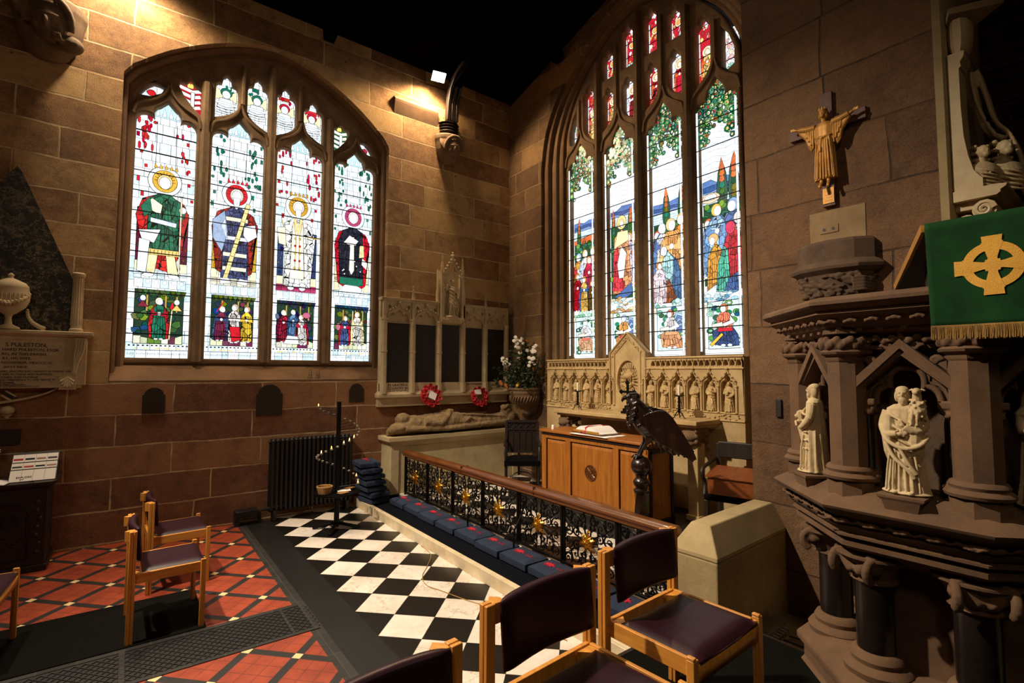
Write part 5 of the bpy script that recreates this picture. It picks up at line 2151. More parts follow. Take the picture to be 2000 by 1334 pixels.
# ================================================================ carved figures (one continuous surface each, grown by voxel remesh)
def carved(b, kind='robe', beard=True, arms='fold', head_turn=0.0, seed=0, lower=True, crown=False, detail=1.0, width=1.0, legs=False, bare=False):
    """a draped figure 1 unit tall, facing -y, feet at z=0, drawn into b (b.M places it)"""
    rr = random.Random(seed)
    n = 40
    ph = rr.uniform(0, 6)
    kf = rr.choice((9, 10, 11))

    def ring(z, rx, ry, rip, cy=0.0, cx=0.0):
        out = []
        for i in range(n):
            a = 2 * PI * i / n
            k = 1 + rip * (math.sin(kf * a + ph + 2.2 * z) + .5 * math.sin((kf * 2 - 3) * a + ph * 2))
            out.append((cx + rx * width * math.cos(a) * k, cy + ry * math.sin(a) * k, z))
        return out
    if legs:
        for sx in (-1, 1):
            b.tube([(sx * .055, 0, .02), (sx * .06, .0, .12), (sx * .058, -.01, .27), (sx * .06, -.005, .33), (sx * .05, 0, .52)], [.032, .030, .046, .042, .066], 10)
        b.rings([ring(.40, .135, .10, .06), ring(.5, .12, .09, .05), ring(.6, .105, .078, .03), ring(.72, .125, .085, .02), ring(.80, .13, .075, .0), ring(.83, .07, .05, 0)])
    else:
        b.rings([ring(.015, .175, .125, .10, .01), ring(.08, .165, .12, .11), ring(.22, .145, .11, .10), ring(.40, .135, .105, .08), ring(.52, .125, .10, .06),
                 ring(.62, .120, .088, .05), ring(.72, .130, .085, .04), ring(.79, .135, .078, .02), ring(.83, .075, .055, 0)])
    b.cyl((0, -.002, .80), (0, -.008, .88), .038, .036, 10)
    # head: skull, jaw, nose, brow, ears, hair
    q = Matrix.Rotation(head_turn, 4, 'Z')
    keep = b.M.copy()
    b.M = b.M @ Matrix.Translation((0, -.012, .925)) @ q
    b.ball((0, .004, .012), (.052, .060, .062), 14, 10)
    b.ball((0, -.018, -.022), (.038, .042, .042), 12, 8)
    b.ball((0, -.060, -.002), (.009, .014, .018), 8, 6)          # nose
    b.ball((0, -.050, .020), (.034, .014, .008), 8, 6)           # brow
    for sx in (-1, 1):
        b.ball((sx * .020, -.044, .006), (.009, .008, .007), 8, 6)
        b.ball((sx * .052, .0, -.002), (.008, .013, .018), 8, 6)
        b.ball((sx * .042, .018, -.02), (.024, .034, .055), 10, 8)    # hair falling to the neck
        b.ball((sx * .022, -.045, -.016), (.013, .012, .012), 8, 6)
    b.ball((0, .02, .035), (.056, .056, .045), 12, 8)
    b.ball((0, -.052, -.032), (.016, .009, .006), 8, 6)          # lips
    if beard:
        b.ball((0, -.042, -.055), (.032, .026, .040), 10, 8)
        b.ball((0, -.048, -.082), (.018, .018, .028), 8, 6)
    if crown:
        for k in range(8):
            a = 2 * PI * k / 8
            b.ball((.052 * math.cos(a), .056 * math.sin(a), .066), (.012, .012, .020), 6, 5)
        b.tube([(.053 * math.cos(2 * PI * k / 16), .058 * math.sin(2 * PI * k / 16), .052) for k in range(16)], .009, 6, closed=True)
    b.M = keep
    # mantle: diagonal folds across the front
    for k in range(5):
        z = .76 - k * .085
        b.tube(smooth_poly([(-.125 * width, -.045, z), (-.04, -.105, z - .05 - k * .008), (.06, -.108, z - .10 - k * .014), (.13 * width, -.05, z - .115 - k * .01)], 4), .014, 6)
    for k in range(6):
        x = -.11 + k * .045
        b.tube(smooth_poly([(x * .8 * width, -.10, .42), (x * width, -.118, .28), (x * 1.15 * width, -.122, .12), (x * 1.2 * width, -.128, .03)], 4), .011, 6)
    for sx in (-1, 1):       # shoes
        if not legs:
            b.ball((sx * .06, -.125, .018), (.028, .045, .018), 8, 6)
        else:
            b.ball((sx * .058, -.035, .018), (.028, .055, .020), 8, 6)

    def arm(pts, r=(.050, .046, .036, .030)):
        b.tube(smooth_poly(pts, 3), [r[0] + (r[-1] - r[0]) * i / (3 * (len(pts) - 1)) for i in range(3 * (len(pts) - 1) + 1)], 10)

    def hand(p, d, sp=1):
        p = Vector(p)
        d = Vector(d).normalized()
        s_ = d.cross(Vector((0, -1, 0)))
        if s_.length < .1:
            s_ = d.cross(Vector((0, 0, 1)))
        s_.normalize()
        b.ball(p, (.020, .016, .020), 8, 6)
        for k in range(4):
            o = s_ * ((k - 1.5) * .0095)
            b.tube([p + o, p + o + d * (.030 + .006 * (k in (1, 2))), p + o * .9 + d * (.048 + .008 * (k in (1, 2))) + Vector((0, .006, 0))], [.0065, .0058, .0045], 6)
        b.tube([p - s_ * .016 * sp, p - s_ * .030 * sp + d * .014, p - s_ * .030 * sp + d * .028], [.0075, .0065, .005], 6)
    W = width
    if arms == 'fold':
        arm([(-.125 * W, 0, .76), (-.165 * W, -.02, .62), (-.10, -.10, .55), (-.02, -.13, .56)])
        hand((.0, -.135, .56), (1, 0, .15))
        arm([(.125 * W, 0, .76), (.165 * W, -.02, .64), (.11, -.10, .585), (.04, -.13, .63)])
        hand((.02, -.138, .64), (-.6, 0, 1))
    elif arms == 'book':
        arm([(-.125 * W, 0, .76), (-.165 * W, -.02, .62), (-.10, -.11, .60)])
        hand((-.08, -.125, .61), (1, 0, .1))
        arm([(.125 * W, 0, .76), (.17 * W, -.01, .62), (.12, -.09, .52), (.06, -.13, .50)])
        hand((.05, -.14, .50), (-1, 0, .1))
        b.box(-.055, .045, -.165, -.125, .56, .68)
    elif arms == 'staff':
        arm([(-.125 * W, 0, .76), (-.17 * W, -.03, .64), (-.13, -.11, .68)])
        hand((-.12, -.125, .70), (0, 0, 1))
        b.cyl((-.12, -.14, .05), (-.12, -.13, .98), .010, n=8)
        arm([(.125 * W, 0, .76), (.165 * W, -.02, .62), (.08, -.11, .56), (.0, -.13, .56)])
        hand((-.0, -.135, .56), (-1, 0, 0))
    elif arms == 'cross':
        arm([(-.125 * W, 0, .76), (-.165 * W, -.03, .63), (-.06, -.12, .56)])
        hand((-.04, -.13, .56), (1, 0, .2))
        arm([(.125 * W, 0, .76), (.17 * W, -.03, .64), (.09, -.12, .68)])
        hand((.08, -.13, .69), (0, 0, 1))
        b.box(.062, .082, -.155, -.135, .45, .88)
        b.box(.02, .124, -.155, -.135, .76, .79)
        b.box(.035, .110, -.155, -.135, .69, .715)


def place(x, y, z, rz, s):
    return Matrix.Translation((x, y, z)) @ Matrix.Rotation(rz, 4, 'Z') @ Matrix.Diagonal((s, s, s, 1))


FACE_W = R(-90)      # turn a figure that faces -y so that it faces west (-x)

# ================================================================ reredos
t = thing('reredos', 'carved alabaster reredos of twelve saints in niches with a pointed centre, behind the altar', 'reredos', (5.16, 4.24, ZC), world=True)
RXF = 5.10
b = B()
b.box(RXF + .06, XE - .002, 2.69, 5.79, .30, 2.02)
b.box(RXF, RXF + .06, 2.69, 5.79, .30, 1.33)
b.prism([(4.235 - .275, 1.9), (4.235 - .285, 2.10), (4.235, 2.36), (4.235 + .285, 2.10), (4.235 + .275, 1.9)], RXF + .04, RXF + .12, 'x')
b.obj('slab', 'alabaster', t, smooth=0)
NY = [5.60, 5.395, 5.19, 4.98, 4.77, 4.56, 3.89, 3.69, 3.49, 3.285, 3.08, 2.875]
holes = []
for y in NY:
    u = -y
    hw = .078
    holes.append([(u - hw, 1.425), (u - hw, 1.70)] + bez((u - hw, 1.70), (u - hw, 1.76), (u - .035, 1.765), 3)[1:] + [(u - .03, 1.75)] + bez((u - .03, 1.75), (u - .035, 1.80), (u, 1.835), 3)[1:] +
                 bez((u, 1.835), (u + .035, 1.80), (u + .03, 1.75), 3)[1:] + bez((u + .035, 1.765), (u + hw, 1.76), (u + hw, 1.70), 3) + [(u + hw, 1.425)])
y = 5.72
k = 0
while y > 2.74:      # pierced frieze of small arches along the top
    if abs(y - 4.235) > .33:
        u = -y
        holes.append([(u - .026, 1.915), (u - .028, 1.95), (u - .012, 1.985), (u + .012, 1.985), (u + .028, 1.95), (u + .026, 1.915), (u + .012, 1.93), (u, 1.912), (u - .012, 1.93)])
        holes.append([(u + .024, 1.975), (u + .036, 2.0), (u + .048, 1.975), (u + .036, 1.96)])
    y -= .0725
    k += 1
holes.append([(-4.235 + .17 * math.sin(2 * PI * i / 28), 1.735 + .235 * math.cos(2 * PI * i / 28) * (1.12 if math.cos(2 * PI * i / 28) > 0 else 1)) for i in range(28)])
plate('arcade', [(-5.79, 1.335), (-2.69, 1.335), (-2.69, 2.022), (-2.69, 2.022), (-4.235 + .3, 2.022), (-4.235 + .285, 2.10), (-4.235, 2.36), (-4.235 - .285, 2.10), (-4.235 - .3, 2.022), (-5.79, 2.022)],
      holes, 'alabaster', t, ME, -RXF - .055, -RXF + .0, .006)
for y in NY:
    b = B()
    for sg in (-1, 1):
        p = smooth_poly([(y + sg * .095, 1.70), (y + sg * .085, 1.765), (y + sg * .03, 1.81), (y, 1.88)], 4)
        b.tube([(RXF - .008, a, c) for a, c in p], .0085, 6)
        for i in (3, 6, 9):
            b.ball((RXF - .018, p[i][0], p[i][1] + .012), (.010, .012, .010), 6, 5)
    b.ball((RXF - .015, y, 1.892), (.014, .020, .016), 8, 6)
    b.obj('niche_hood', 'alabaster', t, smooth=60)
ys_ = sorted(set([round(y + .1025, 3) for y in NY] + [NY[5] - .1025, NY[11] - .1025, NY[6] + .1025]))
for y in ys_:
    b = B()
    b.cyl((RXF - .010, y, 1.425), (RXF - .010, y, 1.69), .012, n=8)
    b.ball((RXF - .010, y, 1.70), (.018, .018, .014), 8, 6)
    b.ball((RXF - .010, y, 1.425), (.018, .018, .012), 8, 6)
    b.obj('colonnette', 'alabaster', t, smooth=60)
b = B()
for z, r in ((2.022, .012), (1.895, .010), (1.335, .010), (1.415, .008)):
    for ya, yb in ((2.69, 4.235 - .30), (4.235 + .30, 5.79)):
        b.cyl((RXF - .004, ya, z), (RXF - .004, yb, z), r, n=8)
for sg in (-1, 1):
    for off, rr_ in ((0, .014), (-.075, .010)):
        b.tube([(RXF - .006, 4.235 + sg * (.285 + off), 1.42), (RXF - .006, 4.235 + sg * (.285 + off), 2.10 + off * .2), (RXF - .006, 4.235, 2.36 + off * 1.2)], rr_, 8)
b.obj('moulding', 'alabaster', t, smooth=60)
b = B()     # undercut leaf trail below the niches and on the gable
rr = random.Random(3)
for i in range(150):
    y = rr.uniform(2.72, 5.76)
    if abs(y - 4.235) < .27:
        continue
    b.ball((RXF - .006, y, rr.uniform(1.345, 1.41)), (.012, rr.uniform(.008, .02), rr.uniform(.006, .014)), 6, 5)
for i in range(70):
    s_ = rr.choice((-1, 1))
    f = rr.random()
    b.ball((RXF - .006, 4.235 + s_ * .25 * f, 2.305 - .235 * f + rr.uniform(-.02, .02)), (.010, .012, .010), 6, 5)
b.obj('leaf_carving', 'alabaster', t, smooth=60)
b = B()     # lamb in a glory of rays
for i in range(24):
    a = 2 * PI * i / 24
    b.tube([(RXF + .035, 4.235 + .06 * math.cos(a), 1.74 + .09 * math.sin(a)), (RXF + .028, 4.235 + .155 * math.cos(a), 1.74 + .235 * math.sin(a))], [.012, .005], 6)
b.ball((RXF + .01, 4.24, 1.80), (.03, .075, .035), 10, 8)
b.ball((RXF + .0, 4.31, 1.83), (.022, .026, .022), 8, 6)
for dy in (-.05, -.02, .03, .055):
    b.cyl((RXF + .005, 4.24 + dy, 1.73), (RXF + .01, 4.24 + dy, 1.79), .008, n=6)
b.tube([(RXF + .0, 4.16, 1.70), (RXF - .01, 4.235, 1.66), (RXF + .0, 4.31, 1.70)], .016, 8)
b.obj('lamb_carving', 'alabaster', t, remesh=.005, sm=2)
styles = ['fold', 'book', 'staff', 'fold', 'cross', 'book', 'fold', 'book', 'staff', 'fold', 'cross', 'book']
for i, y in enumerate(NY):
    b = B()
    b.M = place(RXF + .028, y, 1.425, FACE_W, .325)
    carved(b, arms=styles[i], beard=i % 3 != 2, seed=i, head_turn=R([-20, 15, -10, 25, -15, 20, -25, -5, 15, 5, -10, 25][i]), width=.98)
    b.obj('saint_figure', 'alabaster', t, remesh=.0048, sm=1)

# ================================================================ stone altar with leafy corbel, and what stands on it
t = thing('stone_altar', 'stone altar slab on carved bracket supports behind the oak front', 'altar', (4.85, 4.03, .30), world=True)
b = B()
b.box(4.62, 5.07, 2.95, 5.12, 1.30, 1.345)
b.box(4.66, 5.07, 2.98, 5.09, 1.27, 1.30)
b.obj('slab', 'alabaster', t, bevel=.006)
for y0, y1 in ((3.02, 3.14), (4.93, 5.05)):
    b = B()
    b.box(4.74, 4.88, y0, y1, .302, 1.10)
    b.box(4.72, 4.90, y0 - .015, y1 + .015, .302, .36)
    b.obj('leg', 'alabaster', t, bevel=.006)
    b = B()
    b.box(4.70, 4.92, y0 - .02, y1 + .02, 1.20, 1.27)
    for k in range(26):
        b.ball((4.70 + .21 * (k % 5) / 4, (y0 - .02) if k % 2 else (y1 + .02), 1.10 + .15 * ((k * 7) % 11) / 11), (.03, .02, .025), 8, 6)
    b.ball((4.68, (y0 + y1) / 2, 1.18), (.04, .08, .05), 10, 8)
    b.ball((4.70, (y0 + y1) / 2, 1.12), (.03, .06, .04), 10, 8)
    b.obj('leaf_capital', 'corbel', t, remesh=.008, sm=1)
t = thing('altar_cross', 'dark metal cross with flared arms on a stepped base at the middle of the altar', 'cross', (4.86, 4.03, 1.345))
b = B()
b.box(-.06, .06, -.065, .065, 0, .03)
b.box(-.045, .045, -.048, .048, .03, .065)
b.box(-.03, .03, -.032, .032, .065, .10)
b.obj('base', 'iron', t, bevel=.004)
b = B()
b.box(-.010, .010, -.014, .014, .10, .36)
b.box(-.009, .009, -.10, .10, .25, .278)
for y, z in ((-.10, .264), (.10, .264), (0, .375)):
    b.M = Matrix.Translation((0, y, z)) @ Matrix.Rotation(R(45), 4, 'X')
    b.box(-.0095, .0095, -.022, .022, -.022, .022)
b.M = Matrix.Identity(4)
b.obj('cross', 'iron', t, bevel=.002)


def candlestick(x, y, label, lab2):
    o = thing('candlestick', label, 'candlestick', (x, y, 1.345), 0, 'iron candlesticks on the altar')
    b = B()
    b.cyl((0, 0, .06), (0, 0, .235), .014, .012, 12)
    for k in range(3):
        b.lathe([(.012, .09 + k * .04), (.020, .10 + k * .04), (.012, .11 + k * .04)], n=12)
    b.obj('stem', 'iron', o)
    for k in range(3):
        a = R(30 + 120 * k)
        b = B()
        b.tube(smooth_poly([(.005 * math.cos(a), .005 * math.sin(a), .09), (.035 * math.cos(a), .035 * math.sin(a), .06), (.055 * math.cos(a), .055 * math.sin(a), .02), (.075 * math.cos(a), .075 * math.sin(a), .006)], 4), .0055, 6)
        b.obj('leg', 'iron', o)
    b = B()
    b.lathe([(0, .235), (.03, .238), (.062, .250), (.062, .256), (.03, .246), (0, .246)], n=20)
    b.obj('drip_pan', 'iron', o)
    c = tag(B().lathe([(0, 0), (.0135, 0), (.0135, .115), (.006, .12), (0, .12)], (0, 0, 0), 14).obj('candle', 'candle'), lab2, 'candle', 'candles on the altar')
    c.location = (x, y, 1.345 + .2465)
    return o


candlestick(4.80, 4.83, 'black iron candlestick on the altar to the left of the cross', 'short white candle in the candlestick left of the altar cross')
candlestick(4.80, 3.27, 'black iron candlestick on the altar to the right of the eagle lectern', 'short white candle in the candlestick right of the eagle lectern')

# ================================================================ oak altar front (chest)
t = thing('oak_altar_table', 'panelled golden oak altar table with a round carved roundel in its middle panel', 'altar table', (4.3, 3.95, .30), world=True)
CX0, CX1, CY0, CY1, CT = 4.10, 4.55, 3.16, 4.755, 1.145
b = B()
b.box(CX0 + .02, CX1, CY0 + .02, CY1 - .02, .302, CT - .035)
b.obj('carcase', 'oak_altar', t, smooth=0)
b = B()
b.box(CX0 - .025, CX1 + .02, CY0 - .03, CY1 + .03, CT - .028, CT)
b.obj('top', 'oak_top', t, bevel=.006)
b = B()
b.box(CX0 - .006, CX0 + .02, CY0, CY1, CT - .062, CT - .036)
b.obj('moulding', 'dark_wood', t, bevel=.004)
b = B()
stiles = [(CY1 - .075, CY1), (4.255, 4.33), (3.535, 3.605), (CY0, CY0 + .075)]
for y0, y1 in stiles:
    b.box(CX0, CX0 + .02, y0, y1, .302, CT - .064)
for z0, z1 in ((.302, .40), (1.045, CT - .064)):
    b.box(CX0 + .0005, CX0 + .02, CY0 + .01, CY1 - .01, z0, z1)
b.obj('front_frame', 'oak_altar', t, bevel=.003)
for y0, y1 in ((4.33, CY1 - .075), (3.605, 4.255), (CY0 + .075, 3.535)):
    b = B()
    b.rings([[(x, y0 + d, .40 + d), (x, y1 - d, .40 + d), (x, y1 - d, 1.045 - d), (x, y0 + d, 1.045 - d)] for x, d in ((CX0 + .019, 0), (CX0 + .019, .012), (CX0 + .008, .045), (CX0 + .008, .05))])
    b.obj('panel', 'oak_altar', t, smooth=0)
b = B()
b.lathe([(0, 0), (.088, 0), (.088, .008), (.078, .010), (.074, .004), (0, .004)], n=32)
for k in range(12):
    a = 2 * PI * k / 12
    b.bar((.015 * math.cos(a), .015 * math.sin(a), .006), (.072 * math.cos(a + .35), .072 * math.sin(a + .35), .006), .008, .006)
b.ball((0, 0, .006), (.016, .016, .006), 10, 6)
for vv in b.bm.verts:
    co = vv.co.copy()
    vv.co = Vector((CX0 + .008 - co.z, 3.935 - co.x, .735 + co.y))
b.obj('roundel', 'rail_wood', t, smooth=40, label='dark carved round boss')
b = B()
b.box(CX0 + .04, CX0 + .08, CY0 + .004, CY0 + .02, .33, 1.06)
b.box(CX1 - .06, CX1 - .02, CY0 + .004, CY0 + .02, .33, 1.06)
b.box(CX0 + .0, CX1, CY0 + .004, CY0 + .02, 1.03, 1.08)
b.box(CX0 + .0, CX1, CY0 + .004, CY0 + .02, .302, .37)
b.obj('side_frame', 'dark_wood', t, bevel=.003)
# open bible on a white book stand cloth
t = thing('open_bible', 'large open white-paged bible with red ribbons lying on the oak altar table', 'book', (4.27, 4.02, CT), R(-6))
b = B()
b.box(-.155, .16, -.26, .24, .0, .012)
b.obj('cover', 'rail_wood', t, bevel=.003)
for sg in (-1, 1):
    b = B()
    nn = 14
    tilt = .11

    def zt(v):
        return .014 + .075 * (math.sin(PI * min(1, v * 1.15)) ** .6) * (1 - .75 * v) + .02 * (1 - v)
    rings = []
    for k in range(nn + 1):
        v = k / nn
        y = sg * (.004 + .225 * v)
        rings.append([(-.14, y, .012), (.145, y, .012), (.145, y, zt(v)), (-.14, y, zt(v))])
    b.rings(rings)
    b.obj('page_block', 'paper', t, smooth=50)
    b = B()
    b.box(-.1425, -.1405, min(sg * .01, sg * .225), max(sg * .01, sg * .225), .0125, .035)
    b.obj('gilt_edge', 'page_gilt', t, smooth=0)
b = B()
b.grid(lambda u, v: (-.17 + .33 * u, -.012 + .03 * v + .02 * math.sin(u * 4), .085 - .002 * abs(v - .5) - (.055 if u < .12 else .0) - .03 * max(0, .3 - u) / .3), 16, 2)
b.obj('ribbon', 'ribbon', t, solid=.002)
b = B()
b.grid(lambda u, v: (-.18 + .07 * u, .04 + .04 * v + .03 * u, .016 + .0 * u), 4, 2)
b.obj('ribbon', 'ribbon', t, solid=.002)
b = B()
b.grid(lambda u, v: (-.20 + .36 * u, -.36 + .56 * v, .0015 + .003 * math.sin(9 * u + 4 * v) ** 2), 12, 16)
o = tag(b.obj('white_cloth', 'paper', solid=.002), 'white cloth spread under the open bible on the oak altar table', 'cloth')
o.location = (4.255, 4.02, CT + .001)
t.location.z = CT + .009
b = B()
b.lathe([(0, 0), (.018, 0), (.018, .045), (.012, .052), (0, .05)], (4.2, 4.66, CT), 14)
tag(b.obj('small_candle', 'candle'), 'tiny white candle at the left end of the oak altar table', 'candle')

# ================================================================ eagle lectern
EX, EY = 3.50, 2.765
t = thing('eagle_lectern', 'dark carved wooden eagle lectern, the bird standing on a ball upon a turned post', 'lectern', (EX, EY, ZC), R(-37.4))
# local x = to the right in the picture, local y = away
b = B()
b.lathe([(.0, 0), (.22, 0), (.22, .04), (.17, .06), (.07, .09), (.06, .12)], n=8, ph=R(22))
b.obj('base', 'eagle_wood', t, bevel=.004)
b = B()
for k in range(13):
    pass
rings = []
for k in range(19):
    z = .10 + .60 * k / 18
    a0 = 2.2 * k / 18
    rings.append([((.052 + .010 * (i % 2)) * math.cos(a0 + 2 * PI * i / 12), (.052 + .010 * (i % 2)) * math.sin(a0 + 2 * PI * i / 12), z) for i in range(12)])
b.rings(rings)
b.lathe([(.06, .69), (.068, .70), (.068, .715), (.05, .725), (.052, .74), (.066, .755), (.070, .78), (.06, .80), (.045, .815), (.05, .84)], n=20)
b.obj('post', 'eagle_wood', t, smooth=50)
b = B()
b.ball((0, 0, .912), .087, 24, 16)
b.obj('ball', 'eagle_wood', t, smooth=60)
b = B()
# body leaning back to the right, neck up to the left
b.tube(smooth_poly([(.22, .02, 1.14), (.15, .0, 1.21), (.08, 0, 1.26), (.02, 0, 1.32), (-.03, 0, 1.40), (-.055, 0, 1.455), (-.06, 0, 1.49)], 3),
       [.06, .085, .105, .115, .118, .118, .115, .112, .108, .102, .095, .088, .082, .076, .070, .064, .058, .052, .046], 16)
b.ball((-.075, 0, 1.495), (.055, .040, .038), 14, 10)
b.ball((-.045, 0, 1.50), (.045, .042, .038), 12, 8)
b.tube([(-.11, 0, 1.495), (-.145, 0, 1.488), (-.158, 0, 1.465), (-.155, 0, 1.452)], [.024, .018, .010, .004], 8)     # hooked beak
b.ball((-.10, -.030, 1.507), (.012, .010, .008), 8, 6)
b.ball((-.10, .030, 1.507), (.012, .010, .008), 8, 6)
for i in range(46):      # overlapping breast feathers
    f = i / 46
    z = 1.24 + .22 * ((i * 7) % 23) / 23
    a = PI + (((i * 13) % 17) / 17 - .5) * 3.0
    cx = -.0 - .16 * (z - 1.25)
    r = .112 - .16 * (z - 1.25)
    b.ball((cx + r * math.cos(a), r * math.sin(a), z), (.014, .014, .020), 6, 5)
for sg in (-1, 1):       # thighs and feet
    b.tube([(.08, sg * .045, 1.24), (.06, sg * .045, 1.16), (.045, sg * .04, 1.11)], [.05, .036, .022], 10)
    b.tube([(.05, sg * .04, 1.13), (.0, sg * .035, 1.05), (-.02, sg * .032, 1.0)], [.019, .014, .016], 8)
    for dx, dy in ((-.055, .01), (-.04, .035), (-.045, -.02), (.04, .0)):
        b.tube([(-.02, sg * .032, 1.002), (-.02 + dx * .6, sg * .032 + dy * .6, .998), (-.02 + dx, sg * .032 + dy, .975)], [.012, .010, .005], 6)
b.tube([(.17, 0, 1.14), (.24, .0, 1.08), (.30, 0, 1.02)], [.05, .045, .03], 10)
b.obj('eagle_body', 'eagle_wood', t, remesh=.0045, sm=1)
for sg in (-1, 1):       # wings held out as the book desk
    b = B()
    P = [(-.03, 1.33), (.04, 1.37), (.12, 1.395), (.17, 1.39), (.22, 1.34), (.29, 1.22), (.35, 1.11), (.385, 1.02), (.36, .985), (.31, 1.02), (.27, 1.04), (.20, 1.08), (.12, 1.12), (.06, 1.18), (.0, 1.25)]
    y0 = sg * .065

    def Y(x):
        return sg * (.075 + .35 * max(0, x) * 1.15)
    A = [(x, Y(x) - .012, z) for x, z in P]
    C = [(x, Y(x) + .012, z) for x, z in P]
    b.rings([A, C])
    for k in range(7):   # long pinions
        x0 = .06 + k * .035
        b.tube([(x0, Y(x0) - sg * .014, 1.33 - k * .02), (x0 + .05, Y(x0 + .05) - .014 * sg, 1.2 - k * .018), (x0 + .08 + k * .006, Y(x0 + .1), 1.04 - k * .006)], [.016, .018, .008], 6)
    b.obj('wing', 'eagle_wood', t, remesh=.005, sm=1)
b = B()
for sg in (-1, 1):
    b.tube([(-.0, sg * .06, 1.415), (.10, sg * .10, 1.405), (.17, sg * .12, 1.385), (.27, sg * .15, 1.24), (.385, sg * .17, 1.06)], .008, 6)
    b.tube([(.03, sg * .07, 1.33), (.07, sg * .09, 1.405), (.12, sg * .11, 1.31)], .008, 6)
b.tube([(.385, -.17, 1.06), (.385, .17, 1.06)], .008, 6)
b.tube([(.17, -.12, 1.385), (.17, .12, 1.385)], .008, 6)
b.obj('book_rest', 'iron', t)

# ================================================================ furniture either side of the altar
t = thing('carved_chair', 'dark gothic armchair with pierced lattice back in the corner left of the altar', 'chair', (4.62, 5.80, ZC), R(-38))
b = B()
b.box(-.25, .25, -.24, .20, .39, .44)
b.obj('seat_frame', 'dark_wood', t, bevel=.006)
b = B()
b.grid(lambda u, v: (-.24 + .48 * u, -.24 + .42 * v, .44 + .05 * (1 - (2 * u - 1) ** 4) * (1 - (2 * v - 1) ** 4)), 12, 12)
b.box(-.255, .255, -.255, .19, .38, .452)
b.obj('seat_cushion', 'black_velvet', t, smooth=60)
for sx in (-1, 1):
    b = B()
    b.box(sx * .235 - .02, sx * .235 + .02, .17, .21, 0, .97)
    b.obj('rear_leg', 'dark_wood', t, bevel=.004)
    b = B()
    b.tube(smooth_poly([(sx * .235, -.22, 0), (sx * .235, -.215, .2), (sx * .235, -.22, .40), (sx * .245, -.20, .58), (sx * .245, -.16, .655)], 4), .017, 8)
    b.obj('front_leg', 'dark_wood', t)
    b = B()
    b.tube(smooth_poly([(sx * .245, -.20, .655), (sx * .255, -.05, .665), (sx * .24, .18, .72)], 5), .018, 8, flat=.7)
    b.obj('arm', 'dark_wood', t)
b = B()
b.box(-.235, .235, .17, .21, .95, .985)
b.box(-.23, .23, .196, .206, .53, .95)
b.box(-.23, .23, .175, .205, .84, .86)
for k in range(5):
    x = -.184 + k * .092
    b.bar((x - .046, .19, .86), (x + .046, .19, .95), .012, .012)
    b.bar((x + .046, .19, .86), (x - .046, .19, .95), .012, .012)
for k in range(5):
    x = -.184 + k * .092
    b.tube(smooth_poly([(x - .046, .19, .78), (x - .03, .19, .825), (x, .19, .85), (x + .03, .19, .825), (x + .046, .19, .78)], 3), .008, 6)
    b.box(x + .040, x + .052, .183, .197, .52, .80)
b.box(-.23, .23, .178, .202, .50, .53)
b.obj('pierced_back', 'dark_wood', t, smooth=40)
b = B()
b.tube(smooth_poly([(-.235, -.19, .12), (-.12, -.16, .25), (0, -.14, .28), (.12, -.16, .25), (.235, -.19, .12)], 5), .009, 6)
b.obj('stretcher', 'dark_wood', t)

t = thing('armchair', 'dark wooden armchair with a boxed desk on its seat, between altar and pier', 'chair', (4.62, 2.52, .30), R(-75))
b = B()
b.box(-.25, .25, -.25, .22, .36, .42)
b.obj('seat', 'black_velvet', t, bevel=.02)
for sx in (-1, 1):
    for sy, nm in ((-.22, 'front_leg'), (.20, 'rear_leg')):
        b = B()
        b.box(sx * .23 - .018, sx * .23 + .018, sy - .018, sy + .018, 0, .36 if sy < 0 else .84)
        b.obj(nm, 'dark_wood', t, bevel=.004)
    b = B()
    b.tube(smooth_poly([(sx * .25, -.20, .40), (sx * .26, -.16, .50), (sx * .27, -.20, .58), (sx * .27, -.17, .64), (sx * .265, .0, .665), (sx * .25, .19, .69)], 4), .018, 8)
    b.obj('arm', 'dark_wood', t)
b = B()
b.box(-.23, .23, .185, .215, .70, .86)
b.box(-.23, .23, .185, .215, .46, .50)
b.obj('back_rail', 'dark_wood', t, bevel=.01)
t = thing('wooden_box', 'red-brown wooden box with a sloping lid resting on the armchair beside the pier', 'box', (4.55, 2.50, .722), R(-75))
b = B()
b.box(-.21, .21, -.17, .16, 0, .15)
b.obj('body', 'box_wood', t, bevel=.004)
b = B()
b.prism([(-.19, .155), (-.19, .165), (.18, .215), (.18, .205)], -.23, .23, 'x')
b.obj('lid', 'box_wood', t, smooth=0)

# ================================================================ war memorial on the north wall
t = thing('war_memorial', 'pale stone war memorial with five dark name tablets and a soldier in a canopied niche', 'memorial', (3.99, 6.87, 1.33), world=True)
MF = 6.82
b = B()
b.box(2.86, 5.12, MF + .06, YN - .002, 1.55, 2.88)
b.obj('back_slab', 'limestone', t, smooth=0)
b = B()
b.rings([[(x0, y0, z), (x1, y0, z), (x1, YN - .002, z), (x0, YN - .002, z)] for x0, x1, y0, z in
         ((2.84, 5.14, MF + .05, 1.34), (2.84, 5.14, MF + .05, 1.45), (2.82, 5.16, MF - .01, 1.475), (2.82, 5.16, MF - .01, 1.52), (2.85, 5.13, MF + .03, 1.56), (2.85, 5.13, MF + .03, 1.685))])
b.obj('plinth', 'limestone', t, bevel=.004)
TB = [(2.965, 3.30), (3.415, 3.745), (3.865, 4.175), (4.30, 4.61), (4.73, 5.06)]
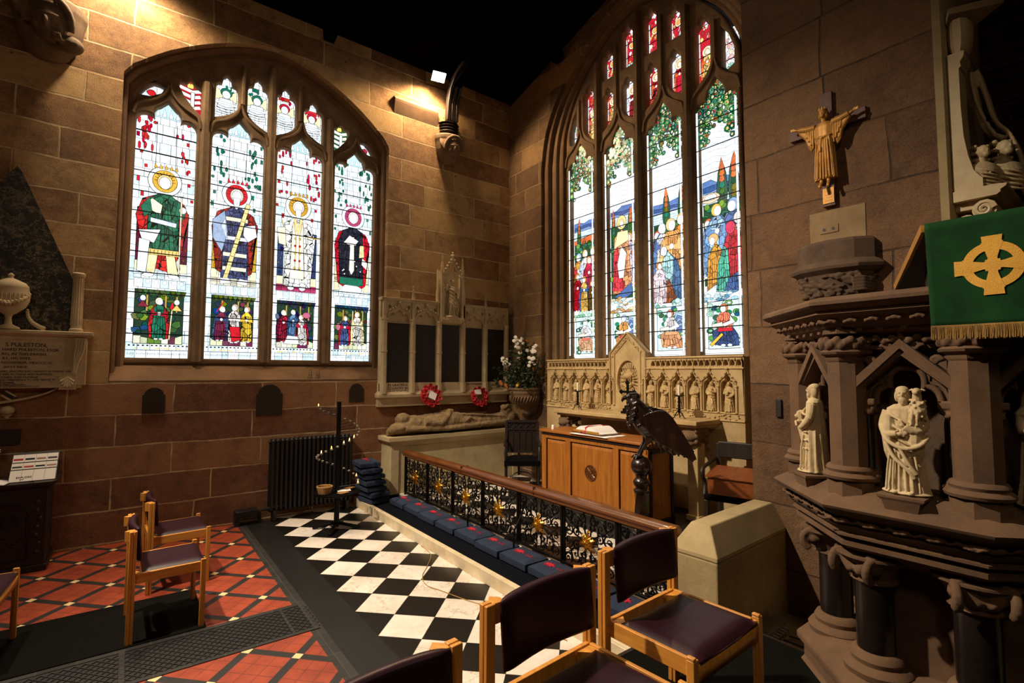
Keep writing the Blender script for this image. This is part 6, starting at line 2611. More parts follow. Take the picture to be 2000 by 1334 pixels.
for i, (xa, xb) in enumerate(TB):
    b = B()
    z0, z1 = (1.60, 2.58) if i == 2 else (1.69, 2.565)
    b.box(xa, xb, MF + .045, MF + .062, z0, z1)
    for k in range(34):
        z = z1 - .05 - k * .0245
        if z < z0 + .03:
            break
        b.box(xa + .03, xb - .03 - .07 * ((k * 5) % 4) / 4, MF + .0435, MF + .0455, z, z + .007)
    b.obj('name_tablet', 'bronze_tablet', t, smooth=0, label='dark bronze name tablet')
for x in (2.905, 3.357, 3.805, 4.237, 4.67, 5.105):
    b = B()
    tall = x in (3.805, 4.237)
    b.prism([(x - .045, MF + .06), (x - .045, MF + .02), (x - .018, MF - .01), (x + .018, MF - .01), (x + .045, MF + .02), (x + .045, MF + .06)], 1.68, 2.60, 'z')
    b.prism([(x - .055, MF + .06), (x - .055, MF + .01), (x - .02, MF - .025), (x + .02, MF - .025), (x + .055, MF + .01), (x + .055, MF + .06)], 1.53, 1.68, 'z')
    b.prism([(x - .05, MF + .06), (x - .05, MF + .012), (x - .02, MF - .018), (x + .02, MF - .018), (x + .05, MF + .012), (x + .05, MF + .06)], 2.13, 2.16, 'z')
    b.prism([(x - .05, MF + .06), (x - .05, MF + .012), (x - .02, MF - .018), (x + .02, MF - .018), (x + .05, MF + .012), (x + .05, MF + .06)], 2.60, 2.63, 'z')
    b.box(x - .022, x + .022, MF + .0, MF + .06, 2.63, 2.90)
    if x in (3.357, 4.67):
        b.rings([[(x + a * .022, MF + .03 + c * .022, 2.90) for a, c in ((-1, -1), (1, -1), (1, 1), (-1, 1))], [(x + a * .002, MF + .03 + c * .002, 3.12) for a, c in ((-1, -1), (1, -1), (1, 1), (-1, 1))]])
        for k in range(5):
            for a in (-1, 1):
                b.ball((x + a * (.022 - .003 * k), MF + .02, 2.93 + k * .035), (.010, .010, .009), 6, 5)
        b.ball((x, MF + .03, 3.12), (.014, .014, .012), 6, 5)
    b.obj('buttress', 'limestone', t, smooth=0)
for i, (xa, xb) in enumerate(TB):
    if i == 2:
        continue
    c, hw = (xa + xb) / 2, .205
    hole = [(c - .165, 2.565), (c - .165, 2.62)] + bez((c - .165, 2.62), (c - .16, 2.70), (c - .085, 2.71), 4)[1:] + [(c - .07, 2.67)] + bez((c - .07, 2.67), (c - .06, 2.735), (c, 2.755), 3)[1:]
    hole = hole + [(2 * c - x, z) for x, z in hole[::-1][1:]]
    eyes = [[(c + s_ * .15 + dx, 2.80 + dz) for dx, dz in ((-.03 * s_, 0), (0, .03), (.025 * s_, 0), (0, -.035))] for s_ in (-1, 1)]
    plate('cusped_head', [(c - hw, 2.56), (c + hw, 2.56), (c + hw, 2.89), (c - hw, 2.89)], [hole] + eyes, 'limestone', t, MN, -MF - .055, -MF - .02, .006)
    b = B()
    for sg in (-1, 1):
        b.tube([(x, MF + .012, z) for x, z in smooth_poly([(c + sg * .18, 2.60), (c + sg * .165, 2.70), (c + sg * .07, 2.755), (c, 2.85)], 4)], .010, 6)
        for k in range(3):
            b.ball((c + sg * (.15 - .045 * k), MF + .005, 2.745 + .022 * k), (.014, .012, .014), 8, 6)
    b.ball((c, MF + .005, 2.862), (.022, .016, .020), 8, 6)
    b.obj('ogee_hood', 'limestone', t, smooth=60)
b = B()
b.box(2.85, 3.80, MF + .005, YN - .002, 2.885, 2.91)
b.box(4.24, 5.13, MF + .005, YN - .002, 2.885, 2.91)
b.box(2.85, 3.80, MF - .005, YN - .002, 2.91, 2.93)
b.box(4.24, 5.13, MF - .005, YN - .002, 2.91, 2.93)
b.obj('cornice', 'limestone', t, bevel=.003)
# niche with soldier
b = B()
b.box(3.80, 4.22, MF + .07, YN - .002, 2.58, 3.45)
b.rings([[(x0, y0, z), (x1, y0, z), (x1, MF + .08, z), (x0, MF + .08, z)] for x0, x1, y0, z in ((3.87, 4.15, MF + .03, 2.585), (3.83, 4.19, MF - .03, 2.62), (3.81, 4.21, MF - .05, 2.655), (3.81, 4.21, MF - .05, 2.70))])
rr = random.Random(9)
for k in range(22):
    b.ball((3.83 + .36 * k / 21, MF - .045, 2.66 + .012 * math.sin(k * 2)), (.012, .012, .014), 6, 5)
b.obj('niche', 'limestone', t, smooth=40)
b = B()
for x in (3.825, 4.19):
    b.box(x - .02, x + .02, MF - .035, MF + .07, 2.70, 3.42)
    b.rings([[(x + a * .022, MF - .015 + c * .022, 3.42) for a, c in ((-1, -1), (1, -1), (1, 1), (-1, 1))], [(x + a * .002, MF - .015 + c * .002, 3.68) for a, c in ((-1, -1), (1, -1), (1, 1), (-1, 1))]])
    for k in range(6):
        for a in (-1, 1):
            b.ball((x + a * (.022 - .003 * k), MF - .02, 3.45 + k * .035), (.009, .009, .008), 6, 5)
for x in (3.775, 4.245):
    b.box(x - .016, x + .016, MF + .0, MF + .07, 2.70, 3.12)
    b.rings([[(x + a * .018, MF + .02 + c * .018, 3.12) for a, c in ((-1, -1), (1, -1), (1, 1), (-1, 1))], [(x + a * .002, MF + .02 + c * .002, 3.32) for a, c in ((-1, -1), (1, -1), (1, 1), (-1, 1))]])
b.obj('pinnacle', 'limestone', t, smooth=0)
b = B()
for sg in (-1, 1):
    b.tube([(x, MF - .02, z) for x, z in smooth_poly([(4.007 + sg * .18, 3.28), (4.007 + sg * .165, 3.38), (4.007 + sg * .07, 3.46), (4.007 + sg * .02, 3.56), (4.007, 3.66)], 4)], .016, 8)
    b.tube([(x, MF - .01, z) for x, z in smooth_poly([(4.007 + sg * .165, 3.26), (4.007 + sg * .15, 3.34), (4.007 + sg * .08, 3.36), (4.007 + sg * .05, 3.40), (4.007, 3.44)], 4)], .012, 8)
    for k in range(5):
        b.ball((4.007 + sg * (.165 - .034 * k), MF - .025, 3.40 + .052 * k), (.024, .02, .022), 8, 6)
b.ball((4.007, MF - .02, 3.68), (.034, .024, .024), 8, 6)
b.ball((4.007, MF - .02, 3.72), (.018, .018, .024), 8, 6)
b.obj('canopy', 'limestone', t, smooth=60)
b = B()
b.M = place(4.007, MF + .0, 2.70, 0, .60)
carved(b, arms='none', beard=False, seed=4, legs=True, crown=False, head_turn=R(18), width=.95)
b.ball((0, -.0, .965), (.075, .078, .032), 12, 8)           # steel helmet
b.ball((0, -.0, .985), (.056, .060, .030), 12, 8)
b.tube([(-.125, 0, .76), (-.19, -.02, .70), (-.15, -.06, .86)], [.045, .042, .03], 8)
b.tube([(.125, 0, .76), (.175, -.02, .62), (.14, -.06, .50)], [.045, .042, .03], 8)
b.cyl((-.13, -.07, .98), (.02, -.02, .60), .012, n=8)
b.tube([(-.16, .08, .78), (-.19, .08, .5), (-.22, .07, .2), (-.2, .06, .02)], [.05, .06, .06, .05], 8)   # greatcoat hanging behind
b.tube([(.16, .08, .78), (.21, .08, .5), (.24, .07, .3), (.2, .06, .1)], [.05, .06, .06, .04], 8)
b.ball((0, 0, .01), (.22, .12, .05), 12, 8)
b.obj('soldier_figure', 'limestone', t, remesh=.006, sm=1)
for s_, x in (('IN GRATEFUL\nCOUNTRY IN THE\nAND THIS CHAPEL', 2.975),):
    text_obj('inscription', s_, .052, 'text', t, TN(x, MF + .028, 1.635), spacing=.95)
text_obj('inscription', 'MEN OF WREXHAM', .034, 'text', t, TN(4.31, MF + .028, 1.64))
text_obj('inscription', '1914-1918', .034, 'text', t, TN(4.79, MF + .028, 1.62))

# poppy wreaths leaning on the memorial
def wreath(x, z, r, label, card):
    t = thing('poppy_wreath', label, 'wreath', (x, 6.745, z - r), 0, 'poppy wreaths')
    b = B()
    b.M = Matrix.Translation((0, 0, r)) @ Matrix.Rotation(R(-12), 4, 'X') @ Matrix.Rotation(R(90), 4, 'X')
    R0 = r * .72
    b.tube([(R0 * math.cos(2 * PI * k / 24), R0 * math.sin(2 * PI * k / 24), 0) for k in range(24)], r * .20, 8, closed=True)
    b.obj('ring', 'red_poppy', t)
    b = B()
    c2 = B()
    base = Matrix.Translation((0, 0, r)) @ Matrix.Rotation(R(-12), 4, 'X') @ Matrix.Rotation(R(90), 4, 'X')
    rr = random.Random(int(x * 100))
    for k in range(20):
        a = 2 * PI * k / 20
        ro = r * (.84 if k % 2 else .60)
        m = base @ Matrix.Translation((ro * math.cos(a), ro * math.sin(a), r * .20)) @ Matrix.Rotation(rr.uniform(-.35, .35), 4, 'X') @ Matrix.Rotation(rr.uniform(-.35, .35), 4, 'Y')
        b.M = m
        for q in range(4):
            aa = q * PI / 2 + rr.random()
            cc, ss = math.cos(aa), math.sin(aa)
            pr_ = r * .20
            b.grid(lambda u, v: (cc * v * pr_ - ss * (2 * u - 1) * pr_ * .75 * math.sin(PI * min(1, v * .8 + .1)), ss * v * pr_ + cc * (2 * u - 1) * pr_ * .75 * math.sin(PI * min(1, v * .8 + .1)),
                                 .012 * v * v + .004 * math.sin(u * 9)), 4, 3)
        c2.M = m
        c2.ball((0, 0, .005), (r * .055, r * .055, r * .035), 8, 6)
    b.obj('poppies', 'red_poppy', t, smooth=60)
    c2.obj('poppy_centres', 'poppy_black', t, smooth=60)
    b = B()
    b.M = base
    for (x0, x1, y0, y1, rot) in card:
        b.M = base @ Matrix.Translation(((x0 + x1) / 2, (y0 + y1) / 2, r * .26)) @ Matrix.Rotation(R(rot), 4, 'Z')
        b.box(-(x1 - x0) / 2, (x1 - x0) / 2, -(y1 - y0) / 2, (y1 - y0) / 2, 0, .003)
    b.obj('card', 'paper', t, smooth=0)
    return t


wreath(3.61, 1.49, .175, 'red poppy wreath with a white card at its centre, the left of the two wreaths', [(-.045, .075, -.06, .045, -25)])
wreath(4.485, 1.45, .165, 'red poppy wreath with a white card near its top, the right of the two wreaths', [(-.10, .02, .03, .11, 5)])
b = B()

# ================================================================ flower arrangement on a stone bracket bowl
BX, BY = 5.02, 6.24
t = thing('stone_bracket_bowl', 'carved stone bowl bracketed to the wall in the corner beneath the flowers', 'bowl', (BX, BY, 1.3))
b = B()
b.lathe([(.0, -.14), (.04, -.10), (.06, -.04), (.10, .0), (.17, .06), (.225, .15), (.24, .20), (.25, .215), (.25, .235), (.235, .25), (.26, .265), (.26, .30), (.2, .30), (.0, .26)], n=28)
rr = random.Random(2)
for k in range(16):
    a = R(120 + k * 12)
    b.tube(smooth_poly([(.16 * math.cos(a), .16 * math.sin(a), .04), (.23 * math.cos(a), .23 * math.sin(a), .10), (.235 * math.cos(a + .15), .235 * math.sin(a + .15), .17)], 3), .014, 6)
b.tube([(0, 0, -.12), (.12, .0, -.02), (.20, 0, .1)], [.05, .12, .15], 12)
for v_ in b.bm.verts:
    v_.co.x = min(v_.co.x, .205)
b.obj('bowl', 'corbel', t, remesh=.008, sm=1)
t = thing('flower_arrangement', 'large arrangement of white daisies and orange flowers above the corner bowl', 'flowers', (BX, BY, 1.60))
b = B()
rr = random.Random(8)
stems = []
for k in range(150):
    a = rr.uniform(0, 2 * PI)
    el = rr.uniform(.0, 1) ** 1.15
    L = rr.uniform(.26, .56) * (1.25 if el > .7 else 1)
    d = Vector((math.cos(a) * math.cos(el * PI / 2), math.sin(a) * math.cos(el * PI / 2), math.sin(el * PI / 2) * 1.25 + .02))
    if d.x > .05:
        d.x *= .3
    e_ = Vector((d.x * L, d.y * L * 1.05, d.z * L))
    e_.y = max(e_.y, -.36)
    stems.append((e_, d))
for e, d in stems[:70]:
    b.tube([(0, 0, 0), e * .5 + Vector((0, 0, .02)), e], .0022, 4)
for i in range(1700):
    e, d = rr.choice(stems)
    p = e * rr.uniform(.35, 1.0)
    q = Euler((rr.uniform(0, 6), rr.uniform(0, 6), rr.uniform(0, 6))).to_matrix()
    L, w = rr.uniform(.04, .085), rr.uniform(.010, .020)
    b.f([b.v(p + q @ Vector(v)) for v in ((0, 0, 0), (w, L * .4, 0), (0, L, .006), (-w, L * .4, 0))])
for k in range(14):
    a = rr.uniform(PI * .4, PI * 1.9)
    p0 = Vector((0, 0, .02))
    p1 = Vector((math.cos(a) * .2, math.sin(a) * .25, .25))
    p2 = p1 * 1.5 + Vector((0, 0, rr.uniform(-.15, .3)))
    for s_ in (-1, 1):
        w = Vector((math.sin(a), -math.cos(a), 0)) * .008 * s_
        b.f([b.v(p0), b.v(p1 + w), b.v(p2), b.v(p1)])
tag(b.obj('foliage', 'leaf', t, smooth=0))


def bloom(bb, p, d, r, n):
    z = Vector(d).normalized()
    x = z.orthogonal().normalized()
    y = z.cross(x)
    for k in range(n):
        a = 2 * PI * k / n
        u = x * math.cos(a) + y * math.sin(a)
        w = -x * math.sin(a) + y * math.cos(a)
        bb.f([bb.v(p), bb.v(p + u * r * .6 + w * r * .28 + z * .003), bb.v(p + u * r - z * .004), bb.v(p + u * r * .6 - w * r * .28 + z * .003)])


for mat, nm, cnt, rad, n_, lab in (('fl_white', 'white_bloom', 64, .034, 12, 'white flower heads'), ('fl_orange', 'orange_bloom', 26, .028, 7, 'orange flower heads'), ('fl_yellow', 'yellow_bloom', 12, .024, 6, 'yellow flower heads')):
    k_ = 0
    while k_ < cnt:
        ce, cd = rr.choice(stems)
        for j in range(min(rr.choice((3, 5, 6)), cnt - k_)):
            b = B()
            p = ce * rr.uniform(.85, 1.05) + Vector((rr.uniform(-.045, .045), rr.uniform(-.045, .045), rr.uniform(-.04, .04)))
            dd = (Vector((-.6, -.8, .2)) + cd * .4)
            bloom(b, p, dd, rad * rr.uniform(.8, 1.15), n_)
            bloom(b, p + dd.normalized() * .003, dd, rad * .7, n_)
            b.ball(p + dd.normalized() * .004, .005, 6, 4)
            if k_ < 33:
                b.obj(nm, mat, t, smooth=0)
            else:
                b.obj(nm, mat, t, smooth=0)
            k_ += 1
# ================================================================ the pulpit on the right
PCX, PCY = 3.18, .69
PH = R(22.5)


def octo(a, z, n=8, cx=PCX, cy=PCY):
    r = a / math.cos(PI / n)
    return [(cx + r * math.cos(PH + 2 * PI * k / n), cy + r * math.sin(PH + 2 * PI * k / n), z) for k in range(n)]


def face_pt(k, s, a, z):
    """point on face k (0 = west) at s metres to the left along the face (seen from outside), apothem a"""
    ang = PI - k * PI / 4
    nx, ny = math.cos(ang), math.sin(ang)
    tx, ty = -ny, nx
    return (PCX + nx * a - tx * s, PCY + ny * a - ty * s, z)


t = thing('pulpit', 'carved octagonal stone pulpit with gabled niches of saints and dark marble shafts', 'pulpit', (PCX, PCY, 0), world=True)
b = B()
b.rings([octo(a, z) for a, z in ((.60, 0), (.60, .30), (.57, .34), (.57, .40), (.60, .43), (.60, .46), (.55, .50), (.50, .52))])
b.obj('base', 'pulpit', t, bevel=.006, smooth=30)
b = B()
b.rings([octo(a, z) for a, z in ((.34, .50), (.34, 1.0))])
b.obj('drum', 'pulpit', t, smooth=30)
for k in range(8):
    a = PH + 2 * PI * k / 8
    x, y = PCX + .46 * math.cos(a), PCY + .46 * math.sin(a)
    b = B()
    b.lathe([(.075, .58), (.075, .93)], (x, y, 0), 20)
    b.obj('marble_shaft', 'black_marble', t, smooth=50, label='polished dark marble shaft')
    b = B()
    b.lathe([(.0, .50), (.13, .50), (.135, .525), (.12, .545), (.10, .55), (.105, .57), (.095, .59), (.078, .60)], (x, y, 0), 20)
    b.obj('shaft_base', 'pulpit', t, smooth=40)
    b = B()
    b.lathe([(.078, .90), (.095, .91), (.085, .93), (.10, .98), (.15, 1.02), (.15, 1.03), (0, 1.03)], (x, y, 0), 20)
    b.obj('shaft_cap', 'pulpit', t, smooth=40)
    b = B()       # curling leaf volutes under the corbelling
    for s_ in (-1, 1):
        px_, py_ = PCX + .56 * math.cos(a + s_ * .15), PCY + .56 * math.sin(a + s_ * .15)
        tv = Vector((-math.sin(a), math.cos(a), 0)) * s_
        ov = Vector((math.cos(a), math.sin(a), 0))
        pts = []
        for i in range(16):
            f = i / 15
            an = -1.2 + f * 6.2
            r = .052 * (1 - f) + .008
            pts.append(Vector((px_, py_, .985)) + ov * (r * math.cos(an)) + Vector((0, 0, r * math.sin(an))) + tv * .006 * f)
        b.tube(pts, [.022 - .010 * i / 15 for i in range(16)], 6)
        b.ball(Vector((px_, py_, .985)), (.026, .026, .026), 8, 6)
        b.tube([Vector((x, y, .93)) + ov * .06, Vector((x, y, .96)) + ov * .10 + tv * .02, Vector((px_, py_, 1.03))], [.02, .03, .03], 6)
    b.obj('leaf_volute', 'pulpit', t, remesh=.0075, sm=1)
b = B()
b.rings([octo(a, z) for a, z in ((.44, 1.0), (.50, 1.03), (.52, 1.045), (.565, 1.06), (.585, 1.075), (.585, 1.095), (.56, 1.10), (.575, 1.115), (.60, 1.12), (.60, 1.13), (.58, 1.135), (.60, 1.15),
                               (.615, 1.17), (.60, 1.175), (.61, 1.205), (.63, 1.215), (.645, 1.23), (.665, 1.235), (.68, 1.25), (.685, 1.262), (.675, 1.27), (.56, 1.335), (.50, 1.345))])
b.obj('corbelling', 'pulpit', t, smooth=30)
b = B()
rr = random.Random(5)
for k in range(-2, 4):
    for i in range(5):
        s_ = -.22 + i * .11
        p = Vector(face_pt(k, s_, .618, 1.192))
        q = Vector(face_pt(k, s_ + .05, .620, 1.196))
        b.ball(p, (.022, .022, .014), 8, 6)
        b.ball((p + q) / 2 + Vector((0, 0, -.006)), (.018, .018, .012), 8, 6)
        b.ball(q, (.014, .014, .012), 6, 5)
        b.tube([q, Vector(face_pt(k, s_ + .08, .622, 1.185)), Vector(face_pt(k, s_ + .11, .618, 1.195))], .007, 5)
b.obj('lower_leaf_trail', 'pulpit', t, remesh=.006, sm=1)
# body with niche recesses
b = B()
b.rings([octo(.40, 1.33), octo(.40, 2.03)])
b.obj('body', 'dark_corbel', t, smooth=30)
b = B()
b.rings([octo(a, z) for a, z in ((.50, 1.945), (.545, 1.955), (.55, 1.97), (.535, 1.98), (.56, 2.02), (.60, 2.035), (.60, 2.05), (.615, 2.06), (.63, 2.085), (.66, 2.10), (.68, 2.115), (.675, 2.13),
                               (.70, 2.14), (.715, 2.155), (.715, 2.17), (.70, 2.185), (.66, 2.195), (.5, 2.195), (.5, 2.0))])
b.obj('cornice', 'pulpit', t, smooth=30)
b = B()
for k in range(-2, 4):
    for i in range(7):
        s_ = -.245 + i * .08
        b.ball(face_pt(k, s_, .645, 2.085), (.017, .017, .013), 8, 6)
        b.ball(face_pt(k, s_ + .022, .648, 2.078), (.012, .012, .010), 6, 5)
        b.ball(face_pt(k, s_ - .018, .648, 2.080), (.010, .010, .012), 6, 5)
    for i in range(17):
        s_ = -.235 + i * .0294
        b.ball(face_pt(k, s_, .560 + .006 * (i % 2), 1.995 + .008 * math.sin(i * 2.4)), (.017, .017, .018), 6, 5)
b.obj('upper_leaf_trail', 'pulpit', t, remesh=.0055, sm=1)
for k in range(8):
    a = PH + 2 * PI * k / 8
    x, y = PCX + .575 * math.cos(a), PCY + .575 * math.sin(a)
    b = B()
    b.lathe([(.0, 1.275), (.095, 1.275), (.095, 1.36), (.078, 1.375), (.078, 1.94), (.0, 1.94)], (x, y, 0), 8, ph=a + PH)
    b.obj('corner_pier', 'pulpit', t, smooth=30)
    b = B()
    b.lathe([(.08, 1.365), (.105, 1.372), (.110, 1.385), (.100, 1.397), (.090, 1.402), (.095, 1.415), (.088, 1.427), (.079, 1.432)], (x, y, 0), 16, ph=a + PH)
    b.obj('pier_base', 'pulpit', t, smooth=35)
    b = B()
    b.lathe([(.079, 1.90), (.086, 1.91), (.086, 1.925), (.105, 1.935), (.11, 1.945), (.10, 1.955), (.07, 1.955)], (x, y, 0), 8, ph=a + PH)
    b.obj('pier_capital', 'pulpit', t, smooth=35)
    b = B()
    b.lathe([(.07, 2.025), (.095, 2.028), (.095, 2.045), (.08, 2.06), (.08, 2.075)], (x, y, 0), 8, ph=a + PH)
    b.obj('pier_abacus', 'pulpit', t, smooth=35)
    b = B()
    rr = random.Random(k)
    for i in range(22):
        aa = a + (i / 22 - .5) * 4.2
        b.ball((x + .092 * math.cos(aa), y + .092 * math.sin(aa), 1.985 + .014 * math.sin(i * 2.1)), (.020, .020, .022), 6, 5)
        b.ball((x + .082 * math.cos(aa + .1), y + .082 * math.sin(aa + .1), 1.963), (.014, .014, .014), 6, 5)
    b.obj('leaf_capital', 'pulpit', t, remesh=.0055, sm=1)


def FM(k, a):
    """frame of face k: local x to the right seen from outside, y up, z outwards"""
    ang = PI - k * PI / 4
    n = Vector((math.cos(ang), math.sin(ang), 0))
    xx = Vector((0, 0, 1)).cross(n)
    m = Matrix((xx, Vector((0, 0, 1)), n)).transposed().to_4x4()
    m.translation = Vector((PCX, PCY, 0)) + n * a
    return m


for k in (-1, 0, 1, 2):
    m = FM(k, .50)
    # trefoil arch
    hole = [(-.115, 1.36), (-.115, 1.71)] + bez((-.115, 1.71), (-.118, 1.79), (-.065, 1.795), 4)[1:] + [(-.060, 1.785)] + bez((-.060, 1.785), (-.075, 1.87), (0, 1.875), 5)[1:]
    hole = hole + [(-x, z) for x, z in hole[::-1][1:]]
    o = plate('arch', [(-.20, 1.345), (.20, 1.345), (.20, 1.945), (-.20, 1.945)], [hole], 'pulpit', t, m, -.05, .0, .008)
    o.matrix_world = m @ Matrix.Translation((0, 0, -.025))
    b = B()
    b.M = m
    pth = [(x, z, .004) for x, z in hole[1:-1]]
    b.tube(pth, .013, 8)
    b.tube([(x * 1.22, 1.71 + (z - 1.71) * 1.16, .0) for x, z, q in pth], .008, 6)
    b.obj('arch_moulding', 'pulpit', t, smooth=60)
    b = B()
    b.M = m
    for sg in (-1, 1):
        b.rings([[(sg * .215, 1.735, .02), (sg * .235, 1.765, .02), (sg * .235, 1.765, .085), (sg * .215, 1.735, .085)], [(0, 1.955, .02), (0, 1.995, .02), (0, 1.995, .085), (0, 1.955, .085)]])
        b.rings([[(sg * .200, 1.745, .0), (sg * .215, 1.765, .0), (sg * .215, 1.765, .07), (sg * .200, 1.745, .07)], [(0, 1.925, .0), (0, 1.96, .0), (0, 1.96, .07), (0, 1.925, .07)]])
    b.obj('gable', 'pulpit', t, smooth=0)
    b = B()
    b.M = m
    for sg in (-1, 1):
        for i in range(3):
            x, z = sg * (.175 - i * .062), 1.82 + i * .062
            pts = [Vector((x + sg * (.022 * math.cos(q * .55) * (1 - q / 16)), z + .018 + .022 * math.sin(q * .55) * (1 - q / 16), .055)) for q in range(12)]
            b.tube(pts, [.011 - .006 * q / 12 for q in range(12)], 6)
            b.ball((x + sg * .004, z + .018, .055), .009, 6, 5)
    for i in range(5):
        b.ball((-.05 + .025 * i, 2.045 + .012 * (i % 2), .085), (.016, .014, .014), 6, 5)
    b.cyl((0, 1.99, .055), (0, 2.04, .07), .012, n=8)
    b.obj('crocket', 'pulpit', t, remesh=.005, sm=1)
    for sg in (-1, 1):
        b = B()
        b.M = m
        b.cyl((sg * .150, 1.425, .012), (sg * .150, 1.665, .012), .026, n=12)
        b.obj('niche_shaft', 'black_marble', t, smooth=50)
        b = B()
        b.M = m
        b.box(sg * .150 - .042, sg * .150 + .042, 1.705, 1.735, -.03, .05)
        for i in range(12):
            b.ball((sg * .150 + .035 * math.cos(i * 2.4), 1.685 + .012 * math.sin(i * 1.7), .012 + .032 * abs(math.sin(i * 2.4))), (.012, .014, .012), 6, 5)
        b.cyl((sg * .150, 1.655, .012), (sg * .150, 1.705, .012), .026, .036, 10)
        for zz, r_ in ((1.37, .045), (1.39, .048), (1.41, .036)):
            b.ball((sg * .150, zz, .012), (r_, .016, r_), 12, 6)
        b.obj('shaft_capital', 'pulpit', t, remesh=.005, sm=1)
    # statue pedestal
    b = B()
    b.M = m
    b.rings([[(-.055, 1.285, .03), (.055, 1.285, .03), (.055, 1.285, .15), (-.055, 1.285, .15)], [(-.06, 1.325, .0), (.06, 1.325, .0), (.065, 1.325, .16), (-.065, 1.325, .16)],
             [(-.08, 1.335, .0), (.08, 1.335, .0), (.08, 1.335, .165), (-.08, 1.335, .165)], [(-.08, 1.345, .0), (.08, 1.345, .0), (.08, 1.345, .165), (-.08, 1.345, .165)]])
    b.obj('pedestal', 'pulpit', t, smooth=0)


def face_place(k, a, s, z, turn, sc):
    p = face_pt(k, s, a, z)
    ang = PI - k * PI / 4
    return place(p[0], p[1], p[2], ang + PI / 2 + turn, sc)


# shepherd with a lamb on his shoulder, facing west
b = B()
b.M = face_place(0, .565, .0, 1.348, R(0), .445)
carved(b, arms='fold', beard=True, seed=21, head_turn=R(12), width=.96)
b.ball((0, 0, .01), (.20, .15, .03), 16, 6)
b.tube([(.10, -.05, .70), (.13, -.06, .78), (.125, -.06, .86)], [.05, .062, .05], 10)                # lamb body upright on the shoulder
b.tube([(.12, -.06, .86), (.125, -.07, .93)], [.04, .036], 8)
b.ball((.125, -.08, .955), (.036, .045, .036), 10, 8)
b.tube([(.125, -.10, .955), (.135, -.145, .942)], [.026, .016], 8)
for s_ in (-1, 1):
    b.tube([(.125 + s_ * .03, -.06, .975), (.125 + s_ * .062, -.055, .965)], [.014, .008], 6)
    b.tube([(.115 + s_ * .02, -.105, .78), (.11 + s_ * .02, -.125, .70), (.11 + s_ * .022, -.125, .645)], [.017, .013, .011], 6)
for k in range(40):      # curls of the fleece
    z = .70 + .18 * ((k * 7) % 40) / 40
    a = k * 2.4
    b.ball((.125 + .055 * math.cos(a), -.06 + .055 * math.sin(a), z), .014, 6, 5)
for s_ in (-1, 1):       # heavy mantle hanging from both forearms
    b.rings([[(s_ * (.10 + .06 * math.cos(2 * PI * i / 10) * w), -.04 + .085 * w * math.sin(2 * PI * i / 10), z) for i in range(10)] for z, w in ((.30, .5), (.38, .9), (.5, 1.1), (.62, 1.0), (.74, .7))])
b.tube(smooth_poly([(-.17, -.05, .62), (-.11, -.13, .50), (.02, -.155, .43), (.14, -.12, .46), (.19, -.03, .55)], 4), .020, 8)
b.tube(smooth_poly([(-.12, -.12, .47), (-.05, -.15, .34), (.05, -.155, .24), (.10, -.14, .16)], 4), .018, 8)
b.tube(smooth_poly([(.0, -.155, .42), (.06, -.16, .30), (.12, -.14, .20)], 4), .016, 8)
o = b.obj('shepherd_statue', 'statue', t, remesh=.0026, sm=1, label='pale stone shepherd with lamb')
# robed saint with a rearing beast at his side, seen in profile on the left face
b = B()
b.M = face_place(1, .565, .03, 1.348, R(-38), .445)
carved(b, arms='book', beard=True, seed=33, head_turn=R(8), width=1.05)
b.ball((0, -.02, .01), (.19, .18, .03), 16, 6)
b.tube([(-.17, -.10, .20), (-.16, -.13, .34), (-.15, -.15, .48), (-.15, -.16, .58)], [.05, .07, .075, .06], 10)
b.ball((-.15, -.18, .63), (.055, .06, .055), 10, 8)
b.tube([(-.15, -.21, .62), (-.15, -.25, .60)], [.03, .022], 8)
for k in range(34):
    a = k * 2.4
    b.ball((-.15 + .07 * math.cos(a), -.15 + .06 * math.sin(a), .40 + .22 * ((k * 5) % 34) / 34), .018, 6, 5)
for dx in (-.03, .04):
    b.tube([(-.16 + dx, -.12, .24), (-.17 + dx, -.15, .12), (-.16 + dx, -.15, .03)], [.034, .022, .018], 8)
    b.ball((-.16 + dx, -.17, .02), (.022, .036, .016), 8, 6)
    b.tube([(-.14 + dx, -.18, .52), (-.10 + dx, -.22, .55), (-.06 + dx, -.20, .50)], [.024, .018, .014], 8)
o = b.obj('saint_statue', 'statue', t, remesh=.0026, sm=1, label='pale stone robed saint with beast')
# hooded warrior with shield on the right hand face
b = B()
b.M = face_place(-1, .565, .03, 1.348, R(10), .445)
carved(b, arms='staff', beard=False, seed=44, head_turn=R(-10), width=1.0)
b.ball((0, 0, .01), (.19, .15, .03), 16, 6)
b.rings([[(-.02 + .105 * w * math.cos(2 * PI * i / 18), .01 + .09 * w * math.sin(2 * PI * i / 18) - .02 * w, z) for i in range(18)] for z, w in ((.70, 1.4), (.78, 1.45), (.84, 1.0), (.93, .9), (.99, .65), (1.02, .2))])
b.M = b.M @ Matrix.Translation((.08, -.14, .52)) @ Matrix.Rotation(R(80), 4, 'X')
b.lathe([(0, -.01), (.11, -.005), (.12, .01), (.03, .03), (0, .035)], n=20, sy=1.3)
o = b.obj('warrior_statue', 'statue', t, remesh=.003, sm=1, label='pale stone hooded figure')

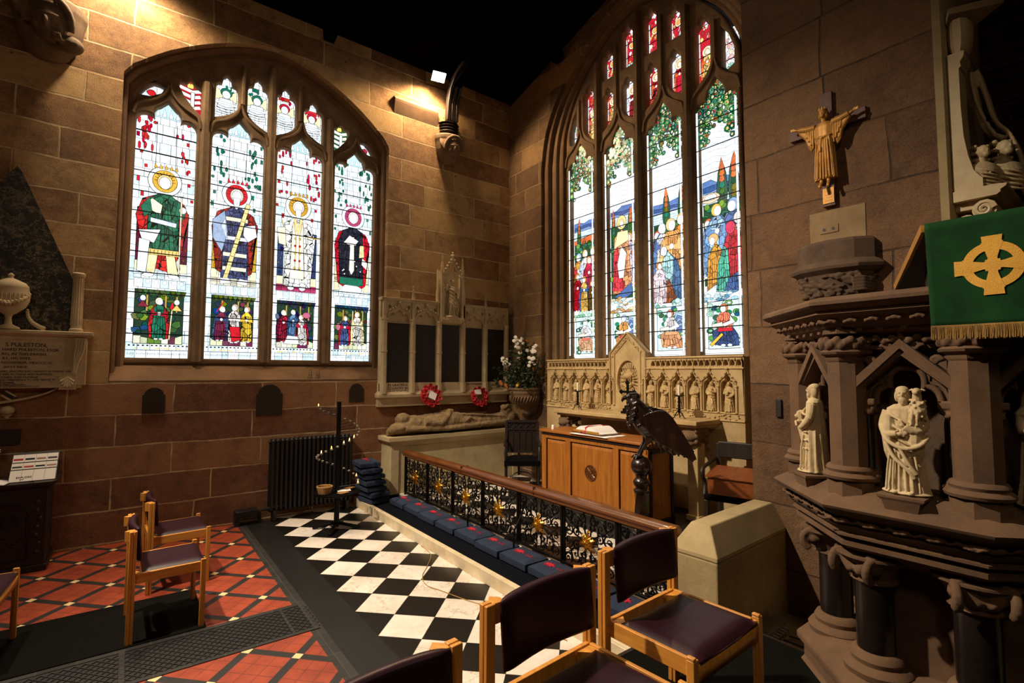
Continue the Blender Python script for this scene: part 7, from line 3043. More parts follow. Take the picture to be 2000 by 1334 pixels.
# book desk on the parapet and the green fall
t = thing('pulpit_book_desk', 'sloping dark book desk with gilt edge standing on the pulpit parapet', 'book desk', (2.6, .4, 2.197), world=True)
b = B()
b.rings([[(2.47, y, 2.405), (2.49, y, 2.425), (2.93, y2, 2.27), (2.93, y2, 2.245)] for y, y2 in ((.56, .78), (.16, -.06))])
b.obj('desk_board', 'dark_wood', t, smooth=0)
b = B()
b.bar((2.466, .563, 2.418), (2.935, .785, 2.262), .012, .032)
b.bar((2.935, .785, 2.262), (2.935, -.06, 2.262), .012, .05)
b.obj('gilt_edge', 'gold_flat', t, smooth=0)
b = B()
b.rings([[(2.485, y, 2.198), (2.485, y, 2.40), (2.80, y2, 2.295), (2.80, y2, 2.198)] for y, y2 in ((.53, .64), (.19, .08))])
b.obj('desk_case', 'dark_wood', t, smooth=0)
t = thing('pulpit_fall', 'green damask pulpit fall with a golden wheel cross and gold fringe', 'pulpit fall', (2.43, .36, 2.0), world=True)
FY0, FY1 = .55, .165


def fall(u, v, off=0.0):
    y = FY0 + (FY1 - FY0) * u
    z = 2.02 + .405 * v - .004 * u
    return (2.432 + .006 * math.sin(u * 8) * (1 - v) + .0 * u - off, y - .006 * (1 - v) * (1 if u < .5 else -1), z)


b = B()
b.grid(lambda u, v: fall(u, v), 24, 16)
b.grid(lambda u, v: (2.432 + .05 * v, FY0 + (FY1 - FY0) * u, 2.425 + .006 * math.sin(v * PI) - .004 * u), 12, 4)
b.obj('cloth', 'green_cloth', t, solid=.003, smooth=60)
b = B()
n = 130
for i in range(n):
    u = (i + .5) / n
    p = fall(u, 0)
    q = .0015 * math.sin(i * 2.7)
    b.bar((p[0] - .003 + q, p[1], p[2] + .004), (p[0] - .004 - q, p[1] + q * 2, p[2] - .042 + .003 * math.sin(i * 1.3)), .0034, .0034)
b.grid(lambda u, v: (fall(u, 0)[0] - .004, fall(u, 0)[1], fall(u, 0)[2] - .004 + .014 * v), 20, 1)
b.obj('fringe', 'fringe', t, smooth=0)
cy, cz = .362, 2.235
b = B()


def wp(pts, off=.0045, th=.003):
    A = [(fall((FY0 - y) / (FY0 - FY1), (z - 2.02) / .405)[0] - off, y, z) for y, z in pts]
    b.face(A)


N_ = 48
ro, ri = .084, .056
for q in range(4):   # ring segments between the arms
    a0, a1 = q * PI / 2 + .34, (q + 1) * PI / 2 - .34
    m_ = 10
    for i in range(m_):
        t0, t1 = a0 + (a1 - a0) * i / m_, a0 + (a1 - a0) * (i + 1) / m_
        wp([(cy + ro * math.cos(t0), cz + ro * math.sin(t0)), (cy + ro * math.cos(t1), cz + ro * math.sin(t1)), (cy + ri * math.cos(t1), cz + ri * math.sin(t1)), (cy + ri * math.cos(t0), cz + ri * math.sin(t0))])
for q in range(4):   # flared arms
    c_, s_ = math.cos(q * PI / 2), math.sin(q * PI / 2)
    prof = [(0, .020), (.025, .0125), (.055, .020), (.082, .030), (.082, .026), (.106, .028)]
    for (r0, w0), (r1, w1) in zip(prof[:-1], prof[1:]):
        P = [(r0, -w0), (r1, -w1), (r1, w1), (r0, w0)]
        wp([(cy + c_ * r - s_ * w, cz + s_ * r + c_ * w) for r, w in P], .0050 + .0002 * q)
wp([(cy - .02, cz - .02), (cy + .02, cz - .02), (cy + .02, cz + .02), (cy - .02, cz + .02)], .0056)
b.obj('wheel_cross', 'gold_cloth', t, smooth=0, label='golden wheel cross', solid=.0015)

# ================================================================ crucifix, bracket and details on the pier
PX = 4.10
t = thing('crucifix', 'wooden cross on the pier with a crowned robed golden Christ, arms outstretched', 'crucifix', (PX, 1.47, 3.08), world=True)
b = B()
b.box(PX - .035, PX - .003, 1.425, 1.51, 3.08, 3.945)
b.box(PX - .0345, PX - .0035, 1.215, 1.725, 3.655, 3.74)
b.obj('cross', 'cross_wood', t, bevel=.003)
b = B()
b.box(PX - .042, PX - .036, 1.43, 1.505, 3.10, 3.215)
for i in range(4):
    b.box(PX - .044, PX - .0415, 1.445, 1.49 - .008 * (i % 2), 3.12 + i * .022, 3.127 + i * .022)
b.obj('plate', 'gold_flat', t, smooth=0)
b = B()
b.M = place(PX - .075, 1.468, 3.235, FACE_W, .575)
n = 36


def cr(z, rx, ry, rip, cx=0.0):
    return [(cx + rx * math.cos(2 * PI * i / n) * (1 + rip * math.sin(9 * 2 * PI * i / n)), ry * math.sin(2 * PI * i / n) * (1 + rip * math.sin(9 * 2 * PI * i / n)), z) for i in range(n)]


b.rings([cr(.06, .13, .055, .10), cr(.2, .125, .055, .10), cr(.4, .115, .055, .09), cr(.55, .105, .055, .07), cr(.68, .12, .055, .03), cr(.76, .13, .05, .02), cr(.81, .07, .04, 0)])
b.cyl((0, 0, .80), (0, -.01, .88), .03, n=8)
b.ball((0, -.02, .925), (.044, .050, .058), 12, 10)
b.ball((0, -.065, .92), (.008, .012, .014), 6, 5)
b.ball((0, -.055, .885), (.024, .018, .026), 8, 6)
for s_ in (-1, 1):
    b.ball((s_ * .036, -.01, .90), (.018, .03, .05), 8, 6)
    b.ball((s_ * .017, -.062, .935), (.008, .006, .006), 6, 5)
for k in range(9):
    a = 2 * PI * k / 9
    b.ball((.044 * math.cos(a), -.015 + .046 * math.sin(a), .985), (.010, .010, .020), 6, 5)
b.tube([(.046 * math.cos(2 * PI * k / 14), -.015 + .048 * math.sin(2 * PI * k / 14), .965) for k in range(14)], .008, 5, closed=True)
for s_ in (-1, 1):
    b.tube([(s_ * .10, 0, .775), (s_ * .20, -.01, .785), (s_ * .29, -.01, .81)], [.05, .045, .040], 10)
    b.rings([[(s_ * x, .0 + .03 * math.cos(2 * PI * i / 10), zc + h_ * math.sin(2 * PI * i / 10)) for i in range(10)] for x, zc, h_ in ((.10, .66, .13), (.15, .63, .16), (.19, .66, .14), (.22, .72, .08), (.30, .79, .04))])
    for k in range(4):
        b.tube([(s_ * (.12 + k * .028), -.03, .76), (s_ * (.12 + k * .024), -.035, .50 + k * .055)], .010, 6)
    b.tube([(s_ * .29, -.01, .81), (s_ * .335, -.02, .828)], [.024, .018], 8)
    b.ball((s_ * .345, -.02, .832), (.024, .012, .018), 8, 6)
    for k in range(4):
        b.tube([(s_ * .355, -.022, .822 + k * .008), (s_ * .385, -.026, .826 + k * .010), (s_ * .405 - s_ * .004 * abs(k - 1.5), -.024, .828 + k * .011)], [.0065, .006, .0045], 6)
    b.tube([(s_ * .345, -.025, .845), (s_ * .362, -.03, .862)], [.007, .005], 6)
    b.tube([(s_ * .038, -.02, .08), (s_ * .042, -.03, .02), (s_ * .046, -.055, -.02)], [.026, .022, .020], 8)
    b.ball((s_ * .047, -.065, -.035), (.022, .020, .030), 8, 6)
for k in range(7):
    x = -.09 + k * .03
    b.tube([(x * .8, -.055, .60), (x, -.062, .35), (x * 1.15, -.066, .07)], .009, 6)
b.tube([(-.1, -.05, .62), (0, -.065, .60), (.1, -.05, .62)], .012, 6)
b.tube([(-.02, -.062, .60), (-.03, -.07, .42)], .012, 6)
b.obj('christ_figure', 'gold_flat', t, remesh=.003, sm=1, label='golden carved figure')
t = thing('stone_bracket', 'dark carved polygonal stone corbel on the pier just above the pulpit rim', 'corbel', (PX, 1.44, 2.38), world=True)


def half(a, z, yy=1.44, n=5, fl=.62):
    pts = [(PX - .004, yy + a, z)]
    for k in range(n):
        q = PI / 2 - PI * (k + .5) / n
        pts.append((PX - .004 - a * fl * math.cos(q) / math.cos(PI / 10), yy + a * math.sin(q) / math.cos(PI / 10), z))
    pts.append((PX - .004, yy - a, z))
    return pts


b = B()
b.rings([half(a, z) for a, z in ((.10, 2.30), (.20, 2.40), (.22, 2.50), (.24, 2.555), (.295, 2.585), (.305, 2.605), (.285, 2.63), (.25, 2.65), (.25, 2.78), (.235, 2.80))])
b.obj('corbel', 'dark_corbel', t, smooth=25)
b = B()
rr = random.Random(4)
for k in range(90):
    q = rr.uniform(-1.4, 1.4)
    z = rr.uniform(2.40, 2.55)
    r = .20 + (z - 2.4) * .25
    b.ball((PX - r * .66 * math.cos(q), 1.44 + r * math.sin(q) * 1.05, z), (.02, rr.uniform(.015, .04), rr.uniform(.01, .02)), 6, 5)
for k in range(5):
    b.tube([(PX - .15, 1.30 - .0, 2.42 + k * .022), (PX - .12, 1.24, 2.425 + k * .022), (PX - .05, 1.20, 2.415 + k * .022)], .009, 6)
b.obj('leaf_carving', 'dark_corbel', t, remesh=.007, sm=1)
t = thing('repair_stone', 'paler squared patch of stone with two bolt holes on the pier under the crucifix', 'stone patch', (PX, 1.44, 2.85), world=True)
b = B()
b.box(PX - .006, PX - .0005, 1.25, 1.615, 2.80, 3.055)
b.obj('slab', 'repair', t, bevel=.003)
b = B()
b.box(PX - .012, PX - .0065, 1.42, 1.545, 2.885, 2.945)
b.obj('mount', 'repair', t, bevel=.002)
for y in (1.455, 1.515):
    b = B()
    b.cyl((PX - .0145, y, 2.915), (PX - .0125, y, 2.915), .011, n=12)
    b.obj('bolt_hole', 'poppy_black', t)
b = B()
b.box(PX - .03, PX - .002, 1.80, 1.845, 1.62, 1.78)
b = B()
b.box(PX - .02, PX - .001, 1.86, 1.905, 1.50, 1.64)
tag(b.obj('wall_box', 'dark_wood', bevel=.004), 'small dark brown box fixed to the pier beside the pulpit', 'box')
b = B()
b.box(PX - .03, PX - .001, 1.52, 1.60, .30, .44)
b.box(PX - .034, PX - .031, 1.545, 1.575, .345, .39)
tag(b.obj('wall_switch', 'rubber', bevel=.003), 'black switch box low on the pier in the shadow under the pulpit', 'switch')

# socket strip and cables on the low floor
t = thing('socket_strip', 'brown row of cable sockets at the foot of the low stone wall', 'socket strip', (3.62, 1.77, 0), R(2.5))
b = B()
b.box(-.13, .15, -.045, .04, 0, .11)
b.obj('case', 'grey_plastic', t, bevel=.004)
for k in range(6):
    b = B()
    b.cyl((-.10 + k * .042, -.046, .06), (-.10 + k * .042, -.085, .055), .011, n=10)
    b.obj('plug', 'silver', t)
for i, pts in enumerate(([(3.54, 1.66, .05), (3.60, 1.55, .01), (3.52, 1.45, .01), (3.38, 1.38, .01)], [(3.58, 1.66, .05), (3.68, 1.52, .01), (3.66, 1.42, .01), (3.58, 1.36, .01)],
                         [(3.66, 1.66, .05), (3.80, 1.50, .01), (3.95, 1.42, .01), (4.05, 1.36, .01)])):
    b = B()
    b.tube(smooth_poly(pts, 6), .006, 6)
    tag(b.obj('audio_cable', 'rubber', smooth=60), ['black cable from the socket strip nearest the low wall end', 'black cable from the middle of the socket strip to the pulpit foot', 'black cable curving from the socket strip toward the pier'][i], 'cable')

# ================================================================ wall monument with bust on the side of the pier, dark screen beyond
t = thing('bust_monument', 'pale marble wall monument seen from its side, with busts, drapery and scroll bracket', 'monument', (4.3, .68, 2.80), world=True)
PY = .783
b = B()
b.rings([[(4.13, PY, z), (4.13, PY - d, z), (4.75, PY - d, z), (4.75, PY, z)] for d, z in ((.20, 2.93), (.22, 2.945), (.22, 2.96), (.245, 2.975), (.25, 2.99), (.19, 3.0))])
b.obj('shelf', 'monument', t, bevel=.003)
b = B()
b.rings([[(4.15, PY, z), (4.15, PY - d, z), (4.33, PY - d, z), (4.33, PY, z)] for d, z in ((.14, 3.0), (.14, 3.06), (.13, 3.07), (.10, 3.12), (.078, 3.22), (.062, 3.35), (.055, 3.55), (.055, 3.80), (.066, 3.81), (.062, 3.84), (.08, 3.87), (.085, 3.90), (.075, 3.91))])
b.obj('pilaster', 'monument', t, smooth=30)
b = B()
b.rings([[(4.16 + .08 + .09 * math.cos(2 * PI * k / 20) * (1 + .06 * (k % 2)), PY - .055 - w * math.sin(2 * PI * k / 20) * (1 + .08 * (k % 2)) * .5, z) for k in range(20)] for z, w in ((3.91, .07), (3.96, .11), (4.03, .125), (4.10, .12), (4.13, .10))])
b.rings([[(4.15, PY - .005, 4.12), (4.45, PY - .005, 4.14), (4.45, PY - .24, 4.27), (4.15, PY - .02, 4.18)], [(4.15, PY - .005, 4.16), (4.45, PY - .005, 4.18), (4.45, PY - .25, 4.32), (4.15, PY - .02, 4.22)]])
b.obj('capital', 'monument', t, smooth=40)
b = B()
pts = [(.02 + .05 * (1 - i / 22) * math.cos(i * .62), .05 * (1 - i / 22) * math.sin(i * .62)) for i in range(22)]
b.tube([(4.14, PY - .12 - y, 2.86 + z) for y, z in pts], [.016 - .008 * i / 22 for i in range(22)], 6)
b.cyl((4.15, PY - .14, 2.86), (4.70, PY - .14, 2.86), .058, n=20)
b.cyl((4.18, PY - .05, 2.80), (4.70, PY - .05, 2.80), .05, n=16)
b.box(4.18, 4.70, PY - .16, PY, 2.88, 2.93)
b.obj('scroll_bracket', 'monument', t, smooth=50)
for (x, y, z, s_, nm) in ((4.36, PY - .205, 3.0, .80, 'bust'), (4.24, PY - .125, 3.02, .66, 'bust')):
    b = B()
    b.M = place(x, y, z, R(-45), s_) @ Matrix.Translation((0, 0, -.60))
    b.rings([[(.13 * w * math.cos(2 * PI * i / 24) * (1 + .05 * math.sin(7 * 2 * PI * i / 24)), .085 * w * math.sin(2 * PI * i / 24), zz) for i in range(24)] for zz, w in ((.60, .5), (.66, .95), (.74, 1.15), (.80, .9), (.84, .45))])
    for k in range(5):
        b.tube(smooth_poly([(-.13, -.02, .79 - k * .03), (-.04, -.10, .74 - k * .035), (.06, -.10, .70 - k * .03), (.13, -.02, .66 - k * .01)], 4), .010, 6)
    b.cyl((0, 0, .82), (0, -.01, .90), .036, n=10)
    b.ball((0, -.02, .94), (.05, .058, .066), 14, 10)
    b.ball((0, -.075, .94), (.009, .014, .018), 6, 5)
    b.ball((0, -.06, .905), (.03, .025, .03), 8, 6)
    b.ball((0, -.066, .962), (.032, .012, .007), 6, 5)
    for k in range(60):      # long curled wig
        a = R(-25) + R(230) * ((k * 7) % 15) / 14
        zz = .80 + .20 * (k // 15) / 3
        b.ball((.058 * math.cos(a), .015 + .052 * math.sin(a), zz), .017, 8, 6)
    b.obj('bust', 'monument', t, remesh=.0045, sm=1)
b = B()
for off in (0, .035, .07, .105):
    b.tube(smooth_poly([(4.40 + off, PY - .10, 3.86), (4.42 + off, PY - .13, 3.70), (4.42 + off, PY - .17, 3.50), (4.44 + off, PY - .235, 3.38), (4.48 + off, PY - .275, 3.20), (4.50 + off, PY - .27, 3.02)], 4), .013, 8)
    b.tube(smooth_poly([(4.40 + off, PY - .08, 3.84), (4.40 + off, PY - .09, 3.62), (4.40 + off, PY - .13, 3.44), (4.42 + off, PY - .21, 3.36)], 4), .017, 8)
    b.tube(smooth_poly([(4.5 + off, PY - .27, 3.05), (4.55 + off, PY - .30, 2.95), (4.6 + off, PY - .33, 2.82)], 3), .018, 8)
rr = random.Random(12)
for k in range(60):
    f = rr.random()
    b.ball((4.38, PY - .075 - .10 * f * f, 3.84 - .46 * f), (.016, .012, .02), 6, 5)
b.obj('drapery', 'monument', t, remesh=.007, sm=1)

t = thing('stone_screen', 'dark carved gothic canopy of a screen in the gloom beyond the pier, upper right', 'screen', (5.6, .0, .0), world=True)
b = B()
for z0, z1, x0 in ((4.28, 4.36, 5.42), (4.36, 4.42, 5.38), (4.20, 4.28, 5.46), (4.72, 4.80, 5.40), (4.02, 4.06, 5.47)):
    b.box(x0, 5.62, -2.0, 1.2, z0, z1)
b.obj('cornice', 'dark_corbel', t, bevel=.008)
hs = []
for i in range(7):
    c = -.95 + i * .42
    hs.append([(c - .17, 3.1)] + [(c - .17, 3.45)] + bez((c - .17, 3.45), (c - .15, 3.58), (c - .06, 3.60), 4)[1:] + bez((c - .06, 3.62), (c - .05, 3.74), (c, 3.80), 3) + bez((c, 3.80), (c + .05, 3.74), (c + .06, 3.62), 3)[1:] + bez((c + .06, 3.60), (c + .15, 3.58), (c + .17, 3.45), 4) + [(c + .17, 3.1)])
    hs.append([(c - .12, 3.84), (c - .02, 3.88), (c - .04, 3.98), (c - .15, 3.98)])
    hs.append([(c + .12, 3.84), (c + .15, 3.98), (c + .04, 3.98), (c + .02, 3.88)])
    for s_ in (-1, 1):
        hs.append([(c + s_ * .09 + .055 * math.cos(2 * PI * q / 12), 4.57 + .07 * math.sin(2 * PI * q / 12)) for q in range(12)])
plate('tracery', [(-1.2, 3.08), (2.0, 3.08), (2.0, 4.74), (-1.2, 4.74)], hs, 'dark_corbel', t, ME, -5.60, -5.50, .015)
b = B()
for i in range(8):
    y = 1.16 - i * .42
    b.cyl((5.49, y, 0), (5.49, y, 4.05), .035, n=10)
    for k in range(14):
        b.ball((5.46 + .03 * math.cos(k * 2), y + .05 * math.sin(k * 2.4), 3.62 + .03 * k), .028, 6, 5)
b.obj('shaft', 'dark_corbel', t, smooth=50)
b = B()
b.box(6.6, 6.7, -3.0, 2.6, -.1, 7.4)
b.box(5.25, 6.7, 2.45, 2.6, -.1, 7.4)
struct(b.obj('wall_back', 'roof', smooth=0))

# ================================================================ roof post, corbel heads and floodlights
t = thing('roof_post', 'dark moulded timber roof post standing on the corbel head beside the floodlight', 'post', (3.98, 6.85, 5.87), world=True)
b = B()
for dx, w in ((-.075, .05), (0, .06), (.075, .05)):
    b.rings([[(3.98 + dx - w * .5, y - d, z), (3.98 + dx + w * .5, y - d, z), (3.98 + dx + w * .5, y + .03, z), (3.98 + dx - w * .5, y + .03, z)] for y, d, z in ((6.86, .07, 5.87), (6.84, .07, 6.15), (6.78, .08, 6.35), (6.66, .10, 6.50), (6.45, .12, 6.60))])
b.obj('shaft', 'dark_wood', t, bevel=.006, smooth=40)
b = B()
for k in range(4):
    z = 5.70 + k * .045
    b.rings([[(3.98 + r * math.cos(PI + PI * i / 6), 6.945 + r * .9 * math.sin(PI + PI * i / 6), zz) for i in range(7)] for r, zz in ((.13 + .004 * k, z), (.165 + .006 * k, z + .012), (.15, z + .03))])
b.obj('moulded_cap', 'dark_wood', t, smooth=25)


def head_corbel(x, z, s, label, mat, turn, lute=False):
    b = B()
    b.M = place(x, YN - .01, z, 0, s)
    b.rings([[(w * math.cos(PI + PI * i / 24), .0 + w * .9 * math.sin(PI + PI * i / 24), zz) for i in range(25)] for zz, w in ((-.32, .06), (-.28, .14), (-.18, .20), (-.06, .235), (.08, .255), (.14, .27), (.20, .27), (.23, .24))])
    m = b.M.copy()
    b.M = m @ Matrix.Translation((.02, -.215, -.05)) @ Matrix.Rotation(turn, 4, 'Z') @ Matrix.Rotation(R(22), 4, 'X') @ Matrix.Scale(1.2, 4)
    b.ball((0, 0, 0), (.11, .11, .14), 16, 12)
    b.ball((0, -.105, -.005), (.020, .032, .040), 8, 6)
    b.ball((0, -.085, .045), (.075, .022, .018), 10, 6)
    b.ball((0, -.095, -.060), (.038, .018, .012), 8, 6)
    b.ball((0, -.082, -.095), (.042, .03, .03), 8, 6)
    for q in (-1, 1):
        b.ball((q * .042, -.088, .018), (.018, .014, .013), 8, 6)
        b.ball((q * .062, -.075, -.035), (.030, .026, .030), 8, 6)
    b.tube([(.13 * math.cos(R(-20 + 220 * k / 14)), -.03, .02 + .16 * math.sin(R(-20 + 220 * k / 14))) for k in range(15)], .028, 8)
    b.M = m
    if lute:
        b.tube([(-.16, -.24, -.02), (.02, -.30, -.16), (.12, -.26, -.22)], [.016, .020, .024], 8)
        b.ball((.17, -.20, -.20), (.10, .08, .08), 12, 8)
        b.ball((-.18, -.24, .0), (.045, .04, .06), 8, 6)
        b.ball((.08, -.28, -.20), (.035, .03, .04), 8, 6)
        for k in range(4):
            b.tube([(-.20 + k * .016, -.28, .05), (-.205 + k * .02, -.29, -.02)], .011, 6)
            b.tube([(.06 + k * .014, -.31, -.17), (.065 + k * .016, -.30, -.22)], .010, 6)
    else:
        for k in range(6):
            b.tube(smooth_poly([(-.20 + .02 * k, -.12 - .02 * k, .14), (-.22 + .03 * k, -.16 - .012 * k, .0), (-.10 + .03 * k, -.20, -.16 - .01 * k)], 4), .016, 6)
    o = b.obj('head_corbel', mat, remesh=.0075 * s / .9, sm=1)
    return tag(o, label, 'corbel')


head_corbel(3.96, 5.44, .85, 'carved stone head corbel under the roof post beside the bright floodlight', 'corbel', R(-18))
head_corbel(-.80, 5.42, 1.12, 'carved corbel of a musician in the upper left corner', 'corbel', R(-5), True)
for x, y, z, lb, wt in ((3.66, 6.70, 6.44, 'glowing floodlight under the roof beside the corbel head', (3.0, 4.0, 2.0)), (-.42, 6.62, 6.50, 'floodlight high on the wall above the upper left window corner', (2.9, 3.6, .3))):
    t = thing('floodlight', lb, 'floodlight', (x, y, z))
    t.rotation_euler = (Vector(wt) - Vector((x, y, z))).to_track_quat('-Z', 'Y').to_euler()
    b = B()
    b.box(-.11, .11, -.085, .085, .0, .06, taper=(.02, .02))
    b.obj('case', 'iron', t, bevel=.006)
    b = B()
    b.box(-.10, .10, -.075, .075, -.004, -.001)
    b.obj('lens', 'lamp', t, smooth=0)
    b = B()
    b.tube([(-.09, 0, .03), (-.09, 0, .10), (.09, 0, .10), (.09, 0, .03)], .006, 6)
    b.obj('bracket', 'iron', t)
# ================================================================ left hand memorial, desk and small things
t = thing('obelisk_memorial', 'pale marble memorial with dark obelisk, urn, fluted column and lettered tablet, left edge', 'memorial', (-1.0, 6.9, 1.5), world=True)
WF = YN - .002
b = B()
b.prism([(-1.60, 2.26), (-.47, 2.26), (-.47, 2.72), (-.93, 3.84), (-.97, 3.90), (-1.01, 3.84), (-1.60, 2.72)], WF - .03, WF, 'y')
b.obj('obelisk_slab', 'marble_dark', t, smooth=0, label='dark veined marble slab')
b = B()
b.box(-1.60, -.36, WF - .10, WF, 1.70, 2.185)
b.rings([[(-1.70, y, z), (x, y, z), (x, WF, z), (-1.70, WF, z)] for x, y, z in ((-.36, WF - .10, 2.185), (-.33, WF - .13, 2.20), (-.315, WF - .15, 2.215), (-.315, WF - .15, 2.245), (-.34, WF - .12, 2.25))])
b.box(-1.60, -.56, WF - .108, WF - .10, 1.675, 1.70)
b.obj('tablet', 'limestone', t, bevel=.003)
b = B()
for z0, z1, x0, x1 in ((2.15, 2.158, -1.6, -.52), (1.79, 1.798, -.62, -.52), (1.735, 1.743, -1.6, -.62)):
    b.box(x0, x1, WF - .106, WF - .100, z0, z1)
b.box(-.524, -.516, WF - .106, WF - .100, 1.79, 2.158)
b.box(-.624, -.616, WF - .106, WF - .100, 1.735, 1.798)
b.obj('tablet_border', 'limestone', t, smooth=0)
lines = [(2.085, .052, 'S PULESTON,', -.965), (2.042, .038, 'HARD PULESTON, ESQR', -.985), (1.998, .036, 'RN, IN THIS PARISH;', -.985), (1.956, .035, 'RY, HIS WIFE,', -.98), (1.914, .035, 'NOVEMBER, MDCCC,IV,', -.985), (1.872, .033, 'SIXTY NINE.', -.97),
         (1.832, .026, 'NNERS, SINCERE AND ARDENT IN FRIENDSHIP,', -1.02), (1.803, .026, 'N HER ACTIONS AND PURPOSES,', -1.0), (1.774, .026, 'RITABLE, AND HUMANE:', -1.0), (1.748, .025, 'AND OBEDIENCE TO THE PRECEPTS', -1.0)]
for z, s_, tx, x in lines:
    o = text_obj('inscription', tx, s_, 'text', t, TN(x, WF - .1035, z))
for z, s_, tx, x in ((1.722, .024, 'IE GOSPEL,', -.99), (1.702, .022, 'AS SHE HAD LIVED,', -.99), (1.683, .022, 'OF ACCEPTANCE WITH GOD.', -1.0)):
    o = text_obj('inscription', tx, s_, 'text', t, TN(x, WF - .1095, z))
b = B()   # fluted console at the right end
pr_ = [(.0, 2.185), (.10, 2.185), (.105, 2.12), (.085, 2.03), (.05, 1.93), (.035, 1.84), (.03, 1.80), (.0, 1.80)]
b.prism([(-.46 + dx * .95, z) for dx, z in pr_], WF - .13, WF, 'y')
for k in range(4):
    f = .2 + .22 * k
    b.tube([(-.46 + .10 * f, WF - .135, 2.17), (-.46 + .09 * f, WF - .135, 2.05), (-.46 + .045 * f, WF - .135, 1.93), (-.46 + .03 * f, WF - .135, 1.82)], .0065, 5)
b.obj('console', 'limestone', t, smooth=40)
b = B()
b.box(-.56, -.43, WF - .12, WF, 1.655, 1.80)
b.box(-.43, -.39, WF - .08, WF, 1.67, 1.86)
for k in range(7):
    a = R(200 + 23.3 * k)
    b.tube([(-.495, WF - .122, 1.785), (-.495 + .055 * math.cos(a), WF - .128, 1.77 + .09 * math.sin(a))], [.006, .012], 6)
b.obj('shell_block', 'limestone', t, smooth=40)
b = B()
b.lathe([(.058, 2.252), (.058, 2.275), (.048, 2.285), (.046, 2.31)] + [(.045 - .0045 * i / 6, 2.31 + .50 * i / 6) for i in range(7)] + [(.05, 2.82), (.055, 2.835), (.055, 2.86), (.045, 2.87), (0, 2.87)], (-.455, WF - .062, 0), 28)
b.obj('column', 'limestone', t, smooth=30)
b = B()
for k in range(14):
    a = 2 * PI * k / 14
    b.cyl((-.455 + .0455 * math.cos(a), WF - .062 + .0455 * math.sin(a), 2.32), (-.455 + .0415 * math.cos(a), WF - .062 + .0415 * math.sin(a), 2.80), .0045, n=5)
b.obj('fluting', 'limestone', t)
b = B()
b.lathe([(0, 2.252), (.085, 2.252), (.085, 2.27), (.03, 2.30), (.022, 2.36), (.03, 2.39), (.06, 2.41), (.12, 2.47), (.145, 2.53), (.148, 2.60), (.135, 2.66), (.138, 2.67), (.11, 2.71), (.05, 2.74), (.02, 2.755), (.018, 2.77), (.026, 2.785), (.0, 2.81)], (-.955, WF - .10, 0), 32, sy=.6)
b.obj('urn', 'limestone', t, smooth=50)
b = B()
for pts in ([(-1.09, WF - .16, 2.58), (-1.03, WF - .20, 2.52), (-.95, WF - .205, 2.50), (-.87, WF - .20, 2.53), (-.81, WF - .15, 2.59)], [(-.83, WF - .06, 2.44), (-.82, WF - .05, 2.38), (-.79, WF - .05, 2.33), (-.74, WF - .05, 2.29), (-.70, WF - .05, 2.27)]):
    sp = smooth_poly(pts, 6)
    b.tube(sp, .014, 6)
    for i, p in enumerate(sp):
        b.ball((p[0], p[1], p[2] + .01 * (-1) ** i), .014, 6, 5)
for k in range(16):
    a = PI + PI * k / 15
    b.cyl((-.955 + .14 * math.cos(a), WF - .10 + .086 * math.sin(a), 2.53), (-.955 + .145 * math.cos(a), WF - .10 + .09 * math.sin(a), 2.60), .006, n=5)
b.obj('garland', 'limestone', t, smooth=60)
b = B()
sp = smooth_poly([(-1.4, 1.47), (-1.1, 1.515), (-.93, 1.545), (-.78, 1.575), (-.66, 1.615), (-.58, 1.66)], 5)
b.rings([[(x, WF - .05, z - .018 * (1 - i / 26)), (x, WF - .05, z + .012), (x, WF - .001, z + .012), (x, WF - .001, z - .018 * (1 - i / 26))] for i, (x, z) in enumerate(sp)])
b.ball((-.93, WF - .06, 1.46), (.055, .045, .045), 12, 8)
b.lathe([(.012, -.02), (.02, 0), (.05, .02)], (-.93, WF - .06, 1.40), 12)
b.obj('apron', 'limestone', t, smooth=60)
b = B()
b.M = Matrix.Translation((-.93, WF - .052, 1.60)) @ Matrix.Rotation(R(38), 4, 'Y')
b.box(-.05, .05, 0, .02, -.035, .035)
b.obj('shield', 'limestone', t, bevel=.006)
b = B()
b.M = Matrix.Translation((-.93, WF - .054, 1.60)) @ Matrix.Rotation(R(38), 4, 'Y')
b.box(-.05, .05, -.001, .003, -.012, .022)
for k in (-1, 0, 1):
    b.M = Matrix.Translation((-.93, WF - .056, 1.60)) @ Matrix.Rotation(R(38), 4, 'Y') @ Matrix.Translation((k * .03, 0, .005))
b.obj('shield_band', 'plaque', t, smooth=0)

# dark plaques under the window
for (x0, x1, z0, z1, lb) in ((.13, .34, 1.37, 1.66, 'dark arched wall plaque under the window, the left of the three'), (1.28, 1.585, 1.29, 1.68, 'largest dark arched wall plaque, in the middle under the window'),
                             (2.45, 2.655, 1.42, 1.68, 'dark arched wall plaque under the window sill nearest the war memorial')):
    b = B()
    c, hw = (x0 + x1) / 2, (x1 - x0) / 2
    sh = z1 - hw * .75
    P = [(x0, z0), (x1, z0), (x1, sh)] + [(x1 - hw * .12, sh)] + [(c + hw * .86 * math.cos(PI * k / 12), sh + (z1 - sh) * math.sin(PI * k / 12)) for k in range(13)] + [(x0 + hw * .12, sh), (x0, sh)]
    b.prism(P, YN - .014, YN - .001, 'y')
    b.bm.verts.ensure_lookup_table()
    tag(b.obj('wall_plaque', 'plaque', bevel=.002, smooth=0), lb, 'plaque', 'dark plaques on the north wall')
b = B()
b.box(-1.25, -.83, YN - .014, YN - .001, 1.115, 1.27)
tag(b.obj('wall_plaque', 'plaque', bevel=.002, smooth=0), 'small dark rectangular wall plaque low at the left edge', 'plaque', 'dark plaques on the north wall')

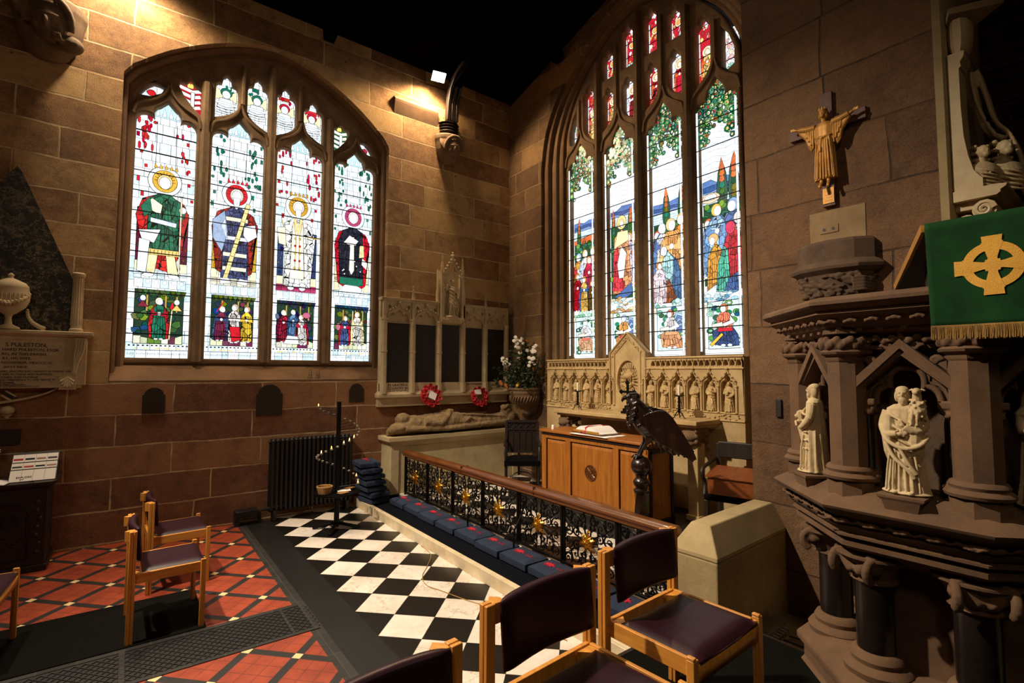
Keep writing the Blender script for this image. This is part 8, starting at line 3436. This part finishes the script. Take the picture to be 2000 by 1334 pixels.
# carved dark desk with brochure rack and visitor book
t = thing('carved_desk', 'dark carved wooden side table against the wall at the left edge', 'table', (-1.0, 6.66, 0), world=True)
b = B()
b.box(-1.7, -.56, 6.44, 6.93, .05, .76)
b.box(-1.72, -.54, 6.42, 6.935, 0, .06)
b.obj('carcase', 'dark_wood', t, bevel=.006)
b = B()
b.rings([[(-1.75, y, z), (x - .04, y, z), (x, y + .06, z), (x, 6.935, z), (-1.75, 6.935, z)] for x, y, z in ((-.55, 6.44, .755), (-.51, 6.40, .78), (-.50, 6.385, .80), (-.50, 6.385, .815))])
b.obj('top', 'dark_wood', t, smooth=30)
b = B()
for x in (-.62, -1.02):
    b.rings([[(x - w, 6.43, z), (x + w, 6.43, z), (x + w, 6.445, z), (x - w, 6.445, z)] for w, z in ((.04, .08), (.05, .10), (.03, .2), (.045, .38), (.03, .50), (.05, .66), (.055, .74))])
    for k in range(7):
        b.ball((x + .015 * math.sin(k * 2), 6.428, .18 + k * .075), (.02, .012, .022), 8, 6)
b.obj('carved_stile', 'dark_wood', t, smooth=50)
b = B()
b.tube([(-.82 + .13 * math.cos(PI * k / 16), 6.432, .46 + .17 * math.sin(PI * k / 16)) for k in range(17)], .010, 6)
b.tube([(-.95, 6.432, .46), (-.95, 6.432, .12), (-.69, 6.432, .12), (-.69, 6.432, .46)], .008, 6)
for k in range(18):
    a = 2 * PI * k / 18
    b.tube([(-.82 + .025 * math.cos(a), 6.434, .46 + .025 * math.sin(a)), (-.82 + .075 * math.cos(a), 6.432, .46 + .075 * math.sin(a))], [.004, .007], 5)
for k in range(16):
    b.ball((-.82 + .09 * math.sin(k * 1.9), 6.436, .16 + .012 * k), (.02, .01, .012), 6, 5)
b.obj('carved_panel', 'dark_wood', t, smooth=60)
t = thing('brochure_rack', 'tilted rack filled with three rows of white leaflets on the dark table', 'brochure rack', (-.68, 6.62, .822))
b = B()
b.prism([(-.10, 0), (.12, 0), (.12, .235)], -.165, .165, 'x')
b.obj('rack', 'poppy_black', t, smooth=0)
rk = ((0, .0, .105), (1, .075, .16), (2, .145, .225))
base = Matrix.Rotation(R(46.9), 4, 'X')
for row, s0, s1 in ((0, .00, .125), (1, .135, .205), (2, .215, .30)):
    for k in range(4):
        b = B()
        x0 = -.16 + k * .08
        m = Matrix.Translation((0, -.104 - .016 + row * .005, .0)) @ base
        b.M = m
        b.box(x0, x0 + .078, s0 * 1.0, s1, -.004, -.001)
        lf = b.obj('leaflet', 'paper', t, smooth=0)
        b = B()
        b.M = m
        cc = ['box_wood', 'plaque', 'red_poppy', 'blue_cloth'][(k + row) % 4]
        b.box(x0 + .006, x0 + .072, s0 + (s1 - s0) * .25, s0 + (s1 - s0) * .48, -.0008, .0012)
        if row:
            b.obj('leaflet_picture', cc, t, smooth=0)
        else:
            b.bm.free()
text_obj('leaflet_title', 'EXPLORE', .026, 'text', t, Matrix.Translation((-.115, -.104 - .016, 0)) @ base @ Matrix.Translation((0, .035, .0005)))
text_obj('leaflet_title', 'wales', .014, 'text', t, Matrix.Translation((-.09, -.104 - .016, 0)) @ base @ Matrix.Translation((0, .018, .0005)))
b = B()
for s_ in (-1, 1):
    b.grid(lambda u, v: (s_ * .15 * u, -.10 + .20 * v, .004 + .022 * math.sin(PI * min(1, u * 1.1 + .08)) ** .7 * (1 - .5 * u)), 10, 3)
o = tag(b.obj('visitor_book', 'paper', solid=.004, smooth=60), 'open white visitor book at the left end of the dark table', 'book')
o.location = (-.985, 6.50, .819)
o.rotation_euler = (0, 0, R(-8))
b = B()
b.cyl((-.705, 6.47, .822), (-.66, 6.43, .822), .004, n=6)
tag(b.obj('pen', 'rubber'), 'black pen lying between the book and the leaflet rack', 'pen')
t = thing('white_flower_vase', 'white flower head in a small vase at the extreme left edge', 'flowers', (-1.03, 6.74, .816))
b = B()
b.lathe([(0, 0), (.04, 0), (.05, .06), (.03, .14), (.035, .16)], n=16)
b.obj('vase', 'plaque', t, smooth=60)
b = B()
rr = random.Random(1)
for k in range(8):
    p = Vector((rr.uniform(-.05, .05), rr.uniform(-.05, .05), .27 + rr.uniform(-.03, .05)))
    b.cyl((0, 0, .12), p, .002, n=4)
b.obj('stem', 'leaf', t)
b = B()
for k in range(9):
    p = Vector((rr.uniform(-.05, .06), rr.uniform(-.05, .05), .29 + rr.uniform(-.03, .04)))
    bloom(b, p, Vector((rr.uniform(-.3, .3), -1, .3)), .035, 9)
b.obj('flower_head', 'fl_white', t, smooth=0)
# two tiny wire easels on the sill
for x, lb in ((1.93, 'small wire easel on the window sill, the left of the pair'), (2.03, 'small wire easel on the window sill, the right of the pair')):
    b = B()
    b.tube([(x - .03, YN + .02, 1.752), (x - .012, YN + .03, 1.87), (x - .005, YN + .01, 1.752)], .003, 5)
    b.tube([(x + .03, YN + .02, 1.752), (x + .012, YN + .03, 1.87), (x + .005, YN + .01, 1.752)], .003, 5)
    b.cyl((x - .02, YN + .023, 1.80), (x + .02, YN + .023, 1.80), .0025, n=5)
    tag(b.obj('wire_easel', 'iron'), lb, 'easel', 'wire easels on the sill')
